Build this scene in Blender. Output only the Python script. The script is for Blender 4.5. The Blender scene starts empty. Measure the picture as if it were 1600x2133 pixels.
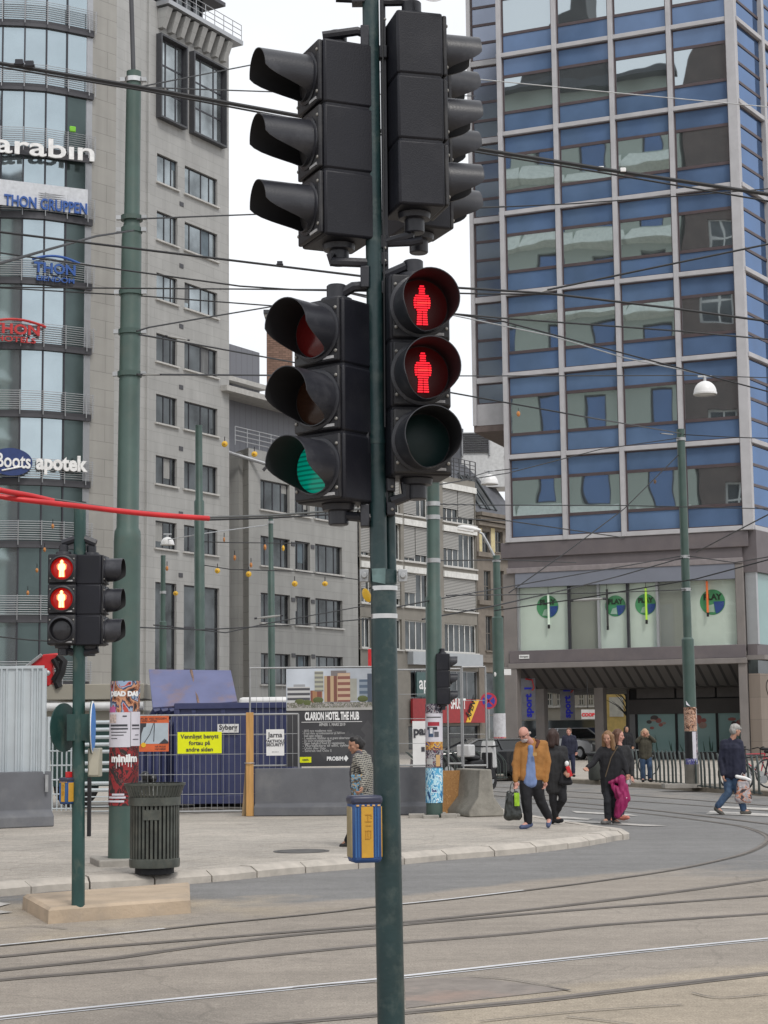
import bpy, bmesh, math, random
from mathutils import Vector, Matrix, noise
R0 = random.Random(7)
S = bpy.context.scene
COL = S.collection
rad = math.radians
# ------------------------------------------------------------------ camera model
FPX, EYE, PITCH, ROLL = 3700.0, 1.68, math.atan(451.5/3700.0), -0.0115
CR = Matrix.Rotation(math.pi/2+PITCH, 3, 'X') @ Matrix.Rotation(ROLL, 3, 'Z')
CC = Vector((0, 0, EYE))
def ray(px, py): return CR @ Vector(((px-800)/FPX, (1066.5-py)/FPX, -1))
def at(px, py, Y):
    d = ray(px, py); return CC + d*(Y/d.y)
def gr(px, py, z=0.0):
    d = ray(px, py); return CC + d*((z-EYE)/d.z)
def pix(p):
    d = CR.transposed() @ (Vector(p)-CC); return (800+FPX*d.x/-d.z, 1066.5-FPX*d.y/-d.z)
# ------------------------------------------------------------------ mesh builder
def frame_of(t):
    t = t.normalized(); a = Vector((0,0,1)) if abs(t.z) < .9 else Vector((0,1,0))
    u = t.cross(a).normalized(); return u, t.cross(u).normalized()
class MB:
    def __init__(s): s.v=[]; s.f=[]; s.m=[]; s.M=Matrix.Identity(4)
    def add(s, vs, fs, mi=0):
        b=len(s.v); s.v += [tuple(s.M@Vector(v)) for v in vs]
        for f in fs: s.f.append([b+i for i in f]); s.m.append(mi)
        return s
    def box(s,x0,x1,y0,y1,z0,z1,mi=0):
        return s.add([(x0,y0,z0),(x1,y0,z0),(x1,y1,z0),(x0,y1,z0),(x0,y0,z1),(x1,y0,z1),(x1,y1,z1),(x0,y1,z1)],
              [(0,3,2,1),(4,5,6,7),(0,1,5,4),(1,2,6,5),(2,3,7,6),(3,0,4,7)],mi)
    def quad(s,a,b,c,d,mi=0): return s.add([a,b,c,d],[(0,1,2,3)],mi)
    def tube(s,pts,r,n=10,mi=0,caps=True,closed=False):
        pts=[Vector(p) for p in pts]; k=len(pts)
        rs=r if isinstance(r,(list,tuple)) else [r]*k
        vs=[]; u=None
        for i,p in enumerate(pts):
            if closed: t=pts[(i+1)%k]-pts[i-1]
            else: t=pts[min(i+1,k-1)]-pts[max(i-1,0)]
            if t.length<1e-9: t=Vector((0,0,1))
            t.normalize()
            if u is None: u,_=frame_of(t)
            else:
                u=u-t*u.dot(t)
                if u.length<1e-6: u,_=frame_of(t)
                u.normalize()
            w=t.cross(u)
            for j in range(n):
                a=2*math.pi*j/n; vs.append(p+(u*math.cos(a)+w*math.sin(a))*rs[i])
        fs=[]
        for i in range(k if closed else k-1):
            i2=(i+1)%k
            for j in range(n):
                j2=(j+1)%n; fs.append((i*n+j,i*n+j2,i2*n+j2,i2*n+j))
        if caps and not closed: fs += [tuple(range(n))[::-1], tuple((k-1)*n+j for j in range(n))]
        return s.add(vs,fs,mi)
    def cap(s,p0,r0,p1,r1,n=12):          # tapered capsule with round ends
        p0=Vector(p0);p1=Vector(p1); t=(p1-p0)
        t=t.normalized() if t.length>1e-6 else Vector((0,0,1))
        pts=[];rs=[]
        for a in (88,60,30,0): pts.append(p0-t*r0*math.sin(rad(a))); rs.append(max(r0*math.cos(rad(a)),r0*.03))
        for a in (0,30,60,88): pts.append(p1+t*r1*math.sin(rad(a))); rs.append(max(r1*math.cos(rad(a)),r1*.03))
        pts[3]=p0; pts[4]=p1+t*1e-5
        return s.tube(pts,rs,n)
    def lathe(s,prof,n=24,M=None,mi=0,cap0=False,cap1=False):   # prof [(r,z)] around z
        M=M or Matrix.Identity(4); vs=[]
        for r,z in prof:
            for j in range(n):
                a=2*math.pi*j/n; vs.append(M@Vector((r*math.cos(a),r*math.sin(a),z)))
        k=len(prof); fs=[]
        for i in range(k-1):
            for j in range(n):
                j2=(j+1)%n; fs.append((i*n+j,i*n+j2,(i+1)*n+j2,(i+1)*n+j))
        if cap0: fs.append(tuple(range(n))[::-1])
        if cap1: fs.append(tuple((k-1)*n+j for j in range(n)))
        return s.add(vs,fs,mi)
    def prism(s,poly,y0,y1,mi=0):          # poly in (x,z), extruded along y
        n=len(poly); a=sum(poly[i][0]*poly[(i+1)%n][1]-poly[(i+1)%n][0]*poly[i][1] for i in range(n))
        if a<0: poly=poly[::-1]
        vs=[(x,y0,z) for x,z in poly]+[(x,y1,z) for x,z in poly]
        fs=[tuple(range(n)),tuple(range(n,2*n))[::-1]]
        for i in range(n):
            j=(i+1)%n; fs.append((j,i,n+i,n+j))
        return s.add(vs,fs,mi)
    def ell(s,c,r,M=None,nu=16,nv=10,mi=0):
        M=M or Matrix.Identity(3); c=Vector(c); vs=[];fs=[]
        for i in range(nv+1):
            t=math.pi*i/nv; t=min(max(t,.02),math.pi-.02)
            for j in range(nu):
                a=2*math.pi*j/nu
                vs.append(c+M@Vector((r[0]*math.sin(t)*math.cos(a),r[1]*math.sin(t)*math.sin(a),r[2]*math.cos(t))))
        for i in range(nv):
            for j in range(nu):
                j2=(j+1)%nu; fs.append((i*nu+j,(i+1)*nu+j,(i+1)*nu+j2,i*nu+j2))
        fs.append(tuple(range(nu))); fs.append(tuple(nv*nu+j for j in range(nu))[::-1])
        return s.add(vs,fs,mi)
    def mesh(s,name,mats):
        me=bpy.data.meshes.new(name); me.from_pydata(s.v,[],s.f)
        for m in (mats if isinstance(mats,(list,tuple)) else [mats]): me.materials.append(m)
        me.polygons.foreach_set('material_index',s.m)
        me.polygons.foreach_set('use_smooth',[True]*len(s.f))
        me.update(); me.set_sharp_from_angle(angle=rad(38))
        return me
    def build(s,name,mats,parent=None,W=None,bevel=0,L=None):
        o=bpy.data.objects.new(name,s.mesh(name,mats)); COL.objects.link(o)
        put(o,parent,W,L)
        if bevel:
            b=o.modifiers.new('Bevel','BEVEL'); b.width=bevel; b.segments=2; b.limit_method='ANGLE'; b.angle_limit=rad(40); b.harden_normals=False
        return o
def wm(o):
    M=o.matrix_basis.copy()
    while o.parent: o=o.parent; M=o.matrix_basis@M
    return M
def put(o,parent=None,W=None,L=None):
    if parent: o.parent=parent
    if L is not None: o.matrix_basis=L
    elif W is not None: o.matrix_basis=(wm(parent).inverted() if parent else Matrix.Identity(4))@W
def tag(o,label,cat,group=None,kind=None):
    if label: o['label']=label
    if cat: o['category']=cat
    if group: o['group']=group
    if kind: o['kind']=kind
    return o
def thing(name,label,cat,loc=(0,0,0),rz=0,group=None):
    o=bpy.data.objects.new(name,None); COL.objects.link(o); o.empty_display_size=.2
    o.matrix_basis=Matrix.Translation(Vector(loc))@Matrix.Rotation(rz,4,'Z')
    return tag(o,label,cat,group)
def struct(o): o['kind']='structure'; return o
def dup(o,parent=None):
    c=o.copy(); COL.objects.link(c); c.parent=parent
    for ch in KIDS(o): dup(ch,c)
    return c
def KIDS(o): return [x for x in COL.objects if x.parent is o]
def T(x,y,z): return Matrix.Translation((x,y,z))
def RZ(a): return Matrix.Rotation(a,4,'Z')
def RX(a): return Matrix.Rotation(a,4,'X')
def RY(a): return Matrix.Rotation(a,4,'Y')
def text(body,size,mat,parent,L=None,W=None,extrude=.004,bold=0,align='LEFT',name='lettering',width=None,shear=0):
    cu=bpy.data.curves.new('t','FONT'); cu.body=body; cu.size=size; cu.extrude=extrude; cu.offset=bold; cu.align_x=align; cu.shear=shear
    cu.resolution_u=3
    o=bpy.data.objects.new('t',cu); COL.objects.link(o)
    bpy.context.view_layer.update()
    me=bpy.data.meshes.new_from_object(o.evaluated_get(bpy.context.evaluated_depsgraph_get()))
    bpy.data.objects.remove(o)
    sx=1
    if width and me.vertices:
        xs=[v.co.x for v in me.vertices]; sx=width/(max(xs)-min(xs))
    me.transform(RX(math.pi/2)@Matrix.Diagonal((sx,1,1,1)))
    me.materials.clear(); me.materials.append(mat); me.name=name
    ob=bpy.data.objects.new(name,me); COL.objects.link(ob); put(ob,parent,W,L); return ob
class Fac:                                  # a vertical facade: x along it, -y outward, z up
    def __init__(s,a,b):
        a=Vector((a[0],a[1]));b=Vector((b[0],b[1])); d=(b-a); s.w=d.length; d.normalize()
        s.a=a; s.d=d; s.ang=math.atan2(d.y,d.x); s.M=T(a.x,a.y,0)@RZ(s.ang); s.n=Vector((d.y,-d.x,0))
    def sz(s,px,py):
        r=ray(px,py); n=s.n; t=(Vector((s.a.x,s.a.y,0))-CC).dot(n)/r.dot(n); p=CC+r*t
        q=s.M.inverted()@p; return q.x,q.z
    def z(s,px,py): return s.sz(px,py)[1]
    def x(s,px,py): return s.sz(px,py)[0]
def wall(mb,x0,x1,z0,z1,holes,depth=.2,y=0,mi=0,mr=None):
    mr=mi if mr is None else mr
    xs=sorted({x0,x1,*[h[0] for h in holes],*[h[1] for h in holes]}); xs=[x for x in xs if x0-1e-6<=x<=x1+1e-6]
    zs=sorted({z0,z1,*[h[2] for h in holes],*[h[3] for h in holes]}); zs=[z for z in zs if z0-1e-6<=z<=z1+1e-6]
    for i in range(len(xs)-1):
        for j in range(len(zs)-1):
            cx=(xs[i]+xs[i+1])/2; cz=(zs[j]+zs[j+1])/2
            if any(h[0]<cx<h[1] and h[2]<cz<h[3] for h in holes): continue
            mb.quad((xs[i],y,zs[j]),(xs[i+1],y,zs[j]),(xs[i+1],y,zs[j+1]),(xs[i],y,zs[j+1]),mi)
    for a,b,c,d in holes:
        e=y+depth
        mb.quad((a,y,c),(a,e,c),(b,e,c),(b,y,c),mr); mb.quad((a,y,d),(b,y,d),(b,e,d),(a,e,d),mr)
        mb.quad((a,y,c),(a,y,d),(a,e,d),(a,e,c),mr); mb.quad((b,y,c),(b,e,c),(b,e,d),(b,y,d),mr)
    return mb
_wc={}
def window(parent,FM,x0,x1,z0,z1,depth,fm,gm,nv=2,nh=0,fw=.06,sill=None,name='window',vs=None,curtain=None):
    w=x1-x0;h=z1-z0; key=(round(w,2),round(h,2),fm.name,gm.name,nv,nh,fw,sill.name if sill else 0,tuple(vs or ()))
    if key not in _wc:
        a=MB(); d=.05
        a.box(0,fw,-d,d,0,h);a.box(w-fw,w,-d,d,0,h);a.box(fw,w-fw,-d,d,0,fw);a.box(fw,w-fw,-d,d,h-fw,h)
        cuts=vs if vs else [i/nv for i in range(1,nv)]
        for c in cuts: a.box(c*w-fw/2,c*w+fw/2,-d*.9,d*.9,fw,h-fw)
        hs=[i/(nh+1) for i in range(1,nh+1)]
        for c in hs: a.box(fw,w-fw,-d*.8,d*.8,c*h-fw/2,c*h+fw/2)
        g=MB().box(fw*.5,w-fw*.5,-.012,.012,fw*.5,h-fw*.5)
        s_=None
        if sill: s_=MB().box(-.12,w+.12,-depth-.14,-.06,-.10,-.003).mesh('sill',sill)
        _wc[key]=(a.mesh(name,fm),g.mesh('pane',gm),s_)
    fm_,gm_,sm_=_wc[key]
    o=bpy.data.objects.new(name,fm_); COL.objects.link(o); put(o,parent,FM@T(x0,depth,z0))
    p=bpy.data.objects.new('pane',gm_); COL.objects.link(p); p.parent=o
    if sm_:
        q=bpy.data.objects.new('sill',sm_); COL.objects.link(q); q.parent=o
    if curtain and R0.random()<.5:
        cs=[0]+(vs or [i/nv for i in range(1,nv)])+[1]; k=R0.randrange(len(cs)-1); hh=h*R0.choice((.3,.5,.75,.95))
        MB().box(cs[k]*w+fw*.5,cs[k+1]*w-fw*.5,-.022,-.014,h-fw-hh*.93,h-fw).build('blind',R0.choice(curtain),o)
    return o
# ------------------------------------------------------------------ materials
def nt(m): return m.node_tree.nodes, m.node_tree.links
def pm(name,col,rough=.6,metal=0,var=.12,sc=4,bump=0,bsc=30,dirt=None,dsc=1.5,damt=.5,emit=None,es=1,coat=0,spec=.5,col2=None,stretch=None,alpha=1):
    m=bpy.data.materials.new(name); m.use_nodes=True; N,L=nt(m); b=N['Principled BSDF']
    b.inputs['Roughness'].default_value=rough; b.inputs['Metallic'].default_value=metal
    b.inputs['Specular IOR Level'].default_value=spec
    if coat: b.inputs['Coat Weight'].default_value=coat
    tc=N.new('ShaderNodeTexCoord'); oi=N.new('ShaderNodeObjectInfo')
    ad=N.new('ShaderNodeVectorMath'); ad.operation='MULTIPLY_ADD'
    ad.inputs[1].default_value=stretch or (1,1,1)
    cm=N.new('ShaderNodeCombineXYZ'); mu=N.new('ShaderNodeMath'); mu.operation='MULTIPLY'; mu.inputs[1].default_value=37
    L.new(oi.outputs['Random'],mu.inputs[0]); L.new(mu.outputs[0],cm.inputs[0]); L.new(mu.outputs[0],cm.inputs[2])
    L.new(tc.outputs['Object'],ad.inputs[0]); L.new(cm.outputs[0],ad.inputs[2])
    V=ad.outputs[0]
    n=N.new('ShaderNodeTexNoise'); n.inputs['Scale'].default_value=sc; n.inputs['Detail'].default_value=5; L.new(V,n.inputs['Vector'])
    r=N.new('ShaderNodeValToRGB'); e=r.color_ramp.elements
    c2=col2 or tuple(min(1,c*(1+var)) for c in col); c1=tuple(c*(1-var) for c in col)
    e[0].position=.3;e[0].color=(*c1,1);e[1].position=.7;e[1].color=(*c2,1)
    L.new(n.outputs['Fac'],r.inputs[0]); out=r.outputs[0]
    if dirt:
        n2=N.new('ShaderNodeTexNoise'); n2.inputs['Scale'].default_value=dsc; n2.inputs['Detail'].default_value=8; n2.inputs['Roughness'].default_value=.65; L.new(V,n2.inputs['Vector'])
        r2=N.new('ShaderNodeValToRGB'); r2.color_ramp.elements[0].position=.5; r2.color_ramp.elements[1].position=.68
        r2.color_ramp.elements[1].color=(damt,damt,damt,1); L.new(n2.outputs['Fac'],r2.inputs[0])
        mx=N.new('ShaderNodeMix'); mx.data_type='RGBA'; L.new(r2.outputs[0],mx.inputs[0]); L.new(out,mx.inputs[6]); mx.inputs[7].default_value=(*dirt,1); out=mx.outputs[2]
    L.new(out,b.inputs['Base Color'])
    if bump:
        n3=N.new('ShaderNodeTexNoise'); n3.inputs['Scale'].default_value=bsc; n3.inputs['Detail'].default_value=4; L.new(V,n3.inputs['Vector'])
        bp=N.new('ShaderNodeBump'); bp.inputs['Strength'].default_value=bump; bp.inputs['Distance'].default_value=.02
        L.new(n3.outputs['Fac'],bp.inputs['Height']); L.new(bp.outputs[0],b.inputs['Normal'])
    if emit: b.inputs['Emission Color'].default_value=(*emit,1); b.inputs['Emission Strength'].default_value=es
    return m
def stone(name,col,bw,bh,mort=.5,ms=.012,var=.08,rough=.8,off=.5):
    m=bpy.data.materials.new(name); m.use_nodes=True; N,L=nt(m); b=N['Principled BSDF']; b.inputs['Roughness'].default_value=rough
    tc=N.new('ShaderNodeTexCoord'); sp=N.new('ShaderNodeSeparateXYZ'); L.new(tc.outputs['Object'],sp.inputs[0])
    a=N.new('ShaderNodeMath'); L.new(sp.outputs[0],a.inputs[0]); L.new(sp.outputs[1],a.inputs[1])
    c=N.new('ShaderNodeCombineXYZ'); L.new(a.outputs[0],c.inputs[0]); L.new(sp.outputs[2],c.inputs[1])
    k=N.new('ShaderNodeTexBrick'); k.offset=off; k.inputs['Scale'].default_value=1; k.inputs['Brick Width'].default_value=bw; k.inputs['Row Height'].default_value=bh
    k.inputs['Mortar Size'].default_value=ms; k.inputs['Mortar Smooth'].default_value=.1
    k.inputs['Color1'].default_value=(*[x*(1-var) for x in col],1); k.inputs['Color2'].default_value=(*[x*(1+var) for x in col],1); k.inputs['Mortar'].default_value=(*[x*mort for x in col],1)
    L.new(c.outputs[0],k.inputs['Vector'])
    n=N.new('ShaderNodeTexNoise'); n.inputs['Scale'].default_value=.6; n.inputs['Detail'].default_value=7; L.new(tc.outputs['Object'],n.inputs['Vector'])
    mp=N.new('ShaderNodeMapRange'); mp.inputs['From Min'].default_value=.3; mp.inputs['From Max'].default_value=.7; mp.inputs['To Min'].default_value=.93; mp.inputs['To Max'].default_value=1.06; L.new(n.outputs['Fac'],mp.inputs[0])
    mx=N.new('ShaderNodeVectorMath'); mx.operation='SCALE'; ns=N.new('ShaderNodeTexNoise'); ns.inputs['Scale'].default_value=1; ns.inputs['Detail'].default_value=6; vm=N.new('ShaderNodeVectorMath'); vm.operation='MULTIPLY'; vm.inputs[1].default_value=(1.6,1.6,.12); L.new(tc.outputs['Object'],vm.inputs[0]); L.new(vm.outputs[0],ns.inputs['Vector']); m3=N.new('ShaderNodeMapRange'); m3.inputs[1].default_value=.35; m3.inputs[2].default_value=.65; m3.inputs[3].default_value=.92; m3.inputs[4].default_value=1.04; L.new(ns.outputs['Fac'],m3.inputs[0]); m4=N.new('ShaderNodeMath'); m4.operation='MULTIPLY'; L.new(mp.outputs[0],m4.inputs[0]); L.new(m3.outputs[0],m4.inputs[1]); L.new(k.outputs['Color'],mx.inputs[0]); L.new(m4.outputs[0],mx.inputs['Scale']); L.new(mx.outputs[0],b.inputs['Base Color'])
    bp=N.new('ShaderNodeBump'); bp.inputs['Strength'].default_value=.4; bp.inputs['Distance'].default_value=.01; bp.invert=True; L.new(k.outputs['Fac'],bp.inputs['Height']); L.new(bp.outputs[0],b.inputs['Normal'])
    return m
def glass(name,col,rough=.03,metal=.85,wob=.0,wsc=.6,var=.1):
    m=pm(name,col,rough,metal,var,.5,wob,wsc)
    return m
def stripes(name,cols,freq,axis=2,rough=.5,emit=0,thr=.5):      # two-colour stripes along an object axis
    m=bpy.data.materials.new(name); m.use_nodes=True; N,L=nt(m); b=N['Principled BSDF']; b.inputs['Roughness'].default_value=rough
    tc=N.new('ShaderNodeTexCoord'); sp=N.new('ShaderNodeSeparateXYZ'); L.new(tc.outputs['Object'],sp.inputs[0])
    mu=N.new('ShaderNodeMath'); mu.operation='MULTIPLY'; mu.inputs[1].default_value=freq; L.new(sp.outputs[axis],mu.inputs[0])
    fr=N.new('ShaderNodeMath'); fr.operation='FRACT'; L.new(mu.outputs[0],fr.inputs[0])
    r=N.new('ShaderNodeValToRGB'); r.color_ramp.interpolation='CONSTANT'; r.color_ramp.elements[0].color=(*cols[0],1); r.color_ramp.elements[1].color=(*cols[1],1); r.color_ramp.elements[1].position=thr
    L.new(fr.outputs[0],r.inputs[0]); L.new(r.outputs[0],b.inputs['Base Color'])
    if emit: L.new(r.outputs[0],b.inputs['Emission Color']); b.inputs['Emission Strength'].default_value=emit
    return m
def collage(name,cols,sc=9,rough=.7,stretch=(1,1,1),bright=1):          # torn, overprinted poster paper
    m=bpy.data.materials.new(name); m.use_nodes=True; N,L=nt(m); b=N['Principled BSDF']; b.inputs['Roughness'].default_value=rough
    tc=N.new('ShaderNodeTexCoord'); mp=N.new('ShaderNodeMapping'); mp.inputs['Scale'].default_value=stretch; L.new(tc.outputs['Object'],mp.inputs[0])
    n=N.new('ShaderNodeTexNoise'); n.inputs['Scale'].default_value=sc; n.inputs['Detail'].default_value=3; n.inputs['Distortion'].default_value=1.6; L.new(mp.outputs[0],n.inputs['Vector'])
    r=N.new('ShaderNodeValToRGB'); r.color_ramp.interpolation='CONSTANT'; E=r.color_ramp.elements
    k=len(cols)
    for i,c in enumerate(cols):
        p=.3+.4*i/k if i else 0
        if i<2: e=E[i]; e.position=p
        else: e=E.new(p)
        e.color=(*c,1)
    L.new(n.outputs['Fac'],r.inputs[0]); L.new(r.outputs[0],b.inputs['Base Color'])
    return m
# ------------------------------------------------------------------ camera, sky, sun
cam=bpy.data.cameras.new('Camera'); co=bpy.data.objects.new('Camera',cam); COL.objects.link(co); S.camera=co
cam.sensor_fit='VERTICAL'; cam.sensor_height=36; cam.lens=FPX/2133*36; cam.clip_start=.1; cam.clip_end=3000
co.matrix_basis=Matrix.Translation(CC)@CR.to_4x4()
w=bpy.data.worlds.new('World'); S.world=w; w.use_nodes=True; N,L=w.node_tree.nodes,w.node_tree.links
bg=N['Background']; sky=N.new('ShaderNodeTexSky'); sky.sky_type='NISHITA'; sky.sun_disc=False
SUN_EL,SUN_AZ=rad(52),rad(155)            # direction the light comes from (azimuth from +Y, clockwise)
sky.sun_elevation=SUN_EL; sky.sun_rotation=SUN_AZ; sky.air_density=1; sky.dust_density=3
tc=N.new('ShaderNodeTexCoord'); n=N.new('ShaderNodeTexNoise'); n.inputs['Scale'].default_value=2.2; n.inputs['Detail'].default_value=6
mp=N.new('ShaderNodeMapping'); mp.inputs['Scale'].default_value=(1,1,2.5); L.new(tc.outputs['Generated'],mp.inputs[0]); L.new(mp.outputs[0],n.inputs['Vector'])
cr=N.new('ShaderNodeValToRGB'); cr.color_ramp.elements[0].position=.3; cr.color_ramp.elements[0].color=(8.6,8.9,9.3,1); cr.color_ramp.elements[1].position=.65; cr.color_ramp.elements[1].color=(10.6,10.7,10.9,1)
L.new(n.outputs['Fac'],cr.inputs[0])
mx=N.new('ShaderNodeMix'); mx.data_type='RGBA'; mx.inputs[0].default_value=.9; L.new(sky.outputs[0],mx.inputs[6]); L.new(cr.outputs[0],mx.inputs[7]); L.new(mx.outputs[2],bg.inputs[0])
bg.inputs['Strength'].default_value=.110
sl=bpy.data.lights.new('Sun','SUN'); so=bpy.data.objects.new('Sun',sl); COL.objects.link(so); sl.energy=1.5; sl.angle=rad(13); sl.color=(1,.96,.9)
dv=Vector((math.sin(SUN_AZ)*math.cos(SUN_EL),math.cos(SUN_AZ)*math.cos(SUN_EL),math.sin(SUN_EL)))
so.matrix_basis=dv.to_track_quat('Z','Y').to_matrix().to_4x4()
vs_=S.view_settings; vs_.view_transform='Standard'; vs_.look='None'; vs_.exposure=0; vs_.gamma=1; vs_.use_curve_mapping=False
S.cycles.max_bounces=8; S.cycles.use_denoising=True; S.cycles.caustics_reflective=False; S.cycles.caustics_refractive=False
# ------------------------------------------------------------------ materials
PG=pm('pole_green_paint',(.058,.10,.087),.45,0,.14,3,.05,60,dirt=(.09,.11,.09),dsc=5,damt=.35)
PGD=pm('signal_pole_paint',(.013,.036,.039),.40,0,.25,4,.08,50,dirt=(.085,.11,.10),dsc=13,damt=.42)
BLK=pm('signal_black_plastic',(.018,.019,.026),.42,0,.2,6,.06,90,dirt=(.06,.06,.07),dsc=4,damt=.35)
BLKM=pm('matt_black',(.008,.008,.010),.7,0,.2,6)
GALV=pm('galvanised_steel',(.42,.43,.44),.45,.55,.15,8,.05,60)
STEEL=pm('bright_steel_band',(.6,.6,.6),.3,.9,.1,12)
RUBBER=pm('rubber',(.015,.015,.016),.85)
WIRE=pm('cable_black',(.02,.021,.024),.6)
CONC=pm('concrete',(.33,.31,.28),.9,0,.14,5,.25,25,dirt=(.17,.16,.145),dsc=2,damt=.6)
CONCD=pm('painted_concrete_grey',(.135,.14,.155),.8,0,.1,3,.1,30,dirt=(.23,.23,.23),dsc=1.6,damt=.4)
WHITE=pm('white_paint',(.78,.78,.78),.5,0,.05,3)
REDP=pm('red_paint',(.55,.02,.025),.4,0,.15,5)
WOOD=pm('pine_timber',(.52,.29,.1),.7,0,.2,3,.1,30,stretch=(8,8,.7))
YEL=pm('yellow_plastic',(.8,.48,.03),.4,0,.08,5)
DKGREY=pm('dark_grey_metal',(.07,.072,.08),.5,.2,.12,4)
# ------------------------------------------------------------------ ground
def lerp_poly(pts,x):
    if x<=pts[0][0]: return pts[0][1]
    for (a,b),(c,d) in zip(pts,pts[1:]):
        if x<=c: return b+(d-b)*(x-a)/(c-a)
    return pts[-1][1]
def ground_mat(name,ca,cb,cd):
    m=bpy.data.materials.new(name); m.use_nodes=True; N,L=nt(m); b=N['Principled BSDF']; b.inputs['Roughness'].default_value=.85
    at_=N.new('ShaderNodeVertexColor'); at_.layer_name='wear'
    tc=N.new('ShaderNodeTexCoord'); V=tc.outputs['Object']
    def noise_(sc,det=6,ro=.6):
        n=N.new('ShaderNodeTexNoise'); n.inputs['Scale'].default_value=sc; n.inputs['Detail'].default_value=det; n.inputs['Roughness'].default_value=ro; L.new(V,n.inputs['Vector']); return n.outputs['Fac']
    def mr(i,a,b_,c,d):
        q=N.new('ShaderNodeMapRange'); q.inputs[1].default_value=a;q.inputs[2].default_value=b_;q.inputs[3].default_value=c;q.inputs[4].default_value=d; L.new(i,q.inputs[0]); return q.outputs[0]
    def mix(f,a,b_):
        q=N.new('ShaderNodeMix'); q.data_type='RGBA'
        L.new(f,q.inputs[0]) 
        for s_,v in ((6,a),(7,b_)):
            if isinstance(v,tuple): q.inputs[s_].default_value=(*v,1)
            else: L.new(v,q.inputs[s_])
        return q.outputs[2]
    sep=N.new('ShaderNodeSeparateColor'); L.new(at_.outputs['Color'],sep.inputs[0])
    def soft(ch,amt):
        a=N.new('ShaderNodeMath'); a.operation='ADD'; L.new(sep.outputs[ch],a.inputs[0]); L.new(mr(noise_(1.1,8,.7),.3,.7,-amt,amt),a.inputs[1]); a.use_clamp=True; return mr(a.outputs[0],.3,.7,0,1)
    base=mix(soft(0,.25),ca,cb); base=mix(soft(1,.3),base,cd)
    # patches, stains, aggregate
    v=N.new('ShaderNodeVectorMath'); v.operation='SCALE'; L.new(base,v.inputs[0])
    mu=N.new('ShaderNodeMath'); mu.operation='MULTIPLY'; L.new(mr(noise_(.35,7,.65),.3,.7,.84,1.12),mu.inputs[0]); L.new(mr(noise_(75,3,.6),.3,.7,.66,1.34),mu.inputs[1])
    mu2=N.new('ShaderNodeMath'); mu2.operation='MULTIPLY'; L.new(mu.outputs[0],mu2.inputs[0]); L.new(mr(noise_(4,8,.7),.35,.65,.9,1.07),mu2.inputs[1]); L.new(mu2.outputs[0],v.inputs['Scale'])
    # long faint tyre and dust streaks
    rt=N.new('ShaderNodeMapping'); rt.inputs['Rotation'].default_value=(0,0,rad(-33)); rt.inputs['Scale'].default_value=(.10,2.2,1); L.new(V,rt.inputs[0]); n5=N.new('ShaderNodeTexNoise'); n5.inputs['Scale'].default_value=1; n5.inputs['Detail'].default_value=7; n5.inputs['Roughness'].default_value=.7; L.new(rt.outputs[0],n5.inputs['Vector'])
    mu3=N.new('ShaderNodeMath'); mu3.operation='MULTIPLY'; L.new(mu2.outputs[0],mu3.inputs[0]); L.new(mr(n5.outputs['Fac'],.35,.65,.91,1.07),mu3.inputs[1]); mu4=N.new('ShaderNodeMath'); mu4.operation='MULTIPLY'; L.new(mu3.outputs[0],mu4.inputs[0]); L.new(mr(noise_(19,5,.8),.35,.65,.84,1.14),mu4.inputs[1]); L.new(mu4.outputs[0],v.inputs['Scale'])
    # wandering cracks
    n4=N.new('ShaderNodeTexNoise'); n4.inputs['Scale'].default_value=.8; n4.inputs['Detail'].default_value=3; L.new(V,n4.inputs['Vector'])
    ad=N.new('ShaderNodeVectorMath'); ad.operation='MULTIPLY_ADD'; ad.inputs[1].default_value=(1.2,1.2,0); L.new(n4.outputs['Color'],ad.inputs[0]); L.new(V,ad.inputs[2])
    vo=N.new('ShaderNodeTexVoronoi'); vo.feature='DISTANCE_TO_EDGE'; vo.inputs['Scale'].default_value=.28; L.new(ad.outputs[0],vo.inputs['Vector'])
    ck=mr(vo.outputs['Distance'],.0,.005,.28,0)
    L.new(mix(ck,v.outputs[0],tuple(c*.35 for c in ca)),b.inputs['Base Color'])
    bp=N.new('ShaderNodeBump'); bp.inputs['Strength'].default_value=.35; bp.inputs['Distance'].default_value=.01; L.new(noise_(70,3),bp.inputs['Height']); L.new(bp.outputs[0],b.inputs['Normal'])
    return m
ROADM=ground_mat('worn_road',(.305,.268,.228),(.20,.196,.192),(.37,.315,.245))
KERBF=[(-400,1898),(0,1868),(120,1856),(290,1848),(440,1838),(600,1822),(780,1807),(930,1792),(1090,1779),(1200,1766),(1255,1757),(1286,1751)]
ASPH=[(0,1885),(400,1900),(640,1885),(845,1868),(1100,1838),(1400,1812),(1530,1784),(1600,1765)]
def axis(a,b,dense0,dense1,step):
    v=[];x=dense0
    while x<dense1: v.append(x); x+=step
    x=dense1;s_=step
    while x<b: v.append(x); s_*=1.35; x+=s_
    v.append(b); x=dense0;s_=step
    while x>a: s_*=1.35; x-=s_; v.insert(0,max(x,a))
    return v
xs=axis(-900,900,-9,12,.17); ys=axis(-300,1500,7.5,42,.2)
bm=bpy.data.meshes.new('road'); vv=[(x,y,0) for y in ys for x in xs]; nx=len(xs)
ff=[(j*nx+i,j*nx+i+1,(j+1)*nx+i+1,(j+1)*nx+i) for j in range(len(ys)-1) for i in range(nx-1)]
bm.from_pydata(vv,[],ff); ca=bm.color_attributes.new('wear','FLOAT_COLOR','POINT')
def sst(a,b,x): t=min(max((x-a)/(b-a),0),1); return t*t*(3-2*t)
isl=gr(240,1890)
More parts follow.
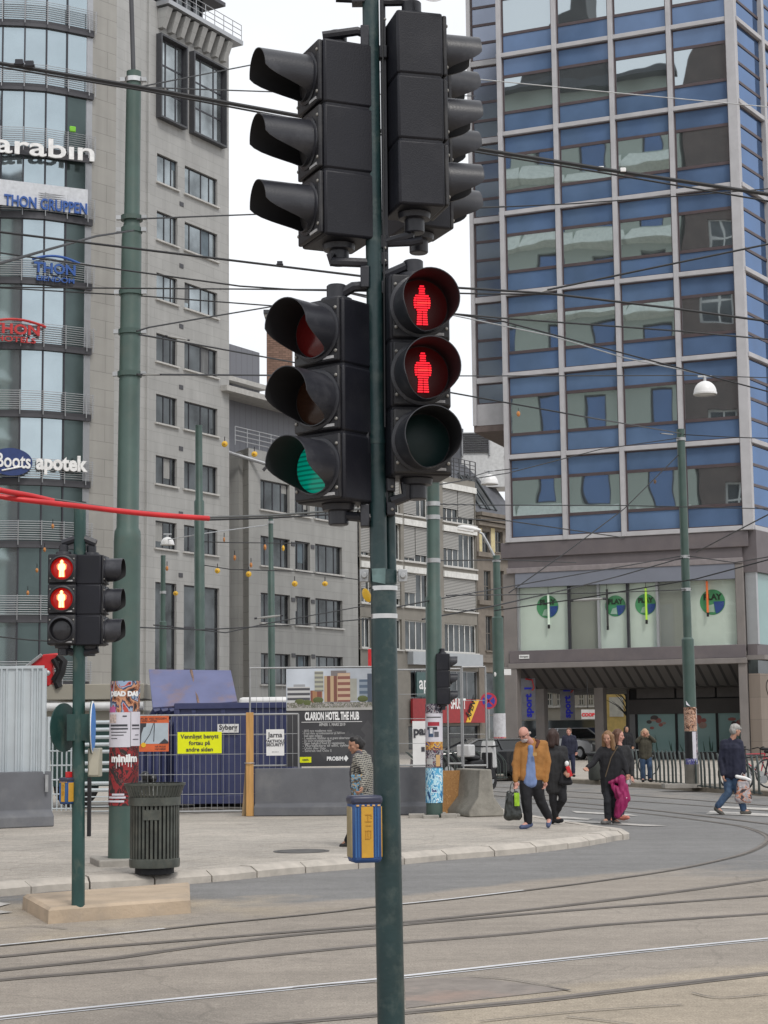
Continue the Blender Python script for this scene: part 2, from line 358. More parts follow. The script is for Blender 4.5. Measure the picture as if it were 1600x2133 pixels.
for i,(x,y,z) in enumerate(vv):
    a=0;d=0
    if y>3 and abs(x)<y*.5+6:
        px,py=pix((x,y,0)); lim=lerp_poly(ASPH,px)
        a=sst(lim+8,lim-14,py)
        if px>1250: a=max(a,sst(1150,1300,px)*sst(1860,1780,py)*.8)
        if py<1665: a*=.6
        d=.62*math.exp(-(((x-isl.x)/3.2)**2+((y-isl.y)/1.5)**2))+1.0*sst(2066,2110,py+(px-845)*.105)*sst(780,1000,px)
        d=max(d,.45*sst(900,100,px)*sst(1890,1930,py)*sst(2030,1960,py))
    ca.data[i].color=(a,d,0,1)
bm.materials.append(ROADM); road=bpy.data.objects.new('road',bm); COL.objects.link(road); struct(road)
# plaza pavement with a real kerb step
KZ=.13
tip=[(1309,1730),(1307,1726),(1290,1723),(1262,1719.5),(1235,1716),(1190,1709),(1130,1699),(1045,1681),(960,1658)]
front=[gr(px,py-7 if px<1250 else py-6,KZ) for px,py in KERBF]
front=[gr(px,py) for px,py in KERBF]
edge=[Vector((p.x,p.y)) for p in front]+[Vector((gr(*t,KZ).x,gr(*t,KZ).y)) for t in tip]
PAVM=ground_mat('plaza_paving',(.43,.395,.35),(.33,.31,.29),(.46,.41,.34))
def paving_joints(m,bw,bh,rot):
    N,L=nt(m); b=N['Principled BSDF']; src=b.inputs['Base Color'].links[0].from_socket
    tc=N.new('ShaderNodeTexCoord'); mp=N.new('ShaderNodeMapping'); mp.inputs['Rotation'].default_value=(0,0,rot); L.new(tc.outputs['Object'],mp.inputs[0])
    k=N.new('ShaderNodeTexBrick'); k.inputs['Scale'].default_value=1; k.inputs['Brick Width'].default_value=bw; k.inputs['Row Height'].default_value=bh; k.inputs['Mortar Size'].default_value=.012
    k.inputs['Color1'].default_value=(.93,.93,.93,1); k.inputs['Color2'].default_value=(1.06,1.05,1.04,1); k.inputs['Mortar'].default_value=(.62,.6,.58,1); L.new(mp.outputs[0],k.inputs['Vector'])
    v=N.new('ShaderNodeVectorMath'); v.operation='MULTIPLY'; L.new(src,v.inputs[0]); L.new(k.outputs['Color'],v.inputs[1]); L.new(v.outputs[0],b.inputs['Base Color'])
paving_joints(PAVM,1.3,.9,rad(28))
def slab(name,poly,z,mat,skirt=.2):
    mb=MB(); n=len(poly)
    mb.add([(p[0],p[1],z) for p in poly],[tuple(range(n))])
    for i in range(n):
        j=(i+1)%n; mb.add([(poly[i][0],poly[i][1],z-skirt),(poly[j][0],poly[j][1],z-skirt),(poly[j][0],poly[j][1],z),(poly[i][0],poly[i][1],z)],[(0,1,2,3)])
    o=mb.build(name,mat); me=o.data; c=me.color_attributes.new('wear','FLOAT_COLOR','POINT')
    for i in range(len(me.vertices)): c.data[i].color=(.15,.05,0,1)
    return struct(o)
def smooth(pts,k=6):
    out=[];n=len(pts)
    for i in range(n-1):
        p0=pts[max(i-1,0)];p1=pts[i];p2=pts[i+1];p3=pts[min(i+2,n-1)]
        for s_ in range(k):
            t=s_/k; out.append(.5*((2*p1)+(p2-p0)*t+(2*p0-5*p1+4*p2-p3)*t*t+(3*p1-p0-3*p2+p3)*t**3))
    out.append(pts[-1]); return out
edge=smooth(edge,5)
def offset(poly,d):
    out=[]
    for i,p in enumerate(poly):
        t=(poly[min(i+1,len(poly)-1)]-poly[max(i-1,0)]).normalized(); out.append(p+Vector((-t.y,t.x))*d)
    return out
inner=offset(edge,.27)
plaza=[tuple(p) for p in inner]+[(9,105),(-60,130),(-80,60),(-30,14)]
slab('plaza_pavement',plaza,KZ-.004,PAVM)
# kerb stones along the plaza edge
def kerb(name,edge,width,z,stone_len,mat,z0=-.05,slope=.02):
    mb=MB(); acc=[edge[0]]
    for p in edge[1:]:
        seg=p-acc[-1]; n=max(1,int(seg.length/.25)); a=acc[-1].copy()
        for i in range(1,n+1): acc.append(a+seg*(i/n))
    off=offset(acc,width); i=0
    while i<len(acc)-1:
        j=i; L_=0
        while j<len(acc)-1 and L_<stone_len: L_+=(acc[j+1]-acc[j]).length; j+=1
        A=acc[i:j+1]; B=off[i:j+1]; g=.02; dz=R0.uniform(-.006,.006)
        d0=(A[1]-A[0]).normalized()*g; A=[A[0]+d0]+A[1:]; B=[B[0]+d0]+B[1:]
        vs=[];n=len(A); ch=.02 if slope<.05 else .055
        for a,b in zip(A,B):
            q=(b-a).normalized()
            for p,zz in ((a,z0),(a,z-ch+dz),(a+q*slope,z+dz),(b,z+dz),(b,z0)): vs.append((p.x,p.y,zz))
        fs=[]
        for k in range(n-1):
            for e in range(4): fs.append((k*5+e,(k+1)*5+e,(k+1)*5+e+1,k*5+e+1))
        fs+= [(0,1,2,3,4),tuple((n-1)*5+e for e in (4,3,2,1,0))]
        mb.add(vs,fs); i=j
    return struct(mb.build(name,mat))
KERBM=pm('kerb_granite',(.47,.43,.38),.85,0,.12,6,.2,40,dirt=(.24,.22,.2),dsc=2.5,damt=.5)
kerb('kerb',edge,.275,KZ,.62,KERBM,slope=.10)
# second, inner line of edging on the plaza tip is a saw cut
# far pavement
FK=[(985,1619),(1030,1623),(1237,1634),(1400,1645),(1600,1659),(1900,1680)]
fedge=[Vector(gr(*p)[:2]) for p in FK]
FPM=ground_mat('far_paving',(.42,.38,.33),(.36,.33,.3),(.45,.4,.34)); 
fin=offset(fedge,.3)
far=[tuple(p) for p in fin]+[(60,40),(120,60),(120,300),(9.2,300)]
slab('far_pavement',far,KZ-.004,FPM)
kerb('kerb',fedge,.305,KZ,1.1,pm('far_kerb_stone',(.27,.235,.19),.9,0,.12,4,.2,40))
# tram rails
RAILM=pm('rail_sky_sheen',(.80,.81,.83),.45,.35,.1,3)  # pale base colour stands in for the sky sheen on the rail head
RAILD=pm('dull_rail',(.235,.205,.18),.55,.5,.25,2)
GRV=pm('rail_groove',(.11,.098,.085),.9,0,.3,6)
def ribbon(mb,pts,o0,o1,z,mi=0):
    vs=[];n=len(pts)
    for i,p in enumerate(pts):
        t=(pts[min(i+1,n-1)]-pts[max(i-1,0)]).normalized(); q=Vector((-t.y,t.x))
        a=p+q*o0;b=p+q*o1; vs+= [(a.x,a.y,z),(b.x,b.y,z)]
    return mb.add(vs,[(2*i,2*i+2,2*i+3,2*i+1) for i in range(n-1)],mi)
def smooth(pts,k=6):
    out=[];n=len(pts)
    for i in range(n-1):
        p0=pts[max(i-1,0)];p1=pts[i];p2=pts[i+1];p3=pts[min(i+2,n-1)]
        for s_ in range(k):
            t=s_/k; out.append(.5*((2*p1)+(p2-p0)*t+(2*p0-5*p1+4*p2-p3)*t*t+(3*p1-p0-3*p2+p3)*t**3))
    out.append(pts[-1]); return out
RAILS=[('b',[(-300,2155),(0,2119),(375,2080),(784,2040),(845,2033),(1240,1990),(1600,1955),(2000,1920)]),
 ('d',[(100,2172),(530,2134),(845,2107),(1100,2084),(1240,2068),(1600,2026),(2000,1982)]),
 ('d',[(-300,2072),(0,2040),(275,2017),(550,1990),(785,1967),(1060,1945),(1265,1925),(1600,1902),(2000,1875)]),
 ('d',[(-300,2052),(0,2020),(220,1997),(375,1975),(600,1948),(785,1932),(845,1925),(1100,1903),(1300,1887),(1600,1865),(2000,1838)]),
 ('d',[(-300,2018),(0,1992),(175,1975),(400,1957),(785,1926),(845,1920),(1100,1894),(1240,1878),(1400,1858),(1600,1830),(1800,1797)]),
 ('m',[(-300,1998),(0,1970),(170,1953),(325,1937),(425,1926),(650,1904),(785,1888),(845,1883),(975,1869),(1210,1840),(1400,1812),(1525,1785),(1575,1767),(1597,1750),(1590,1739),(1560,1727),(1520,1718),(1400,1702),(1300,1691),(1175,1680),(1080,1671)]),
 ('d',[(1050,1650),(1200,1661),(1400,1674),(1600,1689),(1800,1704)]),
 ('d',[(1045,1640),(1240,1652),(1400,1663),(1600,1678),(1800,1692)]),
 ('d',[(1050,1659),(1200,1672),(1380,1690),(1600,1716),(1800,1742)])]
for i,(kd,pl) in enumerate(RAILS):
    pts=smooth([Vector(gr(*p)[:2]) for p in pl]); mb=MB()
    d0=(pts[0]-pts[4]).normalized(); d1=(pts[-1]-pts[-5]).normalized()
    if kd!='m': pts=[pts[0]+d0*k for k in (40,25,12,5)]+pts+([pts[-1]+d1*k for k in (5,12,25,40)] if pl[-1][1]<2150 else [])
    z=.004+.0006*i
    ribbon(mb,pts,-.030,.028,z,0); ribbon(mb,pts,-.085,-.031,z,1); ribbon(mb,pts,-.11,-.086,z,2 if kd!='b' else 0)
    if kd=='m':
        mb=MB(); k=len(pts); a=int(k*.02); 
        ribbon(mb,pts[:20],-.020,.020,z,3); ribbon(mb,pts[19:37],-.022,.022,z,0); ribbon(mb,pts[36:52],-.022,.022,z,3); ribbon(mb,pts[51:],-.022,.022,z,0); ribbon(mb,pts,-.075,-.023,z,1)  # pale stretches paint sky sheen onto parts of this one rail
    struct(mb.build('tram_rail',[RAILM if kd=='b' else RAILD,GRV,RAILD,RAILM]))
# painted crossing stripes
PAINT=pm('road_paint_worn',(.50,.48,.45),.8,0,.15,6,dirt=(.27,.255,.235),dsc=4,damt=1)
def stripe(pl):
    mb=MB(); q=[gr(*p) for p in pl]; mb.add([(p.x,p.y,.0105) for p in q],[tuple(range(len(q)))]); struct(mb.build('road_marking',PAINT))
stripe([(1130,1706),(1390,1721),(1345,1722),(1180,1712)])
stripe([(1160,1701),(1235,1706),(1225,1709),(1140,1704)])
stripe([(1190,1690),(1310,1697),(1330,1701),(1200,1694)])
stripe([(1480,1690),(1640,1698),(1640,1703),(1470,1696)])
stripe([(1500,1680),(1640,1686),(1640,1690),(1495,1684)])
stripe([(-80,1888),(28,1902),(-10,1906),(-110,1890)])
stripe([(-60,1875),(22,1884),(0,1890),(-80,1878)])
# dark asphalt repair patch with a reddish smear, and cracks sealed with bitumen
mb=MB(); q=[gr(*p) for p in [(842,2040),(980,2036),(1190,2062),(1000,2083),(846,2101)]]
mb.add([(p.x,p.y,.0035) for p in q],[tuple(range(len(q)))]); struct(mb.build('road_patch',pm('patched_asphalt',(.24,.212,.19),.9,0,.15,8,.3,80,dirt=(.36,.24,.19),dsc=2,damt=.5)))
SEAL=pm('bitumen_seam',(.17,.152,.134),.8,0,.3,9)
for pl in ([(975,2035),(1060,2042),(1140,2056),(1190,2066)],[(1440,2070),(1500,2081),(1600,2073)],[(1180,2120),(1290,2133),(1400,2150)],[(1000,2130),(1200,2110),(1420,2095)],[(610,2060),(700,2052),(800,2047)],[(0,1935),(60,1930),(140,1937)]):
    pts=smooth([Vector(gr(*p)[:2]) for p in pl],5); mb=MB(); ribbon(mb,pts,-.009,.009,.011); struct(mb.build('road_seam',SEAL))
# drain / manhole cover on the plaza
p=gr(628,1773,KZ); mh=thing('manhole_cover','dark round iron manhole cover set in the pale plaza paving','manhole cover',(p.x,p.y,KZ-.004))
mb=MB(); mb.lathe([(.0,.008),(.30,.008),(.30,.004),(.31,.004),(.31,.008),(.36,.008),(.37,-.02)],32); mb.build('cover_plate',pm('cast_iron',(.12,.115,.11),.6,.6,.2,8,.3,60),mh)
# ------------------------------------------------------------------ people
def bake(mb,voxel,iters,name,mats,parent,fold=0,fscale=9,fst=(1,1,1),seed=0):
    me=mb.mesh('tmp',mats); ob=bpy.data.objects.new('tmp',me); COL.objects.link(ob)
    r=ob.modifiers.new('R','REMESH'); r.mode='VOXEL'; r.voxel_size=voxel; r.use_smooth_shade=True
    s=ob.modifiers.new('S','SMOOTH'); s.factor=.5; s.iterations=iters
    dg=bpy.context.evaluated_depsgraph_get(); bpy.context.view_layer.update(); dg.update()
    m2=bpy.data.meshes.new_from_object(ob.evaluated_get(dg)); bpy.data.objects.remove(ob)
    if fold:
        ns=[v.normal.copy() for v in m2.vertices]
        for v,n_ in zip(m2.vertices,ns):
            p=Vector((v.co.x*fst[0],v.co.y*fst[1],v.co.z*fst[2]))*fscale+Vector((seed*7.1,0,0))
            k=noise.noise(p)+.5*noise.noise(p*2.3); k=1-abs(k)*2
            v.co+=n_*fold*(k-.4)
    m2.materials.clear()
    for m in (mats if isinstance(mats,(list,tuple)) else [mats]): m2.materials.append(m)
    for p in m2.polygons: p.material_index=0; p.use_smooth=True
    m2.name=name; o=bpy.data.objects.new(name,m2); COL.objects.link(o); o.parent=parent; return o
SKIN=[pm('skin_fair',(.50,.27,.19),.55,0,.08,12),pm('skin_pink',(.55,.28,.22),.5,0,.1,10),pm('skin_tan',(.40,.21,.14),.55,0,.08,12)]
EYEM=pm('eye_dark',(.02,.015,.012),.3)
LIP=pm('lip',(.36,.12,.10),.5)
def hand(mb,wr,d,nrm,s=1.0,curl=.6):
    d=d.normalized(); nrm=(nrm-d*nrm.dot(d)).normalized(); sd=d.cross(nrm)
    pc=wr+d*.045*s; mb.cap(wr,.024*s,wr+d*.05*s,.026*s,8)
    for k in range(4):
        off=(k-1.5)*.0185*s; b=wr+d*.075*s+sd*off; mb.cap(wr+d*.035*s+sd*off*.8,.014*s,b,.0125*s,8)
        L_=[.036,.042,.040,.031][k]*s; d1=(d*math.cos(curl*.6)+nrm*math.sin(curl*.6)); d2=(d*math.cos(curl*1.7)+nrm*math.sin(curl*1.7))
        m=b+d1*L_; e=m+d2*L_*.85; mb.cap(b,.0105*s,m,.0098*s,8); mb.cap(m,.0096*s,e,.0078*s,8)
    t0=wr+d*.025*s-sd*.024*s; t1=t0+(d*.6-sd*.7+nrm*.25).normalized()*.04*s; t2=t1+(d*.95+nrm*.4).normalized()*.03*s
    mb.cap(t0,.014*s,t1,.0115*s,8); mb.cap(t1,.011*s,t2,.0085*s,8)
def headmesh(mb,c,f,u,s=1.0):
    f=f.normalized(); r=f.cross(u).normalized(); u=r.cross(f).normalized(); M=Matrix((r,f,u)).transposed()
    P=lambda x,y,z: c+M@Vector((x,y,z))*s
    mb.ell(c+u*.025*s,(.074*s,.092*s,.092*s),M); mb.ell(P(0,.012,-.035),(.062*s,.078*s,.078*s),M); mb.ell(P(0,.055,-.088),(.030*s,.026*s,.024*s),M)
    mb.cap(P(0,.084,.018),.008*s,P(0,.104,-.024),.0125*s,8); mb.ell(P(0,.098,-.030),(.016*s,.010*s,.009*s),M)
    mb.ell(P(0,.076,.030),(.050*s,.016*s,.010*s),M); mb.ell(P(0,.083,-.056),(.022*s,.010*s,.009*s),M)
    for q in (-1,1): mb.ell(P(q*.072,-.005,-.01),(.010*s,.020*s,.030*s),M); mb.ell(P(q*.042,.060,-.02),(.022*s,.02*s,.02*s),M)
    return M,P
def person(label,base,J,top_mat,leg_mat,shoe_mat,skin,hair=None,f=Vector((0,-1,0)),u=Vector((0,0,1)),bulk=1.0,hem=None,sleeve=.97,fold=.008,fem=False,hs=1.0,shoe_len=.25,trou=1.0,grip=(.7,.7),coat_to=None,handdir=None):
    """J: joints in world space"""
    o=thing('person',label,'person',base); B=Vector(base); j={k:Vector(v)-B for k,v in J.items()}
    h=j['head']; sd=(j['rs']-j['ls']).normalized(); fw=f-Vector((0,0,f.z)); fw=fw.normalized() if fw.length>.1 else Vector((0,-1,0))
    bd=MB(); M,P=headmesh(bd,h,f,u,hs); neck=(j['ls']+j['rs'])/2+Vector((0,0,.02))
    bd.cap(neck,.060,h-u*.05-f.normalized()*.015,.052)
    chest=(j['ls']+j['rs'])/2-Vector((0,0,.12)); pel=(j['lh']+j['rh'])/2
    bd.cap(j['ls'],.042,j['rs'],.042); bd.cap(chest,.085,pel,.085); bd.cap(j['lh'],.07,j['rh'],.07)
    for s in 'lr':
        bd.cap(j[s+'s'],.036,j[s+'e'],.030); bd.cap(j[s+'e'],.030,j[s+'w'],.025)
        d=(j[s+'w']-j[s+'e']).normalized(); 
        if handdir and s in handdir: d=handdir[s]
        hand(bd,j[s+'w'],d,(fw*.5+(neck-j[s+'w'])*.6),1.0,grip[0] if s=='l' else grip[1])
        bd.cap(j[s+'h'],.060,j[s+'k'],.040); bd.cap(j[s+'k'],.040,j[s+'a'],.032)
        bd.cap(j[s+'a'],.036,j[s+'t'],.03)
    bake(bd,.0078,3,'body',skin,o)
    # clothes
    c=MB(); b=bulk
    c.cap(j['ls'],.068*b,j['rs'],.068*b); c.cap(j['ls']-Vector((0,0,.05)),.07*b,j['rs']-Vector((0,0,.05)),.07*b)
    hemz=hem if hem is not None else -.04
    lo=pel+Vector((0,0,hemz)); wd=(j['rs']-j['ls'])*.5
    for t in (-.42,0,.42): c.cap(chest+wd*t*1.25+Vector((0,0,.02)),.118*b,lo+wd*t*1.05,.113*b)
    c.cap(neck-Vector((0,0,.03)),.075,neck+Vector((0,0,.03))-fw*.01,.066)
    for s in 'lr':
        c.cap(j[s+'s'],.066*b,j[s+'e'],.056*b); c.cap(j[s+'e'],.056*b,j[s+'e'].lerp(j[s+'w'],sleeve),.042*b)
    if coat_to:
        for t in (-.5,0,.5): c.cap(pel+wd*t,.11*b,Vector(coat_to)-B+wd*t*1.25,.12*b)
    bake(c,.0135,4,'jacket' if not coat_to else 'coat',top_mat,o,fold,7,(1,1,.8),len(label))
    t=MB()
    t.cap(j['lh']+Vector((0,0,.06)),.10,j['rh']+Vector((0,0,.06)),.10)
    for s in 'lr':
        t.cap(j[s+'h'],.098*trou,j[s+'k'],.072*trou); t.cap(j[s+'k'],.072*trou,j[s+'k'].lerp(j[s+'a'],.93),.058*trou)
    bake(t,.0125,4,'trousers',leg_mat,o,fold*.9,8,(1,1,.7),len(label)+3)
    for s in 'lr':
        q=MB(); a=j[s+'a']; tt=j[s+'t']; d=(tt-a); d.normalize(); dn=Vector((0,0,-1)); heel=a-Vector((d.x,d.y,0))*.045
        q.cap(heel+dn*.035,.040,a.lerp(tt,.45)+dn*.03,.042); q.cap(a.lerp(tt,.4)+dn*.025,.043,tt,.036); q.cap(a,.046,a+dn*.03,.045)
        bake(q,.010,2,'shoe',shoe_mat,o)
    if hair:
        kind,hm=hair; q=MB(); r=M.col[0]; 
        if kind!='bald':
            q.ell(P(0,-.014,.038),(.084*hs,.094*hs,.092*hs),M)
            q.ell(P(0,-.045,-.0),(.078*hs,.070*hs,.09*hs),M)
        if kind=='bun': q.ell(P(0,.012,.072),(.078,.062,.05),M); q.ell(P(0,-.085,.01),(.06,.05,.055),M); q.ell(P(0,.01,.09),(.06,.06,.035),M)
        if kind=='bob':
            for s in (-1,1): q.cap(P(s*.072,-.01,.03),.036,P(s*.075,-.01,-.12),.034)
            q.cap(P(0,-.06,.02),.07,P(0,-.06,-.13),.06)
        if kind=='long':
            for s in (-1,1): q.cap(P(s*.068,.02,.05),.032,P(s*.082,.03,-.19),.036); q.cap(P(s*.07,-.03,.02),.045,P(s*.075,-.03,-.22),.042)
            q.cap(P(0,-.06,.02),.08,P(0,-.07,-.22),.07)
        if kind=='cap':
            q.ell(P(0,0,.05),(.086,.098,.075),M); q.cap(P(0,.06,.045),.03,P(0,.115,.035),.018)
        if kind=='bald': 
            for s in (-1,1): q.cap(P(s*.074,-.03,-.01),.014,P(s*.06,-.075,-.03),.018)
            q.cap(P(-.05,-.08,-.03),.018,P(.05,-.08,-.03),.018)
        bake(q,.009,2,'hair' if kind!='cap' else 'hair',hm,o,.006,16,(1,1,.3),5)
    for s in (-1,1): e=MB(); e.ell(P(s*.031,.078,.008),(.012,.007,.007),M); e.build('eye',EYEM,o)
    e=MB(); e.ell(P(0,.090,-.057),(.021,.006,.006),M); e.build('mouth',LIP,o)
    return o,M,P,j,B
def PJ(Y,**k): return {n:tuple(at(v[0],v[1],Y+(v[2] if len(v)>2 else 0))) for n,v in k.items()}
DENIM=pm('denim_blue',(.035,.07,.14),.8,0,.35,7,.2,60,dirt=(.10,.16,.24),dsc=3,damt=.5); BLKC=pm('cloth_black',(.010,.010,.013),.85,0,.2,6,.1,50); NAVY=pm('cloth_navy',(.013,.015,.035),.8,0,.2,5,.1,50); DKB=pm('cloth_charcoal',(.02,.02,.022),.85,0,.25,6,.1,50)
TAN=pm('canvas_tan',(.36,.165,.045),.85,0,.14,5,.25,45,dirt=(.26,.11,.03),dsc=3,damt=.4)
# bald man in the tan jacket
Ym=gr(1100,1726,KZ).y
base=gr(1118,1724,KZ); J=PJ(Ym,head=(1092,1529,-.10),ls=(1083,1553),rs=(1133,1551),le=(1073,1590,-.03),re=(1141,1588,.0),lw=(1074,1627,-.08),rw=(1136,1627,-.02),lh=(1096,1634),rh=(1116,1634),lk=(1097,1674,-.05),rk=(1128,1672,.05),la=(1101,1713,.0),ra=(1144,1704,.12),lt=(1086,1723,-.08),rt=(1142,1720,-.02))
o,M,P,j,B=person('bald bearded man in a tan work jacket looking down, carrying a black bag',base,J,TAN,BLKC,pm('shoe_blue',(.06,.08,.16),.6,0,.2,8),SKIN[1],('bald',pm('hair_grey',(.4,.36,.33),.9)),f=Vector((-.55,-.75,-.62)),u=Vector((-.32,-.35,1)),bulk=1.03,hem=.13,trou=1.12)
m=MB(); sh=[]; fwd=Vector((-.1,-1,0)).normalized(); nk=(j['ls']+j['rs'])/2
pc_=(j['lh']+j['rh'])/2; m.cap(nk+Vector((-.03,-.095,-.04)),.048,pc_+Vector((-.015,-.06,.02)),.075); m.cap(nk+Vector((-.045,-.10,-.17)),.042,pc_+Vector((-.055,-.06,.03)),.07); m.cap(nk+Vector((-.015,-.10,-.2)),.042,pc_+Vector((.03,-.06,.02)),.07)
bake(m,.012,3,'shirt',pm('shirt_light_blue',(.17,.24,.44),.8,0,.12,6,.1,40),o,.006,9,(1,1,.6),2)
m=MB(); m.cap(nk+Vector((-.09,-.05,.05)),.026,nk+Vector((.0,.06,.085)),.03); m.cap(nk+Vector((.0,.06,.085)),.03,nk+Vector((.10,-.04,.055)),.028); m.cap(nk+Vector((.10,-.05,.055)),.026,nk+Vector((.06,-.11,-.03)),.02); bake(m,.010,2,'collar',pm('collar_brown',(.10,.03,.02),.8),o)
m=MB(); m.ell(P(0,.055,-.072),(.056,.045,.042),M); m.ell(P(0,.07,-.05),(.045,.035,.02),M); bake(m,.008,1,'beard',pm('beard_grey',(.45,.40,.40),.9,0,.2,30),o,.003,40)
m=MB()
for s in (-1,1): m.tube([P(s*.032+.022*math.cos(t*.7),.095,.008+.016*math.sin(t*.7)) for t in range(9)],.003,5,closed=True); m.tube([P(s*.055,.09,.012),P(s*.074,.0,.012)],.003,5)
m.build('glasses',BLKM,o)
m=MB(); px_=at(1114,1571,Ym-.19)-B; m.box(px_.x-.03,px_.x+.03,px_.y-.01,px_.y+.01,px_.z-.025,px_.z+.025); m.build('chest_patch',pm('patch_pale',(.45,.27,.1),.8),o)
def bag(label,c,w_,h,d,mat,name='shopping_bag',handle=.12,fold=.012,seed=0):
    o=thing(name,label,'bag',c); m=MB(); q=bmesh.new()
    for t in (-1,1): m.cap((t*w_*.32,0,h*.12),d*.5,(t*w_*.26,0,h*.88),d*.28)
    m.cap((-w_*.34,0,h*.12),d*.5,(w_*.34,0,h*.12),d*.5); m.cap((0,0,h*.15),d*.55,(0,0,h*.8),d*.35)
    bake(m,.012,2,'bag_body',mat,o,fold,9,(1,1,.6),seed); m=MB()
    for y in (-.02,.02): m.tube([(-w_*.22,y,h*.88),(-w_*.1,y,h+handle*.7),(0,y*.3,h+handle),(w_*.1,y,h+handle*.7),(w_*.22,y,h*.88)],.006,5)
    m.build('handle',mat,o); return o
hw_=at(1074,1637,Ym-.10)
bo=bag('black plastic shopping bag with a lime green patch held by the bald man',(hw_.x-.05,hw_.y,at(1074,1706,Ym-.1).z),.20,.44,.15,pm('bag_black_gloss',(.025,.028,.026),.22,0,.3,9,.4,14),seed=3)
m=MB(); m.box(.02,.10,-.105,-.085,.20,.40); m.box(.03,.055,-.112,-.1055,.22,.38); bq=m.build('lime_patch',pm('bag_lime',(.28,.5,.02),.4,0,.3,12),bo,bevel=.008)
# woman in black behind him
Yw=Ym+1.1; base=gr(1162,1709,.0); base=at(1160,1712,Yw); base.z=KZ
J=PJ(Yw,head=(1152,1534),ls=(1139,1561),rs=(1174,1562),le=(1140,1592,.0),re=(1180,1590),lw=(1150,1620,-.05),rw=(1181,1604,-.14),lh=(1150,1628),rh=(1167,1628),lk=(1152,1668),rk=(1173,1664,-.08),la=(1158,1704,.05),ra=(1155,1699,.1),lt=(1170,1709,-.02),rt=(1151,1712,.18))
o,M,P,j,B=person('woman in black with dark bobbed hair, back turned, behind the bald man',base,J,DKB,BLKC,BLKC,SKIN[0],('bob',pm('hair_dark_brown',(.035,.016,.012),.6)),f=Vector((.35,.85,-.1)),bulk=.97,hem=-.12,trou=.9,fem=True)
c=at(1178,1632,Yw-.12); bag('black handbag hanging at the hip of the woman in black',(c.x,c.y,c.z),.2,.17,.1,BLKC,'handbag',.22,.004,1)
c=at(1183,1600,Yw-.2); s_=thing('paper_bag','small red and white packet held by the woman in black','packet',c); MB().box(-.03,.035,-.02,.02,-.14,.03).build('packet_body',REDP,s_,W=wm(s_)@RY(rad(-18)),bevel=.006); MB().ell((-.015,0,.07),(.035,.03,.045)).build('white_top',WHITE,s_)
# long-haired woman with magenta jacket
Yl=gr(1270,1717).y; base=gr(1268,1717)
J=PJ(Yl,head=(1266,1537,-.05),ls=(1253,1563),rs=(1288,1562),le=(1237,1588,-.08),re=(1301,1592),lw=(1224,1599,-.2),rw=(1306,1612,-.08),lh=(1265,1630),rh=(1282,1630),lk=(1266,1668,-.06),rk=(1280,1668,.0),la=(1266,1707,.0),ra=(1281,1707,.08),lt=(1255,1713,-.1),rt=(1291,1716,-.04))
SHW=pm('shoe_white_black',(.5,.48,.47),.6,0,.6,18,col2=(.04,.04,.04))
o,M,P,j,B=person('woman with long light brown hair in black, looking down, arm held out',base,J,BLKC,pm('trousers_dark',(.016,.017,.022),.8,0,.2,6),SHW,SKIN[0],('long',pm('hair_light_brown',(.22,.12,.055),.6,0,.3,20,stretch=(4,4,.4))),f=Vector((-.35,-.85,-.28)),bulk=1.02,hem=-.14)
m=MB(); m.tube([j['rs']+Vector((-.02,-.1,.06)),(j['ls']+j['rs'])/2+Vector((0,-.16,-.12)),j['lh']+Vector((-.05,-.16,.1))],.009,5); m.build('strap',pm('strap_brown',(.1,.07,.04),.7),o)
MAG=pm('jacket_magenta',(.27,.009,.09),.6,0,.2,5,.15,30,dirt=(.2,.008,.05),dsc=4,damt=.6)
c=at(1291,1618,Yl-.18); s_=thing('magenta_jacket','magenta jacket hanging from the arm of the long haired woman','jacket',c); q=lambda px,py,dy=0: at(px,py,Yl-.16+dy)-c
m=MB(); m.cap(q(1272,1630),.035,q(1295,1622),.05); m.cap(q(1295,1622),.06,q(1298,1660),.085); m.cap(q(1298,1660),.095,q(1292,1682),.09); m.cap(q(1292,1682),.09,q(1286,1698),.05); m.cap(q(1300,1640),.08,q(1304,1664),.075); m.cap(q(1276,1634),.04,q(1290,1656),.085); m.cap(q(1304,1664),.07,q(1296,1682),.06)
bake(m,.012,3,'jacket_body',MAG,s_,.026,9,(1,1,.3),4); MB().ell(q(1305,1662,-.08),(.012,.01,.012)).build('button',WHITE,s_)
# person behind her, salmon shoes
Yq=Yl+.9; base=at(1297,1708,Yq); base.z=0
J=PJ(Yq,head=(1288,1533),ls=(1276,1560),rs=(1306,1560),le=(1278,1590),re=(1316,1588),lw=(1285,1615,-.05),rw=(1316,1616,-.1),lh=(1283,1630),rh=(1297,1630),lk=(1285,1666),rk=(1297,1666),la=(1274,1704),ra=(1293,1699,.05),lt=(1275,1709,-.12),rt=(1308,1703,-.05))
o,M,P,j,B=person('person in black with salmon shoes, half hidden behind the long haired woman',base,J,DKB,pm('jeans_dark',(.02,.03,.07),.8),pm('shoe_salmon',(.62,.22,.16),.5),SKIN[1],('bob',pm('hair_brown',(.10,.045,.025),.6)),f=Vector((.9,-.3,-.1)),bulk=.95,hem=-.08)
c=at(1309,1622,Yq-.1); bag('small pale bag in the hand of the half hidden person',(c.x,c.y,at(1309,1634,Yq).z),.07,.12,.05,pm('bag_pale',(.5,.48,.5),.5),handle=.05,fold=.004)
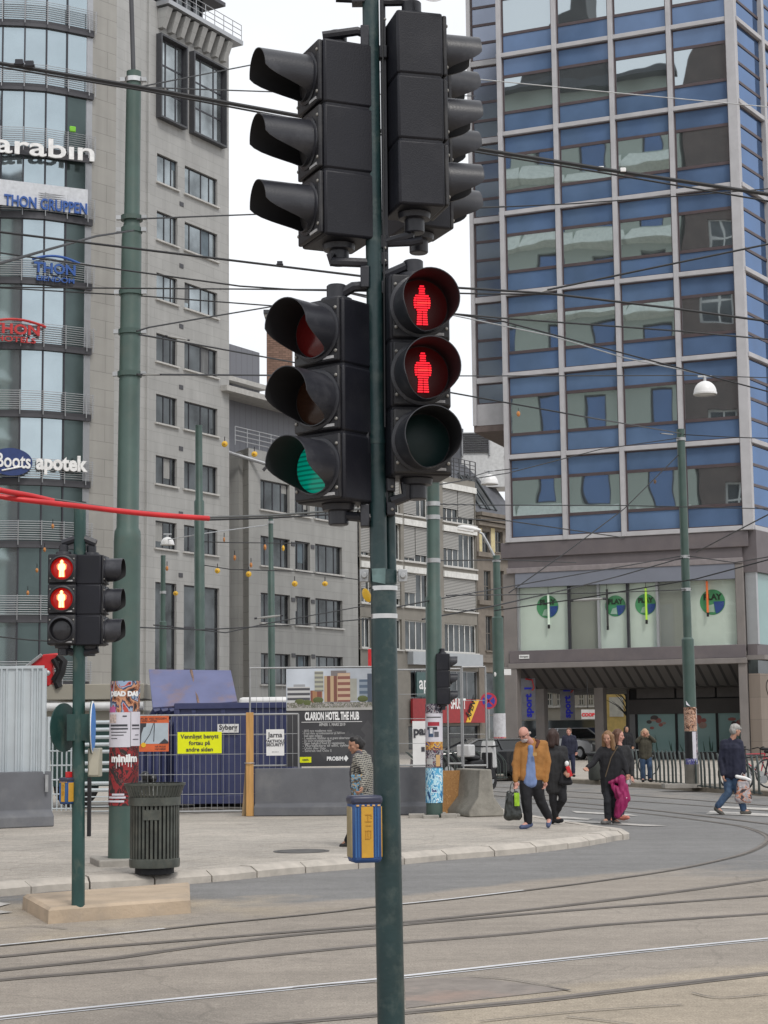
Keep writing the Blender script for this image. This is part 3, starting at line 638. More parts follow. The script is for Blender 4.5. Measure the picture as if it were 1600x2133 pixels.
# walking man on the right
Yr=gr(1525,1697).y; base=gr(1527,1698)
J=PJ(Yr,head=(1532,1521,-.03),ls=(1508,1548,.06),rs=(1540,1547,-.06),le=(1502,1584,.03),re=(1547,1582,-.06),lw=(1506,1614,-.06),rw=(1549,1610,-.10),lh=(1517,1612,.04),rh=(1534,1612,-.04),lk=(1517,1651,.02),rk=(1538,1650,-.02),la=(1494,1681,.05),ra=(1550,1688,-.05),lt=(1506,1696,.0),rt=(1562,1692,-.08))
o,M,P,j,B=person('grey haired man in a navy jacket and jeans striding right with a shopping bag',base,J,NAVY,DENIM,pm('shoe_grey',(.10,.095,.085),.7,0,.3,12),SKIN[0],('cap',pm('hair_silver',(.36,.35,.33),.8,0,.25,25)),f=Vector((.93,.28,-.05)),bulk=1.12,hem=.0,trou=1.08)
c=at(1549,1670,Yr-.14); bo=bag('orange and grey plastic shopping bag with white top held by the striding man',(c.x,c.y,c.z),.24,.42,.16,collage('bag_print',[(.03,.03,.035),(.05,.05,.06),(.5,.22,.14),(.40,.37,.38),(.30,.28,.30),(.55,.52,.52),(.03,.03,.04)],5,stretch=(.6,.6,1.2)),seed=8)
m=MB(); m.cap((-.12,-.04,.47),.035,(.03,-.03,.44),.035); m.cap((.03,-.03,.44),.035,(.13,-.02,.40),.03); bake(m,.01,2,'white_top',WHITE,bo)
# woman in the patterned coat behind the main pole
Yp2=gr(722,1764,KZ).y; base=gr(745,1762,KZ)
m=bpy.data.materials.new('coat_maze_weave'); m.use_nodes=True; N,L=nt(m); b=N['Principled BSDF']; b.inputs['Roughness'].default_value=.9
tc=N.new('ShaderNodeTexCoord'); mp=N.new('ShaderNodeMapping'); mp.inputs['Rotation'].default_value=(.2,.15,.3); L.new(tc.outputs['Object'],mp.inputs[0])
k=N.new('ShaderNodeTexBrick'); k.inputs['Scale'].default_value=1; k.inputs['Brick Width'].default_value=.075; k.inputs['Row Height'].default_value=.028; k.inputs['Mortar Size'].default_value=.006; k.inputs['Mortar Smooth'].default_value=0
k.inputs['Color1'].default_value=(.04,.04,.045,1); k.inputs['Color2'].default_value=(.09,.085,.08,1); k.inputs['Mortar'].default_value=(.33,.315,.27,1)
sp=N.new('ShaderNodeSeparateXYZ'); L.new(mp.outputs[0],sp.inputs[0]); ad=N.new('ShaderNodeMath'); L.new(sp.outputs[0],ad.inputs[0]); L.new(sp.outputs[1],ad.inputs[1]); cb=N.new('ShaderNodeCombineXYZ'); L.new(ad.outputs[0],cb.inputs[0]); L.new(sp.outputs[2],cb.inputs[1]); L.new(cb.outputs[0],k.inputs['Vector']); L.new(k.outputs[0],b.inputs['Base Color']); COATM=m
J=PJ(Yp2,head=(741,1552),ls=(744,1580,-.14),rs=(764,1580,.14),le=(762,1617,-.22),re=(768,1622,.2),lw=(754,1640,-.32),rw=(750,1640,.10),lh=(752,1655,-.07),rh=(756,1655,.07),lk=(748,1705,-.12),rk=(752,1705,.1),la=(724,1752,.1),ra=(775,1752,-.05),lt=(712,1762,.1),rt=(760,1762,-.05))
J['la'],J['ra']=J['la'],J['ra']
o,M,P,j,B=person('woman with dark hair in a patterned coat walking left behind the main pole',base,J,COATM,BLKC,pm('shoe_black_heel',(.015,.013,.013),.4),SKIN[2],('bun',pm('hair_black',(.012,.010,.010),.5,0,.3,20)),f=Vector((-.93,-.30,-.18)),bulk=1.0,fold=.006,coat_to=at(748,1698,Yp2),hem=-.1,grip=(1.0,1.0))
m=MB(); nk=(j['ls']+j['rs'])/2; m.cap(nk+Vector((-.04,-.06,.06)),.05,nk+Vector((-.05,.06,.06)),.05); m.cap(nk+Vector((-.09,-.07,.02)),.05,nk+Vector((-.13,-.04,-.22)),.045); m.cap(nk+Vector((-.13,-.05,-.2)),.045,nk+Vector((-.13,-.02,-.38)),.03); bake(m,.011,2,'scarf',pm('scarf_dark',(.03,.03,.045),.9,0,.6,8,col2=(.14,.13,.15)),o,.008,9)
m=MB(); 
for (x,z,a) in ((-.145,-.42,.06),(-.10,-.62,.05),(.02,-.60,.05)): m.box(nk.x+x,nk.x+x+.10,nk.y-.20,nk.y-.14,nk.z+z,nk.z+z+.02)
c=at(745,1622,Yp2-.25); s_=thing('patterned_bag','ochre and blue patterned bag held in front of the woman in the patterned coat','bag',(c.x,c.y,at(745,1655,Yp2).z)); MB().box(-.09,.07,-.03,.03,0,.27).build('bag_body',collage('bag_ochre',[(.36,.2,.05),(.05,.05,.05),(.12,.28,.42),(.4,.24,.07),(.4,.38,.33)],14),s_,bevel=.015); m=MB(); m.tube([(-.05,0,.27),(-.03,0,.36),(.02,0,.36),(.04,0,.27)],.008,5); m.build('handle',BLKM,s_)
# far pedestrians
def farp(label,px,pyf,Y,htop,top,legs,shoe,skin,hair,f,arms='down',z=KZ,**kw):
    b=at(px,pyf,Y); b.z=z; s=Y/FPX; yt=htop; H=at(px,yt,Y).z-z; k=H/1.75
    X=lambda x,y,zz: (b.x+x*k,b.y+y*k,z+zz*k)
    J=dict(head=X(0,0,1.62),ls=X(-.18,0,1.42),rs=X(.18,0,1.42),lh=X(-.09,0,.9),rh=X(.09,0,.9),lk=X(-.10,-.03,.5),rk=X(.12,-.05,.5),la=X(-.10,.05,.09),ra=X(.13,.02,.09),lt=X(-.12,-.14,.04),rt=X(.15,-.16,.04))
    if arms=='down': J.update(le=X(-.25,.0,1.15),re=X(.25,0,1.15),lw=X(-.24,-.08,.9),rw=X(.24,-.08,.9))
    else: J.update(le=X(-.30,-.12,1.35),re=X(.30,-.12,1.35),lw=X(-.13,-.16,1.52),rw=X(.13,-.16,1.52))
    return person(label,b,J,top,legs,shoe,skin,hair,f=f,**kw)
o=farp('man in a dark quilted vest and green sleeves standing beyond the crossing',1187,1602,56,1517,NAVY,pm('jeans_navy',(.02,.025,.06),.8),BLKC,SKIN[1],('bun',pm('hair_short',(.12,.07,.05),.8)),Vector((-.3,-.9,0)))
o=farp('blonde woman in an olive jacket raising both hands to her hair by the bike racks',1346,1622,50,1519,pm('cloth_olive',(.055,.05,.035),.85,0,.3,7),DENIM,BLKC,SKIN[0],('long',pm('hair_blonde',(.42,.28,.18),.7,0,.25,20)),Vector((0,-1,-.1)),'up',hem=-.06)
o=farp('dark clothed person standing in the shadowed doorway under the tower',1307,1598,68,1513,BLKC,BLKC,BLKC,SKIN[2],('bob',pm('hair_darkest',(.02,.015,.012),.6)),Vector((.2,-.9,0)),hem=-.2)  # near-black hair colour
# ------------------------------------------------------------------ buildings
STB=stone('pale_stone_cladding',(.42,.42,.412),1.5,.62,.8,.013,.025)
STC=stone('grey_stone_cladding',(.37,.37,.36),1.35,.72,.8,.012,.025)
STA=stone('shaded_face_stone',(.355,.346,.325),2.2,1.0,.68,.016,.03)  # darker stone colour puts shade into the left-turned faces
BAND=pm('dark_grey_band',(.075,.075,.085),.5,.2,.08,2)
MULL=pm('window_mullion_dark',(.045,.045,.055),.4,.3,.1,3)
ALU=pm('aluminium_light',(.42,.43,.45),.4,.5,.06,2)
GLA=glass('curtain_glass_pale',(.42,.50,.54),.04,.8,.015,.4,.08)
GLB=glass('window_glass_grey',(.31,.345,.36),.05,.75,.08,.9,.55)
GLD=glass('window_glass_dark',(.095,.105,.11),.06,.6,.09,.9,.65)
GREENGL=glass('dark_green_glass',(.075,.105,.105),.08,.5,.02,.5,.2)
CURT=[pm('curtain_pale',(.34,.34,.33),.8,0,.15,3,stretch=(9,9,.4)),pm('curtain_grey',(.16,.165,.17),.8,0,.3,3,stretch=(9,9,.4)),pm('curtain_blue_grey',(.12,.16,.19),.6,0,.2,2)]
SILL=pm('pale_sill',(.55,.54,.52),.7)
BLINDM=pm('white_blind_box',(.7,.7,.68),.6)
# --- A: office tower block with a bowed glass front and stone side
off=thing('office_building','tall pale stone office block with a bowed glass front, rail balconies and shop signs','building',tuple(at(233,1480,100.0)[:2])+(0,))
fpx=[(-330,97.6),(-250,97.2),(-170,96.9),(-90,96.8),(-60,96.7),(-15,96.75),(33,96.9),(80,97.2),(125,97.8),(169,98.45),(181,98.7)]
P=[at(a,1480,d) for a,d in fpx]; P=[Vector((p.x,p.y)) for p in P]
bands=[-65,67,197,327,459,593,727,865,1004,1132,1285,1420]
zb=[at(181,y,98.7).z for y in bands]; zb[-1]=max(zb[-1],.2)
BH=.38
HOLEP=[]
for i in range(len(bands)-1):           # storey between band i (above) and band i+1 (below)
    zt=zb[i]-BH; z0=zb[i+1]
    pan=MB()
    for k in range(len(P)-1):
        a,b=P[k],P[k+1]; F=Fac(a,b); last=(k==len(P)-3 or k==len(P)-2)
        if k==len(P)-2:
            MB().box(0,F.w,-.02,.25,z0,zt).build('corner_post',ALU,off,F.M); continue
        gm=GREENGL if (k==len(P)-3 and i in (2,3,4,5,6,7,8,9)) or (i>=8 and k>=6) else GLA
        MB().box(.04,F.w-.04,.0,.03,z0+.02,zt-.02).build('glass_panel',gm,off,F.M)
        MB().box(-.045,.045,-.07,.06,z0,zt).build('mullion',MULL,off,F.M)
    # floor band
    vs=[];n=len(P)
    o2=offset(P,.25); fr=offset(P,-.18)
    mb=MB()
    for k in range(n): 
        for p,z in ((fr[k],z0-BH),(fr[k],z0),(o2[k],z0),(o2[k],z0-BH)): vs.append((p.x,p.y,z))
    fs=[]
    for k in range(n-1):
        for e in range(4): e2=(e+1)%4; fs.append((k*4+e,(k+1)*4+e,(k+1)*4+e2,k*4+e2))
    fs+=[(0,1,2,3),tuple((n-1)*4+e for e in (3,2,1,0))]
    mb.add(vs,fs); mb.build('floor_band',BAND,off,Matrix.Identity(4))
    # slatted balustrade hung on the front
    rl=offset(P,-.34); rl=rl+[rl[-1]+(rl[-1]-rl[-2]).normalized()*.10]
    mb=MB()
    for q in range(9):
        z=z0+.06+q*.125
        mb.tube([(p.x,p.y,z) for p in rl],.018,5)
    for p in rl[:-1]: mb.box(p.x-.02,p.x+.02,p.y-.02,p.y+.04,z0-.25,z0+1.12)
    mb.build('balustrade',ALU,off,Matrix.Identity(4))
# pale green columns just inside the end pane
GC=pm('pale_green_column',(.33,.5,.42),.5)
F=Fac(P[-3],P[-2])
# side stone faces
pB0=at(181,1480,98.7); pB1=at(233,1480,100.0); pB2=at(478,1480,109.9)
F1=Fac(P[-1],pB1); FB=Fac(pB1,pB2)
ztop=FB.z(478,90)
mb=MB(); wall(mb,0,F1.w,0,ztop+8,[],.2); mb.build('stone_shaft',STA,off,F1.M)
bx=lambda px,y=800: FB.x(px,y)
xa0,xa1=bx(327,400),bx(370,400); xb0,xb1=bx(385,400),bx(453,400)
tops=[318,438,567,693,820,948,1084]; bots=[378,498,622,752,880,1007,1141]
rows=[(FB.z(327,b),FB.z(327,t)) for t,b in zip(tops,bots)]
holes=[(a,b,z0,z1) for z0,z1 in rows for a,b in ((xa0,xa1),(xb0,xb1))]
zg=FB.z(327,1212); holes+=[(xa0,xa1,.3,zg),(xb0,xb1+.2,.3,zg)]
big=[(bx(325,200),bx(381,200),FB.z(325,245),FB.z(325,70)),(bx(394,200),bx(463,200),FB.z(394,283),FB.z(394,107))]
big=[(a,b,big[0][2],big[0][3]) for a,b,_,_ in big]
mb=MB(); wall(mb,0,FB.w,0,ztop,holes+big,.28); mb.box(0,FB.w,.75,14,0,ztop-.3); mb.build('stone_wall',STB,off,FB.M)
mb=MB(); mb.box(FB.w-.06,FB.w,0.001,.76,0,ztop); mb.build('wall_return',STB,off,FB.M)
mb=MB(); x=bx(307,400); mb.box(x-.09,x+.09,-.14,-.002,0,ztop+7); mb.build('vertical_fin',STB,off,FB.M)
mb=MB(); mb.box(0.05,x-.1,.3,6,ztop-.29,ztop+8); mb.build('lift_tower',STB,off,FB.M)
for z0,z1 in rows:
    hi=z0>25  # paler glass in the higher rows stands in for stronger sky reflection
    window(off,FB.M,xa0,xa1,z0,z1,.2,MULL,GLB if hi else GLD,2,0,.07,SILL,vs=[.45,.78],curtain=CURT)
    window(off,FB.M,xb0,xb1,z0,z1,.2,MULL,GLB if hi else GLD,2,0,.07,SILL,vs=[.2,.55,.8],curtain=CURT)
for a,b in ((xa0,xa1),(xb0,xb1+.2)): window(off,FB.M,a,b,.3,zg,.2,MULL,GLD,2,3,.09,name='tall_window')
mb=MB()
for (a,b,z0,z1) in big:
    window(off,FB.M,a+.12,b-.12,z0+.12,z1-.12,-.02,MULL,GLB,3,2,.1,name='oriel_window',vs=[.3,.72])
    m2=MB(); m2.box(a,a+.12,-.4,.1,z0,z1);m2.box(b-.12,b,-.4,.1,z0,z1);m2.box(a+.12,b-.12,-.4,.1,z0,z0+.12);m2.box(a+.12,b-.12,-.4,.1,z1-.12,z1); m2.build('oriel_frame',DKGREY,off,FB.M)
# vents between the windows
for t in tops[1:]+[1212]:
    z=FB.z(375,t-14); MB().box(bx(374,500),bx(382,500),-.03,.01,z-.13,z+.13).build('wall_vent',BAND,off,FB.M)
# cornice brackets and roof terrace
for k in range(8):
    xk=bx(333,60)+(bx(460,60)-bx(333,60))*k/7
    m2=MB(); m2.M=T(xk,0,ztop-1.6); m2.add([(-.25,-.02,1.2),(.25,-.02,1.2),(.25,-.8,1.2),(-.25,-.8,1.2),(-.18,-.02,0),(.18,-.02,0),(.18,-.35,0),(-.18,-.35,0)],[(0,1,2,3),(4,7,6,5),(0,4,5,1),(1,5,6,2),(2,6,7,3),(3,7,4,0)]); m2.build('cornice_bracket',STB,off,FB.M)
m2=MB(); m2.box(bx(325,60),FB.w+.25,-.95,.3,ztop-.28,ztop+.0); m2.build('cornice',ALU,off,FB.M)
m2=MB()
for z in (.35,.7,1.05): m2.tube([(bx(325,60),-.85,ztop+z),(FB.w+.2,-.85,ztop+z)],.025,6)
for k in range(9): xk=bx(325,60)+(FB.w+.2-bx(325,60))*k/8; m2.tube([(xk,-.85,ztop),(xk,-.85,ztop+1.05)],.025,6)
m2.build('roof_rail',ALU,off,FB.M)
xp0,xp1=bx(340,30),bx(462,60)-.6
m2=MB(); m2.box(xp0,xp1,1.2,9,ztop,ztop+7); m2.build('penthouse',GLD,off,FB.M)
for z in (0.4,3.6): MB().box(xp0-.1,xp1+1.6,.4,9.2,ztop+z+2.2,ztop+z+2.45).build('penthouse_eave',BAND,off,FB.M)
for k in range(7): xk=xp0+(xp1-xp0)*k/6; MB().box(xk-.06,xk+.06,1.1,1.3,ztop,ztop+7).build('penthouse_mullion',MULL,off,FB.M)
# signs on the glass front (things of their own)
FS=Fac(P[6],P[9])
def fx(px,py): return FS.sz(px,py)
def letters(thing_,s,px0,px1,yb,size_px,mat,bold=0.0,dy=-.55,ext=.06,name='lettering',yaw=0):
    x0,z0=fx(px0,yb); x1,_=fx(px1,yb); sz=size_px/FPX*97.5
    return text(s,sz,mat,thing_,W=FS.M@T(x0,dy,z0)@RY(math.atan2(-(fx(px1,yb)[1]-z0),x1-x0)*0)@RZ(yaw),extrude=ext,bold=bold,width=x1-x0,name=name)
SW=pm('sign_white_letters',(.85,.85,.85),.4); SBL=pm('sign_blue_letters',(.03,.10,.36),.4); SRD=pm('sign_red_letters',(.5,.03,.03),.4); SGR=pm('sign_green_dot',(.2,.55,.03),.4)
c=fx(90,300); o=thing('shop_sign','large white rounded letters ending in arabin with a green i dot','sign',FS.M@Vector((c[0],-.5,c[1])))
letters(o,'sarabın',-50,184,318,57,SW,.022,yaw=rad(-5))
x,z=fx(146,275); MB().box(x-.18,x+.18,-.62,-.5,z-.18,z+.16).build('green_dot',SGR,o,FS.M,bevel=.05)
MB().box(fx(-60,315)[0],fx(182,315)[0],-.42,-.36,fx(90,332)[1],fx(90,322)[1]).build('mounting_rail',BAND,o,FS.M)
c=fx(90,420); o=thing('shop_sign','pale long board with THON GRUPPEN in blue letters','sign',FS.M@Vector((c[0],-.5,c[1])))
MB().box(fx(-60,400)[0],fx(178,420)[0],-.5,-.42,fx(178,452)[1],fx(178,400)[1]).build('board',pm('sign_board_pale',(.62,.64,.68),.5),o,FS.M)
letters(o,'THON GRUPPEN',4,176,432,33,SBL,.02)
c=fx(110,560); o=thing('shop_sign','blue roof-shaped sign reading THON EIENDOM on the slatted rail','sign',FS.M@Vector((c[0],-.5,c[1])))
def roofline(o,pa,pb,y,m):
    x0,z0=fx(pa,y); x1,_=fx(pb,y); n=10
    mb=MB(); mb.tube([(x0+(x1-x0)*k/n,-.6,z0+.35*math.sin(math.pi*k/n*.9+.15)-.1) for k in range(n+1)],.075,6); mb.build('roof_stroke',m,o,FS.M)
roofline(o,62,160,543,SBL); letters(o,'THON',66,152,570,30,SBL,.022); letters(o,'EIENDOM',70,148,588,15,SBL,.004)
c=fx(30,690); o=thing('shop_sign','red roof-shaped sign reading THON HOTELS on the slatted rail','sign',FS.M@Vector((c[0],-.5,c[1])))
roofline(o,-30,90,674,SRD); letters(o,'THON',-24,78,695,29,SRD,.022); letters(o,'HOTELS',-14,68,713,16,SRD,.004)
c=fx(18,965); o=thing('shop_sign','dark blue oval sign with white Boots script on the glass front','sign',FS.M@Vector((c[0],-.5,c[1])))
mb=MB(); rx=45/FPX*97; rz=29/FPX*97; mb.prism([(c[0]+rx*math.cos(a*math.pi/20),c[1]+rz*math.sin(a*math.pi/20)) for a in range(40)],-.62,-.5); mb.build('oval_board',pm('sign_navy',(.02,.045,.17),.4),o,FS.M)
letters(o,'Boots',-16,56,975,42,SW,.02,dy=-.66,ext=.02,name='script'); 
x0,z0=fx(-2,983);x1,z1=fx(40,979); MB().tube([(x0,-.66,z0),(x1,-.66,z1+.1)],.045,6).build('underline',SW,o,FS.M)
c=fx(122,970); o=thing('shop_sign','bold white letters reading apotek beside the blue oval','sign',FS.M@Vector((c[0],-.5,c[1])))
letters(o,'apotek',70,177,979,44,SW,.045)
# --- C: middle stone building
mid=thing('office_building','long grey stone office building with deep square windows and a zinc roof storey','building',tuple(at(519,1480,110.5)[:2])+(0,))
pC0=at(519,1480,110.5); pC1=at(748,1480,121.5); FC=Fac(pC0,pC1)
pR0=at(487,1480,112.5); FR=Fac(pR0,pC0)
cx=lambda px: FC.x(px,1150)
zc=FC.z(519,933)
cols=[(543,604,3),(614.6,646,2),(656.5,712.5,3)]
rr=[(998,1060),(1115,1177),(1234,1296),(1360,1425)]
rows=[(FC.z(543,b),FC.z(543,t)) for t,b in rr]
hol=[(cx(a),cx(b),z0,z1) for z0,z1 in rows for a,b,_ in cols]
mb=MB(); wall(mb,0,FC.w,0,zc,hol,.3); mb.box(0,FC.w,.75,14,0,zc-.2); mb.build('stone_wall',STC,mid,FC.M)
for z0,z1 in rows:
    for a,b,k in cols: window(mid,FC.M,cx(a),cx(b),z0,z1,.24,MULL,GLD,k,0,.08,SILL,vs=[.22,.5,.78] if k==3 else [.3,.7],curtain=CURT)
mb=MB(); wall(mb,0,FR.w,0,zc,[],.1); mb.build('stone_return',STA,mid,FR.M)
pS0=at(476,1480,113.4); FSl=Fac(pS0,pR0); MB().box(-.5,FSl.w,.0,.3,0,zc-1).build('recess_panel',DKGREY,mid,FSl.M)
for t in (1107,1226,1345):
    for pxx in (610,651): z=FC.z(543,t)-.5; MB().box(cx(pxx)-.2,cx(pxx)+.2,-.04,.01,z-.13,z+.13).build('wall_vent',BAND,mid,FC.M)
ZINC=stripes('zinc_standing_seam',((.16,.165,.19),(.10,.105,.12)),1.6,0,.45,thr=.93)
EAVE=pm('eave_soffit',(.46,.45,.43),.6)
x1=FC.w
mb=MB(); mb.box(-1.5,x1,2.0,12,zc-.2,zc+3.4); mb.build('roof_storey',ZINC,mid,FC.M)
MB().box(-2,x1,.2,12,zc+3.4,zc+3.75).build('eave',EAVE,mid,FC.M)
mb=MB(); mb.box(-2,x1*.45,3.2,12,zc+3.7,zc+7.5); mb.build('roof_storey',ZINC,mid,FC.M)
MB().box(-2,x1*.45+.2,2.6,12.2,zc+4.9,zc+5.2).build('eave',EAVE,mid,FC.M)
for k in range(3): window(mid,FC.M,-1+k*1.3,-1+k*1.3+1.0,zc+3.9,zc+4.8,3.16,MULL,GLB,2,0,.07)
mb=MB()
for z in (.3,.6,.9,1.15): mb.tube([(-1.5,-.05,zc+z),(x1,-.05,zc+z)],.03,6)
for k in range(12): mb.tube([(-1.5+(x1+1.5)*k/11,-.05,zc),(-1.5+(x1+1.5)*k/11,-.05,zc+1.15)],.025,6)
mb.build('roof_rail',ALU,mid,FC.M)
# glass bridge canopy tube between the two buildings
p0=at(462,938,110);p1=at(560,968,111); o=thing('light_bracket','pale metal bracket tube reaching out between the two stone buildings','bracket',tuple(p0))
MB().tube([p0,p1],.12,8).build('arm_tube',ALU,o,Matrix.Identity(4)); MB().tube([at(560,968,111),at(548,980,111)],.1,8).build('stay',BAND,o,Matrix.Identity(4)); MB().tube([at(470,938,110),at(458,948,110)],.1,8).build('stay',BAND,o,Matrix.Identity(4))
# brick chimney stack
BRK=stone('old_brick',(.26,.16,.12),.42,.15,.6,.02,.2)
pc=at(586,1480,121); ch=thing('chimney_stack','brown brick chimney stack rising above the zinc roof','chimney',(pc.x,pc.y,0))
zt=at(586,652,121).z; hw=26/FPX*121
MB().box(-hw,hw,-hw,hw,zc-1,zt-.5).build('brick_shaft',BRK,ch); MB().box(-hw-.12,hw+.12,-hw-.12,hw+.12,zt-.5,zt-.25).build('stone_cap',CONC,ch); 
MB().box(-hw-.2,hw+.2,-hw-.2,hw+.2,zt-.25,zt).build('metal_cap',DKGREY,ch)
# --- D: grey rendered building with white blinds
REN=pm('grey_render',(.25,.235,.21),.9,0,.07,2,.15,40,dirt=(.18,.17,.155),dsc=.7,damt=.5)
SHUT=stripes('venetian_blind',((.42,.415,.40),(.10,.10,.10)),9,2,.6,thr=.62)
gre=thing('apartment_building','grey rendered building with white window frames and half drawn venetian blinds','building',tuple(at(752,1480,121.6)[:2])+(0,))
pD0=at(752,1480,121.6); pD1=at(998,1480,134); FD=Fac(pD0,pD1); dx=lambda px: FD.x(px,1150)
zd=FD.z(935,993)
colD=[(752,772),(786,835),(842,893),(924,991)]
ys=[1016,1105,1200.5,1297]; ye=[1085,1178,1270,1358]
rows=[(FD.z(924,b),FD.z(924,t)) for t,b in zip(ys,ye)]
hol=[(dx(a),dx(b),z0,z1) for z0,z1 in rows for a,b in colD]
zf=FD.z(924,1385)
shop=[(dx(852),dx(905),zf-2.6,zf-.4),(dx(908),dx(992),zf-2.6,zf-.4),(dx(846),dx(992),.2,FD.z(924,1512))]
mb=MB(); wall(mb,0,FD.w,0,zd,hol+shop,.3); mb.box(0,FD.w,.8,14,0,zd-.2); mb.build('rendered_wall',REN,gre,FD.M)
WFR=pm('white_window_frame',(.7,.7,.68),.5)
for ri,(z0,z1) in enumerate(rows):
    for ci,(a,b) in enumerate(colD):
        X0,X1=dx(a),dx(b); nv=max(1,round((X1-X0)/.75))
        window(gre,FD.M,X0,X1,z0,z1,.22,WFR,GLD,nv,0,.09,SILL)
        if ri<3: MB().box(X0-.1,X1+.1,-.12,-.003,z1-.02,z1+.42).build('blind_box',BLINDM,gre,FD.M)
        if ri<3 or ci==1:
            fr=[.95,.5,.6,.9][(ri*3+ci*2)%4]; k=X0+(X1-X0)*[.5,1,.55,.48][(ri+ci)%4]
            MB().box(X0+.08,k-.05,.06,.11,z1-(z1-z0)*fr,z1-.05).build('venetian_blind',SHUT,gre,FD.M)
            if (ri+ci)%2: MB().box(k+.05,X1-.05,.06,.11,z1-(z1-z0)*.8,z1-.05).build('venetian_blind',SHUT,gre,FD.M)
for a,b,z0,z1 in shop[:2]: window(gre,FD.M,a,b,z0,z1,.2,ALU,GLD,4,0,.07,name='shop_window')
a,b,z0,z1=shop[2]; window(gre,FD.M,a,b,z0,z1,.22,MULL,GLD,5,1,.08,name='shop_window')
MB().box(dx(846),FD.w-.1,-.5,-.003,FD.z(924,1387),FD.z(924,1361)).build('fascia',pm('fascia_pale_blue_grey',(.4,.43,.46),.5,0,.05,2),gre,FD.M)
o=thing('shop_sign','long red shop sign with white SHUSET and a yellow slanted stripe','sign',FD.M@Vector((dx(920),-.3,FD.z(924,1480))))
MB().box(dx(848),dx(997),-.32,-.14,FD.z(924,1506),FD.z(924,1456)).build('red_board',pm('sign_board_red',(.33,.025,.03),.5),o,FD.M)
text('SHUSET',1.05,SW,o,W=FD.M@T(dx(926),-.34,FD.z(924,1476)),bold=.03,width=dx(957)-dx(926))
z0,z1=FD.z(924,1505),FD.z(924,1457); m2=MB(); m2.prism([(dx(957),z0),(dx(966),z0),(dx(985),z1),(dx(974),z1)],-.36,-.325); m2.build('yellow_stripe',YEL,o,FD.M)
text('ÅPENT',.75,BLKM,o,W=FD.M@T(dx(964),-.37,FD.z(924,1500))@RY(rad(-58)),bold=.02,width=1.9)
o=thing('shop_sign','dark teal window sign with pale letters ap under the fascia','sign',FD.M@Vector((dx(866),-.2,FD.z(924,1430))))
MB().box(dx(860),dx(886),-.2,-.08,FD.z(924,1452),FD.z(924,1402)).build('board',pm('sign_teal',(.06,.12,.12),.4),o,FD.M)
text('ap',1.3,SW,o,W=FD.M@T(dx(864),-.22,FD.z(924,1436)),bold=.02)
mb=MB()
for z in (.4,.8,1.2,1.6,2.0): mb.tube([(dx(900),-.05,zd+z*.75),(FD.w,-.05,zd+z*.75)],.03,6)
for k in range(9): xk=dx(900)+(FD.w-dx(900))*k/8; mb.tube([(xk,-.05,zd),(xk,-.05,zd+1.5)],.045,6)
mb.build('roof_rail',DKGREY,gre,FD.M)
ROOF=pm('dark_slate_roof',(.10,.105,.12),.6,0,.15,3)
MB().box(dx(852),FD.w,2.2,13,zd-.2,zd+2.3).build('roof_storey',ALU,gre,FD.M)
MB().box(dx(935),FD.w+4,3.5,13,zd,zd+5.0).build('roof_storey',ROOF,gre,FD.M)
pa=at(1003,1480,139); o=thing('rooftop_unit','white louvred ventilation housing on the roof beside the glass tower','ventilation unit',(pa.x,pa.y,at(1003,962,139).z))
zz=at(1003,900,139).z-at(1003,962,139).z; hw=33/FPX*139
MB().box(-hw,hw+1.6,0,3,-2,zz).build('housing',pm('unit_white',(.62,.63,.64),.5),o)
m2=MB()
for k in range(9): m2.box(-hw+.15,hw-.3,-.14,-.003,zz-.2-k*.18,zz-.1-k*.18)
m2.build('louvre',DKGREY,o); MB().box(hw-.3,hw-.2,-.16,-.003,zz-1.9,zz-.05).build('louvre_frame',ALU,o); MB().box(-hw+.05,-hw+.15,-.16,-.003,zz-1.9,zz-.05).build('louvre_frame',ALU,o)
# --- E: old town house squeezed beside the tower
old=thing('town_house','narrow old brown town house with a slate mansard roof and pale yellow window strips','building',tuple(at(999,1480,134.3)[:2])+(0,))
OLDM=pm('old_brown_stone',(.20,.175,.15),.9,0,.15,2,.3,25)
pE0=at(999,1480,134.3); pE1=at(1085,1480,139); FE=Fac(pE0,pE1); ex=lambda px: FE.x(px,1200)
ze=FE.z(1010,1072); hol=[]
spec=[(1006,1022,1106,1150),(1033,1049,1106,1150),(1008,1022,1188,1252),(1036,1050,1188,1252),(1010,1024,1282,1355),(1037,1050,1282,1355),(1008,1050,1400,1580)]
hol=[(ex(a),ex(b),FE.z(a,d),FE.z(a,c)) for a,b,c,d in spec]
mb=MB(); wall(mb,0,FE.w,0,ze,hol,.3); mb.box(0,FE.w,.8,10,0,ze); mb.build('stone_wall',OLDM,old,FE.M)
for h in hol: window(old,FE.M,*h,.22,pm('old_frame',(.14,.125,.11),.7) if h is hol[0] else bpy.data.materials['old_frame'],GLD,2,1,.07,OLDM)
for z in (0,.35,.7): MB().box(-.1,FE.w,-.35-z*.4,-.003,ze-.9+z,ze-.62+z).build('cornice',OLDM,old,FE.M)
for px_ in (1380,1260,1160): MB().box(-.1,FE.w,-.25,-.003,FE.z(1005,px_),FE.z(1005,px_)+.35).build('string_course',OLDM,old,FE.M)
YP=pm('pale_yellow_render',(.6,.52,.3),.8)
for a,b in ((999.5,1005),(1024,1032)): MB().box(ex(a),ex(b),-.03,-.002,FE.z(a,1152),FE.z(a,1100)).build('yellow_strip',YP,old,FE.M)
m2=MB(); m2.M=T(0,0,ze-.2); m2.add([(0,-.3,0),(FE.w,-.3,0),(FE.w,3.2,4.6),(0,3.2,4.6),(0,9,0),(FE.w,9,0)],[(0,1,2,3),(0,3,4),(1,5,2),(3,2,5,4)]); m2.build('mansard_roof',ROOF,old,FE.M)
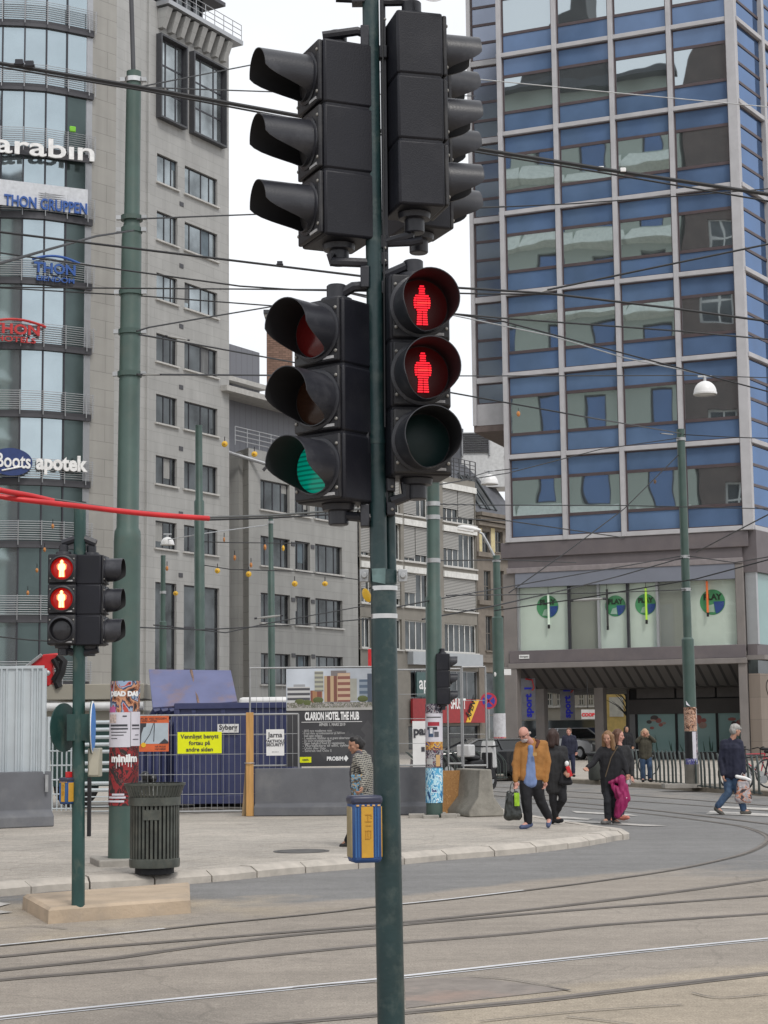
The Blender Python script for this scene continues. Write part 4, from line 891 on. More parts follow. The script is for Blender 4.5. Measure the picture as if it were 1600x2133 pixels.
for a in (1008,1027):
    m2=MB(); s0=ex(a); m2.M=T(s0,0,ze-.2); 
    for u in (0,.95): m2.tube([(u,.15,.7),(u,2.2,3.6)],.09,5)
    m2.quad((0,.2,.75),(.95,.2,.75),(.95,2.15,3.5),(0,2.15,3.5)); m2.build('skylight',GLD,old,FE.M)
# ------------------------------------------------------------------ blue glass tower
TW=thing('office_tower','tall blue mirrored glass office tower on a brown two storey podium','building',tuple(at(1065,1518,81.6)[:2])+(0,))
pT0=at(1066,1518,81.6); pT1=at(1549,1518,77.5); FT=Fac(pT0,pT1)
STONEW=pm('tower_pale_beam',(.46,.455,.475),.6,0,.06,2,dirt=(.33,.325,.33),dsc=.8,damt=.4)
FRB=pm('bronze_frame',(.10,.075,.08),.45,.3,.1,3)
BLUEG=pm('blue_spandrel_glass',(.115,.185,.325),.09,.25,.2,.5,.03,.35,spec=.6)
BLUEW=glass('blue_side_glass',(.06,.145,.32),.07,.8,.03,.3,.15)
STRIPG=glass('grey_blue_glass',(.24,.27,.34),.1,.75,.03,.6,.12)
def mirror(name):
    m=bpy.data.materials.new(name); m.use_nodes=True; N,L=nt(m); b=N['Principled BSDF']
    b.inputs['Base Color'].default_value=(.47,.53,.56,1); b.inputs['Metallic'].default_value=.92; b.inputs['Roughness'].default_value=.015
    tc=N.new('ShaderNodeTexCoord'); oi=N.new('ShaderNodeObjectInfo'); mu=N.new('ShaderNodeVectorMath'); mu.operation='SCALE'; mu.inputs['Scale'].default_value=50
    cm=N.new('ShaderNodeCombineXYZ'); L.new(oi.outputs['Random'],cm.inputs[0]); L.new(oi.outputs['Random'],cm.inputs[2]); L.new(cm.outputs[0],mu.inputs[0])
    ad=N.new('ShaderNodeVectorMath'); L.new(tc.outputs['Object'],ad.inputs[0]); L.new(mu.outputs[0],ad.inputs[1])
    n=N.new('ShaderNodeTexNoise'); n.inputs['Scale'].default_value=.55; n.inputs['Detail'].default_value=.5; L.new(ad.outputs[0],n.inputs['Vector'])
    bp=N.new('ShaderNodeBump'); bp.inputs['Strength'].default_value=.5; bp.inputs['Distance'].default_value=.016; L.new(n.outputs['Fac'],bp.inputs['Height']); L.new(bp.outputs[0],b.inputs['Normal'])
    return m
MIR=mirror('reflective_window_glass')
zT=[FT.z(1040,-56),*[FT.z(a,b) for a,b in ((1048,116),(1051,287),(1053,451),(1056,617),(1058,783),(1061,956),(1063,1126))]]
st=(zT[1]-zT[7])/6; zT=[zT[7]+st*k for k in range(7,-1,-1)]; zT=[zT[0]+2*st,zT[0]+st]+zT
ZB=zT[-1]; ZTOP=zT[0]
xm=[0.0]+[FT.x(px,451) for px in (1162,1280,1404)]+[FT.w]
bw=(xm[3]-xm[1])/2; xm=[0.05+k*bw for k in range(5)]; 
x_end=FT.w
print('tower',st,xm,FT.w)
BM=.105
body=MB(); body.box(.1,xm[4]-.1,.35,16,ZB-.3,ZTOP); 
body.build('core',DKGREY,TW,FT.M)
_pc={}
def panel(par,FM,x0,x1,z0,z1,y,gm,fm,name,fw=.06):
    key=(round(x1-x0,2),round(z1-z0,2),gm.name,fm.name)
    if key not in _pc:
        w,h=x1-x0,z1-z0; a=MB(); a.box(0,fw,-.05,.03,0,h);a.box(w-fw,w,-.05,.03,0,h);a.box(fw,w-fw,-.05,.03,0,fw);a.box(fw,w-fw,-.05,.03,h-fw,h)
        _pc[key]=(a.mesh(name,fm),MB().box(fw*.6,w-fw*.6,-.01,.01,fw*.6,h-fw*.6).mesh('pane',gm))
    a,g=_pc[key]
    o=bpy.data.objects.new(name,a); COL.objects.link(o); put(o,par,FM@T(x0,y,z0))
    p=bpy.data.objects.new('pane',g); COL.objects.link(p); p.parent=o
    # slight real-world tilt of every pane
    p.matrix_basis=RZ(R0.uniform(-.006,.006))@RX(R0.uniform(-.005,.005)); return o
nf=len(zT)-1
for i in range(nf):
    zt,z0=zT[i]-BM,zT[i+1]+BM; h=zt-z0
    for k in range(4):
        a,b=xm[k]+.11,xm[k+1]-.11
        panel(TW,FT.M,a,b,zt-h*.25,zt,.12,BLUEG,FRB,'spandrel_panel')
        panel(TW,FT.M,a,b,z0+h*.26,zt-h*.25-.002,.12,MIR,FRB,'window',.075)
        panel(TW,FT.M,a,b,z0,z0+h*.26-.002,.12,BLUEG,FRB,'spandrel_panel')
for i,z in enumerate(zT): MB().box(xm[0]-.15,xm[4]+.1,-.10,.34,z-BM,z+BM).build('transom',STONEW,TW,FT.M,bevel=.02)
for k,x in enumerate(xm[:4]): MB().box(x-.11,x+.11,-.14,.34,ZB-BM,ZTOP+.2).build('mullion',STONEW,TW,FT.M,bevel=.02)
MB().box(xm[4]-.12,xm[4]+.33,-.16,.34,ZB-BM,ZTOP+.2).build('corner_mullion',STONEW,TW,FT.M,bevel=.03)
# right-hand flank receding to the right
cpt=FT.M@Vector((xm[4]+.30,.0,0)); fl=Vector((.552,.834)); FK2=Fac(cpt,Vector((cpt.x,cpt.y))+fl*14)
panels=[.25,.5,.75]
for i in range(nf):
    zt,z0=zT[i]-BM,zT[i+1]+BM; h=zt-z0
    for k in range(4):
        a,b=.25+k*3.1,.25+k*3.1+2.9
        for q in range(4): panel(TW,FK2.M,a,b,z0+h*q/4+.002,z0+h*(q+1)/4-.002,.12,BLUEW,FRB,'flank_panel')
for z in zT: MB().box(.09,13,-.08,.3,z-BM,z+BM).build('flank_transom',STONEW,TW,FK2.M,bevel=.02)
for k in range(1,4): MB().box(k*3.1-.02,k*3.1+.27,-.12,.3,ZB-BM,ZTOP).build('flank_mullion',STONEW,TW,FK2.M,bevel=.02)
MB().box(.2,13,.32,3,ZB,ZTOP).build('flank_core',DKGREY,TW,FK2.M)
# left set-back bay that ends above the street
sb=1.5
q0=at(997,1480,83.6); q1=at(1046,1480,83.2); FL=Fac(q0,q1)
zl=[FL.z(1012,y) for y in (-33,131,294,461,628,793)]; stl=(zl[1]-zl[5])/4; zl=[zl[5]+stl*k for k in range(5,-1,-1)]; zl=[zl[0]+2*stl,zl[0]+stl]+zl
zlb=FL.z(1012,886); 
for i in range(len(zl)):
    z1=zl[i]-.14; z0=(zl[i+1]+.14) if i+1<len(zl) else FL.z(1012,842)
    n=4 if i+1<len(zl) else 1
    for q in range(n): panel(TW,FL.M,.22,FL.w+.42,z0+(z1-z0)*q/n+.003,z0+(z1-z0)*(q+1)/n-.003,.08,STRIPG,FRB,'bay_panel')
    MB().box(.18,FL.w+.42,-.06,.3,zl[i]-.14,zl[i]+.14).build('bay_transom',STONEW,TW,FL.M,bevel=.02)
MB().box(.0,.2,-.1,6,zlb-.0,zl[0]).build('bay_edge',STONEW,TW,FL.M,bevel=.02)
MB().box(.2,FL.w+.5,-.02,.3,zlb,FL.z(1012,842)).build('bay_base',STONEW,TW,FL.M)
MB().box(.02,FL.w+1.2,.0,6,zlb-.3,zlb-.002).build('bay_soffit',pm('soffit_brown',(.16,.125,.115),.7),TW,FL.M)
MB().box(.22,FL.w+.3,.3,6,zlb,zl[0]).build('bay_core',DKGREY,TW,FL.M)
# --- podium: brown band, first-floor display windows, slatted soffit, recessed ground floor
BRN=pm('podium_brown_panel',(.138,.121,.129),.55,.1,.08,1.5,dirt=(.2,.17,.165),dsc=.6,damt=.4)
BRN2=pm('podium_brown_stone',(.20,.182,.175),.75,0,.1,1.2,.1,20,dirt=(.26,.23,.21),dsc=.8,damt=.5)
zz=lambda y,px=1300: FT.z(px,y)
zA,zBd,zC_,zD_,zE_,zF_=zz(1137),zz(1184),zz(1203),zz(1349),zz(1376),zz(1382)
pw=x_end+.2
MB().box(-.35,pw+.3,-.05,.5,zz(1151),ZB-BM-.003).build('podium_cornice',BRN,TW,FT.M,bevel=.03)
MB().box(-.05,pw,.06,.5,zBd+.25,zz(1151)-.003).build('podium_band',BRN,TW,FT.M)
MB().box(-.1,pw+.02,-.02,.5,zBd,zBd+.247).build('podium_ledge',pm('podium_ledge_pale',(.24,.215,.22),.6),TW,FT.M,bevel=.02)
MB().box(.3,pw-.35,.02,.5,zC_-.25,zBd-.003).build('awning_board',pm('awning_grey_blue',(.19,.205,.25),.5,0,.05,1),TW,FT.M)
xg=[FT.x(px,1280) for px in (1077,1182,1244,1305,1367,1432,1541)]
xg[0]=.34; xg[-1]=pw-.4
INT=pm('display_backdrop_pale',(.66,.72,.66),.7,0,.06,1)
CLG=bpy.data.materials.new('shop_glass_clear'); CLG.use_nodes=True; N,L=nt(CLG); b=N['Principled BSDF']
tr=N.new('ShaderNodeBsdfTransparent'); tr.inputs[0].default_value=(.95,.98,.96,1); gl=N.new('ShaderNodeBsdfGlossy'); gl.inputs['Roughness'].default_value=.02; gl.inputs['Color'].default_value=(.9,.95,.95,1)
lw=N.new('ShaderNodeLayerWeight'); lw.inputs[0].default_value=.5; pw_=N.new('ShaderNodeMath'); pw_.operation='POWER'; pw_.inputs[1].default_value=4; L.new(lw.outputs['Facing'],pw_.inputs[0]); fr=N.new('ShaderNodeMath'); fr.operation='MULTIPLY_ADD'; fr.inputs[1].default_value=.7; fr.inputs[2].default_value=.07; L.new(pw_.outputs[0],fr.inputs[0]); ms_=N.new('ShaderNodeMixShader'); L.new(fr.outputs[0],ms_.inputs[0]); L.new(tr.outputs[0],ms_.inputs[1]); L.new(gl.outputs[0],ms_.inputs[2]); L.new(ms_.outputs[0],N['Material Output'].inputs[0])
GRYP=pm('display_backdrop_grey',(.27,.27,.245),.8,0,.05,1)
PLG=pm('play_disc_green',(.07,.30,.13),.5,0,.25,2); PLT=pm('play_text_dark',(.008,.03,.012),.5); PLB=pm('play_disc_blue',(.03,.07,.28),.5,0,.2,3); PLW=pm('play_disc_pale',(.4,.55,.45),.5)
NEON={'green':pm('tube_lime',(.35,.6,.05),.4,emit=(.5,.8,.05),es=.2),'dark':pm('tube_dark',(.03,.03,.03),.5),'orange':pm('tube_orange',(.6,.12,.02),.4,emit=(.9,.2,.05),es=.15),'white':pm('tube_white',(.6,.7,.6),.4,emit=(.7,.9,.7),es=.15)}
for i in range(6):
    a,b=xg[i],xg[i+1]; blank=i in (1,4)
    MB().box(a+.03,b-.03,.42 if not blank else .40,.45 if not blank else .45,zD_,zC_+.4).build('display_backdrop',GRYP if blank else INT,TW,FT.M)
    MB().quad((a,.37,zD_+.02),(b,.37,zD_+.02),(b,.37,zC_-.24),(a,.37,zC_-.24)).build('shop_window',CLG,TW,FT.M)
    MB().box(a-.05,a+.05,.2,.42,zD_,zC_-.25).build('window_post',MULL if i%2 else ALU,TW,FT.M)
MB().box(xg[0],xg[-1],.46,1.2,zC_-.02,zC_+.5).build('display_ceiling',GRYP,TW,FT.M)
MB().box(xg[0],xg[-1],.37,1.1,zD_-.2,zD_).build('display_floor',GRYP,TW,FT.M)
for k,(px,py,r,ni,col,npx,ny0,ny1) in enumerate([(1135,1263,24,'white','l',1140,1232,1305),(1277,1261,22,'dark','l',1263,1222,1308),(1340,1258,22,'green','l',1344,1220,1295),(1480,1253,26,'orange','l',1472,1205,1280)]):
    x,z=FT.sz(px,py); rr_=r/FPX*80
    o=thing('window_sticker',['green and blue round PLAY sticker, lowest and farthest left in the podium windows','green and blue round PLAY sticker beside a dark rod in the podium window','green and blue round PLAY sticker behind a lime coloured light tube','green and blue round PLAY sticker crossed by an orange light tube'][k],'sticker',FT.M@Vector((x,.405,z)),FT.ang,'round window stickers')
    d=MB(); d.prism([(rr_*math.cos(t*math.pi/18),rr_*math.sin(t*math.pi/18)) for t in range(36)],.0,.012); d.build('green_disc',PLG,o)
    d=MB(); d.prism([(rr_*.95*math.cos(t),rr_*.95*math.sin(t)) for t in [-1.3+j*.15 for j in range(10)]]+[(.05,.02)],-.012,-.002); d.build('blue_patch',PLB,o)
    d=MB(); d.prism([(-rr_*.5,-rr_*.75),(rr_*.15,-rr_*.8),(rr_*.1,-rr_*.15),(-rr_*.3,-rr_*.25)],-.014,-.002); d.build('pale_patch',PLW,o)
    text('PLAY',rr_*.62,PLT,o,L=T(0,-.012,rr_*.2),align='CENTER',bold=.02)
    xt,zt0=FT.sz(npx,ny1); _,zt1=FT.sz(npx,ny0)
    o=thing('light_tube',{'white':'white light tube with green top hanging in the leftmost display window','dark':'thin dark rod hanging in the podium display window','green':'lime light tube hanging in the podium display window','orange':'orange light tube hanging in the rightmost podium window'}[ni],'light tube',FT.M@Vector((xt,.25,zt0)),FT.ang)
    MB().tube([(0,0,.1),(0,0,zt1-zt0-.1)],.05,8).build('tube',NEON[ni],o); MB().tube([(0,0,-.08),(0,0,.1)],.055,8).build('end_cap',BLKM,o); MB().tube([(0,0,zt1-zt0-.1),(0,0,zC_-.2-zt0)],.012,6).build('hanger',BLKM,o)
MB().box(-.05,pw+.02,.02,.6,zE_,zD_-.003).build('podium_sill_band',BRN,TW,FT.M,bevel=.02)
MB().box(-.1,pw+.05,-.06,.6,zF_-.12,zE_-.003).build('podium_lower_ledge',BRN2,TW,FT.M,bevel=.02)
# soffit rises to the back with dark slats
SOF=stripes('slatted_soffit',((.105,.10,.10),(.035,.033,.035)),2.1,0,.6,thr=.72)
DEP=9.0
m2=MB(); m2.quad((-.1,.5,zF_-.1),(pw,.5,zF_-.1),(pw,2.6,zF_-1.0),(-.1,2.6,zF_-1.0)); m2.quad((-.1,2.6,zF_-1.0),(pw,2.6,zF_-1.0),(pw,DEP,zF_-1.2),(-.1,DEP,zF_-1.2)); m2.build('slatted_soffit',SOF,TW,FT.M)
def FTo(dd): return Fac(pT0+Vector((-FT.n.x,-FT.n.y,0))*dd,pT1+Vector((-FT.n.x,-FT.n.y,0))*dd)
# columns
MB().box(-.32,.30,-.03,.6,0,zE_-.15).build('corner_column',BRN2,TW,FT.M,bevel=.03)
MB().box(-.32,.30,.1,.6,zE_-.14,zBd-.003).build('corner_pier',BRN2,TW,FT.M)
MB().box(pw-.35,pw+.02,.03,.6,0,zBd-.003).build('corner_column',BRN2,TW,FT.M,bevel=.03)
for px in (1126,1249): x=FTo(2.6).x(px,1520); MB().box(x-.22,x+.2,2.6,3.2,0,zF_-1.0).build('inner_column',BRN2,TW,FT.M)
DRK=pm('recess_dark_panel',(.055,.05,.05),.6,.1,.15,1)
TEAL=pm('display_teal',(.20,.33,.33),.4,0,.08,.8,coat=.5)
xs0=FTo(4.3).x(1326,1520)
def bk(y0,y1,x0,x1,m,n,yy): MB().box(x0,x1,yy,yy+.25,zz(y1),zz(y0)).build(n,m,TW,FT.M)
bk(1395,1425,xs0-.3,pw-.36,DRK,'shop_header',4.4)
for k in range(3):
    a=xs0+(pw-.4-xs0)*k/3; b_=xs0+(pw-.4-xs0)*(k+1)/3
    MB().box(a+.05,b_-.05,4.3,4.39,zz(1452),zz(1428)).build('shop_header_panel',pm('header_panel%d'%k,(.075,.068,.068),.4,.2),TW,FT.M)
bk(1425,1455,xs0-.3,pw-.36,BLKM,'shop_header',4.42)
bk(1455,1487,xs0-.3,pw-.36,DRK,'shop_fascia',4.25)
for k in range(3):
    a=xs0+(pw-.4-xs0)*k/3; b_=xs0+(pw-.4-xs0)*(k+1)/3
    MB().box(a+.06,b_-.03,4.35,4.4,.45,zz(1482)).build('display_window',TEAL,TW,FT.M); MB().box(a-.05,a+.05,4.28,4.46,.2,zz(1480)).build('window_post',BLKM,TW,FT.M)
    # printed bunch of flowers and grass on the window film
    m2=MB(); cx_=(a+b_)/2; cz=1.85
    for j in range(7):
        t=R0.uniform(0,6.28); d=R0.uniform(.1,.42); m2.ell((cx_+d*math.cos(t)*1.1,4.34,cz+d*math.sin(t)*.8),(R0.uniform(.08,.2),.006,R0.uniform(.06,.16)),nu=8,nv=6,mi=j%3)
    for j in range(9): xx=a+.2+R0.random()*(b_-a-.4); m2.tube([(xx,4.34,.5),(xx+R0.uniform(-.15,.15),4.34,.5+R0.uniform(.3,.8))],[.03,.006],4,3)
    m2.build('window_print',[pm('print_red%d'%k,(.30,.10,.09),.6),pm('print_pink%d'%k,(.33,.22,.19),.6),pm('print_dark%d'%k,(.07,.06,.06),.6),pm('print_leaf%d'%k,(.06,.13,.10),.6)],TW,FT.M)
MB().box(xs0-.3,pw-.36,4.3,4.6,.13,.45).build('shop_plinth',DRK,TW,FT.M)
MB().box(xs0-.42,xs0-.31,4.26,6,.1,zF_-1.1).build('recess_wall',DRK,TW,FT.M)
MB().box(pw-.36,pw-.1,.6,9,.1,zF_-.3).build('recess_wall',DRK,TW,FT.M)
# stone-faced flank of the podium and its upper glazing
SW2=stone('podium_flank_stone',(.235,.195,.165),1.6,.95,.75,.012)
MB().box(.1,13,-.02,.5,0,zE_-.7).build('flank_stone_wall',SW2,TW,FK2.M); MB().box(.1,13,.05,.5,zE_-.697,zE_-.1).build('flank_clerestory',GLD,TW,FK2.M)
MB().box(.0,13,-.3,.6,zE_-.1,zE_+.1).build('flank_ledge',BRN2,TW,FK2.M); MB().box(.1,13,.05,.5,zE_+.1,zD_).build('flank_panel_band',BRN,TW,FK2.M)
MB().box(.3,13,.1,.5,zD_,zC_).build('flank_window',TEAL,TW,FK2.M); MB().box(.1,.3,.0,.5,zD_,zC_).build('flank_post',ALU,TW,FK2.M)
MB().box(.05,13,-.1,.6,zC_,ZB-BM).build('flank_band',BRN,TW,FK2.M)
# graffiti loops on the flank wall
m2=MB()
for sx in (0,.5): m2.tube(smooth([Vector((1.0+sx,-.025,2.9)),Vector((.75+sx,-.025,3.3)),Vector((1.0+sx,-.025,3.6)),Vector((1.15+sx,-.025,3.1)),Vector((.95+sx,-.025,2.0)),Vector((1.05+sx,-.025,1.8)),Vector((1.1+sx,-.025,2.6)),Vector((1.4+sx,-.025,3.0)),Vector((1.5+sx,-.025,2.3))],6),.022,5)
m2.build('graffiti',BLKM,TW,FK2.M)
# small white street-name plate
x,z=FT.sz(1092,1368); o=thing('street_name_plate','small white street name plate on the brown podium band','sign',FT.M@Vector((x,.0,z)),FT.ang)
MB().box(-.24,.24,-.01,.015,-.09,.09).build('plate',WHITE,o); text('Storgata',.12,BLKM,o,L=T(0,-.014,-.03),align='CENTER')
# hanging shop banners
BGR=pm('banner_grey',(.22,.22,.25),.6); BBL=pm('banner_blue_text',(.02,.03,.55),.5)
for k,(px,y0,y1,yy,lab) in enumerate([(1101,1412,1499,1.5,'grey vertical sport 1 banner nearest the corner column'),(1182,1418,1500,4.2,'grey vertical sport 1 banner hanging beside the yellow lit gap')]):
    F=Fac(pT0+Vector((-FT.n.x,-FT.n.y,0))*yy,pT1+Vector((-FT.n.x,-FT.n.y,0))*yy); x0,z0=F.sz(px-14,y1); x1,z1=F.sz(px+14,y0)
    o=thing('shop_banner',lab,'banner',F.M@Vector(((x0+x1)/2,0,z0)),F.ang,'sport shop banners'); w_=x1-x0; h_=z1-z0
    MB().box(-w_/2,w_/2,-.04,.04,0,h_).build('banner_cloth',BGR,o,bevel=.02)
    text('sport 1',.46,BBL,o,L=T(.15,-.05,.1)@RY(-math.pi/2),bold=.018,width=h_*.72)
    m2=MB(); m2.tube([(-.1,-.06,h_*.98),(.22,-.06,h_*.95),(.3,-.06,h_*.75),(.2,-.06,h_*.7)],.035,5); m2.build('swoosh',REDP,o)
    MB().tube([(0,0,h_),(0,0,h_+.6)],.03,6).build('hanger',BLKM,o)
# --- the street seen through the passage, lit from the open side
far_f=Fac(at(1060,1480,104),at(1345,1480,104)); tf=thing('town_house','pale old town house with white windows seen through the passage under the tower','building',(far_f.a.x,far_f.a.y,0))
hol=[];gx=lambda px: far_f.x(px,1480); gz=lambda y: far_f.z(1200,y)
for a in (1083,1108,1140,1160,1186,1206,1226):
    for t,b_ in ((1400,1432),(1442,1470)): hol.append((gx(a),gx(a+12),gz(b_),gz(t)))
mb=MB(); wall(mb,0,far_f.w,0,9,hol,.25); mb.build('rendered_wall',pm('town_render',(.34,.32,.28),.9,0,.1,1),tf,far_f.M)
for h in hol: window(tf,far_f.M,*h,.2,WFR,GLD,2,1,.07,SILL)
MB().box(gx(1085),gx(1245),-.1,.3,gz(1575),gz(1500)).build('shop_front',GLD,tf,far_f.M)
yb=Fac(at(1262,1480,98),at(1330,1480,98)); o=thing('town_house','bright yellow and white rendered house front glimpsed through the passage','building',(yb.a.x,yb.a.y,0))
mb=MB(); mb.box(0,yb.w,.0,.3,0,8); mb.build('yellow_wall',pm('yellow_render',(.75,.55,.2),.8),o,yb.M); z0=yb.z(1290,1489)
MB().box(.2,yb.x(1298,1460),-.05,-.002,z0-.1,yb.z(1290,1452)).build('white_panel',pm('cream_panel',(.7,.68,.6),.6),o,yb.M)
BR=thing('street_tree','bare winter tree with thin dark twigs before the yellow house','tree',tuple(at(1306,1480,94)[:2])+(.13,)); m2=MB(); m2.tube([(0,0,0),(.02,0,2),(0,.1,3.2)],[.1,.08,.05],6); m2.build('trunk',BLKM,BR)
m2=MB()
for k in range(26):
    a=R0.uniform(0,6.28); z=R0.uniform(1.8,3.4); l=R0.uniform(.6,1.7); p=Vector((0,0,z)); q=p+Vector((math.cos(a)*l*.8,math.sin(a)*l*.5,l*.55)); m2.tube([p,(p+q)/2+Vector((0,0,.08)),q],[.03,.02,.006],4)
m2.build('crown',BLKM,BR)
# --- the stone block across the square, behind the camera: seen as the reflection in the tower's windows
rb=Fac((-18.5,34.05),(-50.5,52.05)); o=thing('office_building','pale stone office block with rows of canopied windows, mirrored in the tower glass','building',(rb.a.x,rb.a.y,0))
RBG=glass('mirrored_sky_glass',(.09,.16,.32),.08,.6); RSM=pm('reflected_stone',(.44,.49,.43),.8,0,.06,.3); RCN=pm('canopy_pale',(.82,.86,.78),.6)  # blue in the window colour stands in for mirrored sky
hol=[];FLH=5.4;NFL=9
for f in range(NFL):
    for k in range(9): 
        a=1.4+k*4.0; hol.append((a,a+1.8,2+f*FLH,2+f*FLH+3.5))
mb=MB(); wall(mb,0,rb.w,0,NFL*FLH+3,hol,.6); mb.box(0,rb.w,1.2,14,0,NFL*FLH+2.9); mb.build('stone_wall',RSM,o,rb.M)
for (a,b_,z0,z1) in hol:
    window(o,rb.M,a,b_,z0,z1,.5,MULL,RBG,1,0,.14)
    m2=MB(); m2.add([(a-.9,-.003,z0-.1),(b_+.9,-.003,z0-.1),(b_+1.3,-1.0,z0-1.2),(a-1.1,-1.0,z0-1.2),(a-1.1,-.003,z0-1.5),(b_+1.3,-.003,z0-1.5)],[(0,3,2,1),(3,4,5,2),(0,4,3),(1,2,5)]); m2.build('canopy',RCN,o,rb.M)
MB().box(-.5,rb.w+.5,-1.2,1,NFL*FLH+3.01,NFL*FLH+3.5).build('roof_ledge',DKGREY,o,rb.M)
m2=MB(); m2.M=T(8,6,NFL*FLH+3); m2.prism([(-4,0),(4,0),(4,3),(2,6.5),(.5,7),(.5,10),(-.8,10),(-.8,6.5),(-3,3)],-3,3); m2.build('roof_gable',DRK,o,rb.M)
rb2=Fac((-8.6,28.3),(-18.3,33.9)); o=thing('office_building','dark brick block with pale frames next to the canopied stone block, mirrored in the tower','building',(rb2.a.x,rb2.a.y,0))
mb=MB(); hol=[(.7+k*3.2,2.9+k*3.2,2+f*5,5+f*5) for k in range(3) for f in range(9)]; wall(mb,0,rb2.w,0,50,hol,.5); mb.box(0,rb2.w,1,12,0,49.9); mb.prism([(1,49.9),(rb2.w-.5,49.9),(rb2.w-2,54),(rb2.w-4,55),(3,53)],1,8); mb.build('brick_wall',pm('dark_brick',(.12,.085,.075),.8,0,.2,1),o,rb2.M)
for h in hol: window(o,rb2.M,*h,.4,WFR,GLD,2,1,.15)
# ------------------------------------------------------------------ poles
def vpole(name,label,px_b,py_b,top,radii,Y=None,z=KZ,group=None,collars=(),cat='pole',mat=None):
    """pole from its foot pixel; top=(px,py); radii=[(frac,r)...]"""
    b=gr(px_b,py_b,z) if Y is None else at(px_b,py_b,Y); 
    if Y is not None: b.z=z
    t=at(top[0],top[1],b.y); d=t-b
    o=thing(name,label,cat,b,0,group)
    pts=[];rs=[]
    for f,r in radii: pts.append(d*f); rs.append(r)
    MB().tube(pts,rs,20).build('pole_shaft',mat or PG,o)
    for f,r in collars: p=d*f; MB().tube([p-d.normalized()*.05,p+d.normalized()*.05],r,18).build('clamp_band',GALV,o)
    return o,b,d
def frac(b,d,py):                # fraction along a pole at image row py
    lo,hi=0,1
    for _ in range(30):
        m=(lo+hi)/2
        if pix(b+d*m)[1]>py: lo=m
        else: hi=m
    return lo
def pxr(w,Y): return w/2/FPX*Y
# big left pole
bp_=gr(256,1800,KZ); Yp=bp_.y
dd=at(279,150,Yp)-bp_
f=lambda y: frac(bp_,dd,y)
o,b,d=vpole('tram_pole','tall thick green tram wire pole plastered with posters beside the litter bin',256,1800,(279,150),
  [(0,pxr(62,Yp)),(f(1125),pxr(57,Yp)),(f(1108),pxr(55,Yp)),(f(1100),pxr(47,Yp)),(f(500),pxr(43,Yp)),(f(478),pxr(40,Yp)),(f(465),pxr(34,Yp)),(1,pxr(32,Yp))])
big_pole=o
b0=at(278,150,Yp)-b; t0=at(272,-60,Yp)-b; MB().tube([b0,t0],pxr(10,Yp),10).build('top_mast',DKGREY,o)
for y,w_ in ((168,36),(455,44),(480,43),(610,48),(692,48),(780,49)):
    p=d*f(y); MB().tube([p-Vector((0,0,.03)),p+Vector((0,0,.03))],pxr(w_+3,Yp),18).build('clamp_band',STEEL if y==168 else PG,o)
    for s_ in (-1,1): MB().box(p.x+s_*pxr(w_+10,Yp)-.03,p.x+s_*pxr(w_+10,Yp)+.03,p.y-.06,p.y+.0,p.z-.025,p.z+.025).build('clamp_bolt',GALV,o)
m2=MB(); a=gr(190,1812,KZ)-b; m2.M=RZ(rad(18)); m2.box(-.33,.45,-.33,.40,-.02,.075); m2.build('concrete_foot',CONC,o,bevel=.015)
def poster_wrap(par,b,d,f0,f1,r0,r1,a0,a1,mat,name='poster',lift=.004,label=None,n=14):
    """paper glued round the pole; angles: 0 = towards the camera, + to the image right"""
    vs=[]
    for i in range(n+1):
        a=rad(a0+(a1-a0)*i/n)
        for ff,r in ((f0,r0),(f1,r1)):
            p=d*ff; vs.append(p+Vector((math.sin(a)*(r+lift),-math.cos(a)*(r+lift),0)))
    mb=MB(); mb.add(vs,[(2*i,2*i+2,2*i+3,2*i+1) for i in range(n)]); q=mb.build(name,mat,par)
    if label: q['label']=label
    return q
def wraptext(par,b,d,f,r,s,size,mat,a_c=0,bold=.0,lift=.012):
    p=d*f; q=text(s,size,mat,None,extrude=.001,bold=bold,align='CENTER'); me=q.data
    for v in me.vertices:
        a=rad(a_c)+v.co.x/r; rr_=r+lift-v.co.y*.2
        v.co=Vector((p.x+math.sin(a)*rr_,p.y-math.cos(a)*rr_,p.z+v.co.z))
    q.parent=par; return q
COLA=collage('poster_print_music',[(.03,.02,.02),(.28,.10,.05),(.55,.28,.16),(.05,.06,.12),(.30,.40,.55),(.5,.08,.06),(.03,.02,.02),(.6,.5,.4)],3.6)
COLB=collage('poster_print_red',[(.02,.01,.01),(.16,.012,.015),(.04,.01,.012),(.27,.022,.026),(.03,.02,.02),(.15,.05,.05)],4.5)
PAPER=pm('poster_white_paper',(.62,.60,.66),.8,0,.05,6)
PINK=pm('poster_pink',(.5,.12,.3),.7)
R_=lambda y: pxr(62-(1800-y)*.006,Yp)
poster_wrap(o,b,d,f(1484),f(1419),R_(1484),R_(1419),-95,95,COLA,label='brown and red band poster reading DEAD DAS')
wraptext(o,b,d,f(1450),R_(1450),'DEAD DAS',.074,SW,4,.006)
poster_wrap(o,b,d,f(1484),f(1472),R_(1484),R_(1472),-88,-30,PINK,lift=.006)
poster_wrap(o,b,d,f(1677),f(1552),R_(1677),R_(1552),-94,78,COLB,lift=.004,label='dark red and black poster with white dripping letters')
poster_wrap(o,b,d,f(1556),f(1484),R_(1556),R_(1484),-90,30,PAPER,lift=.008,label='white text poster glued below the band poster')
poster_wrap(o,b,d,f(1554),f(1483),R_(1554),R_(1483),32,95,PAPER,lift=.007)
TXT=pm('print_dark_ink',(.05,.05,.06),.7)
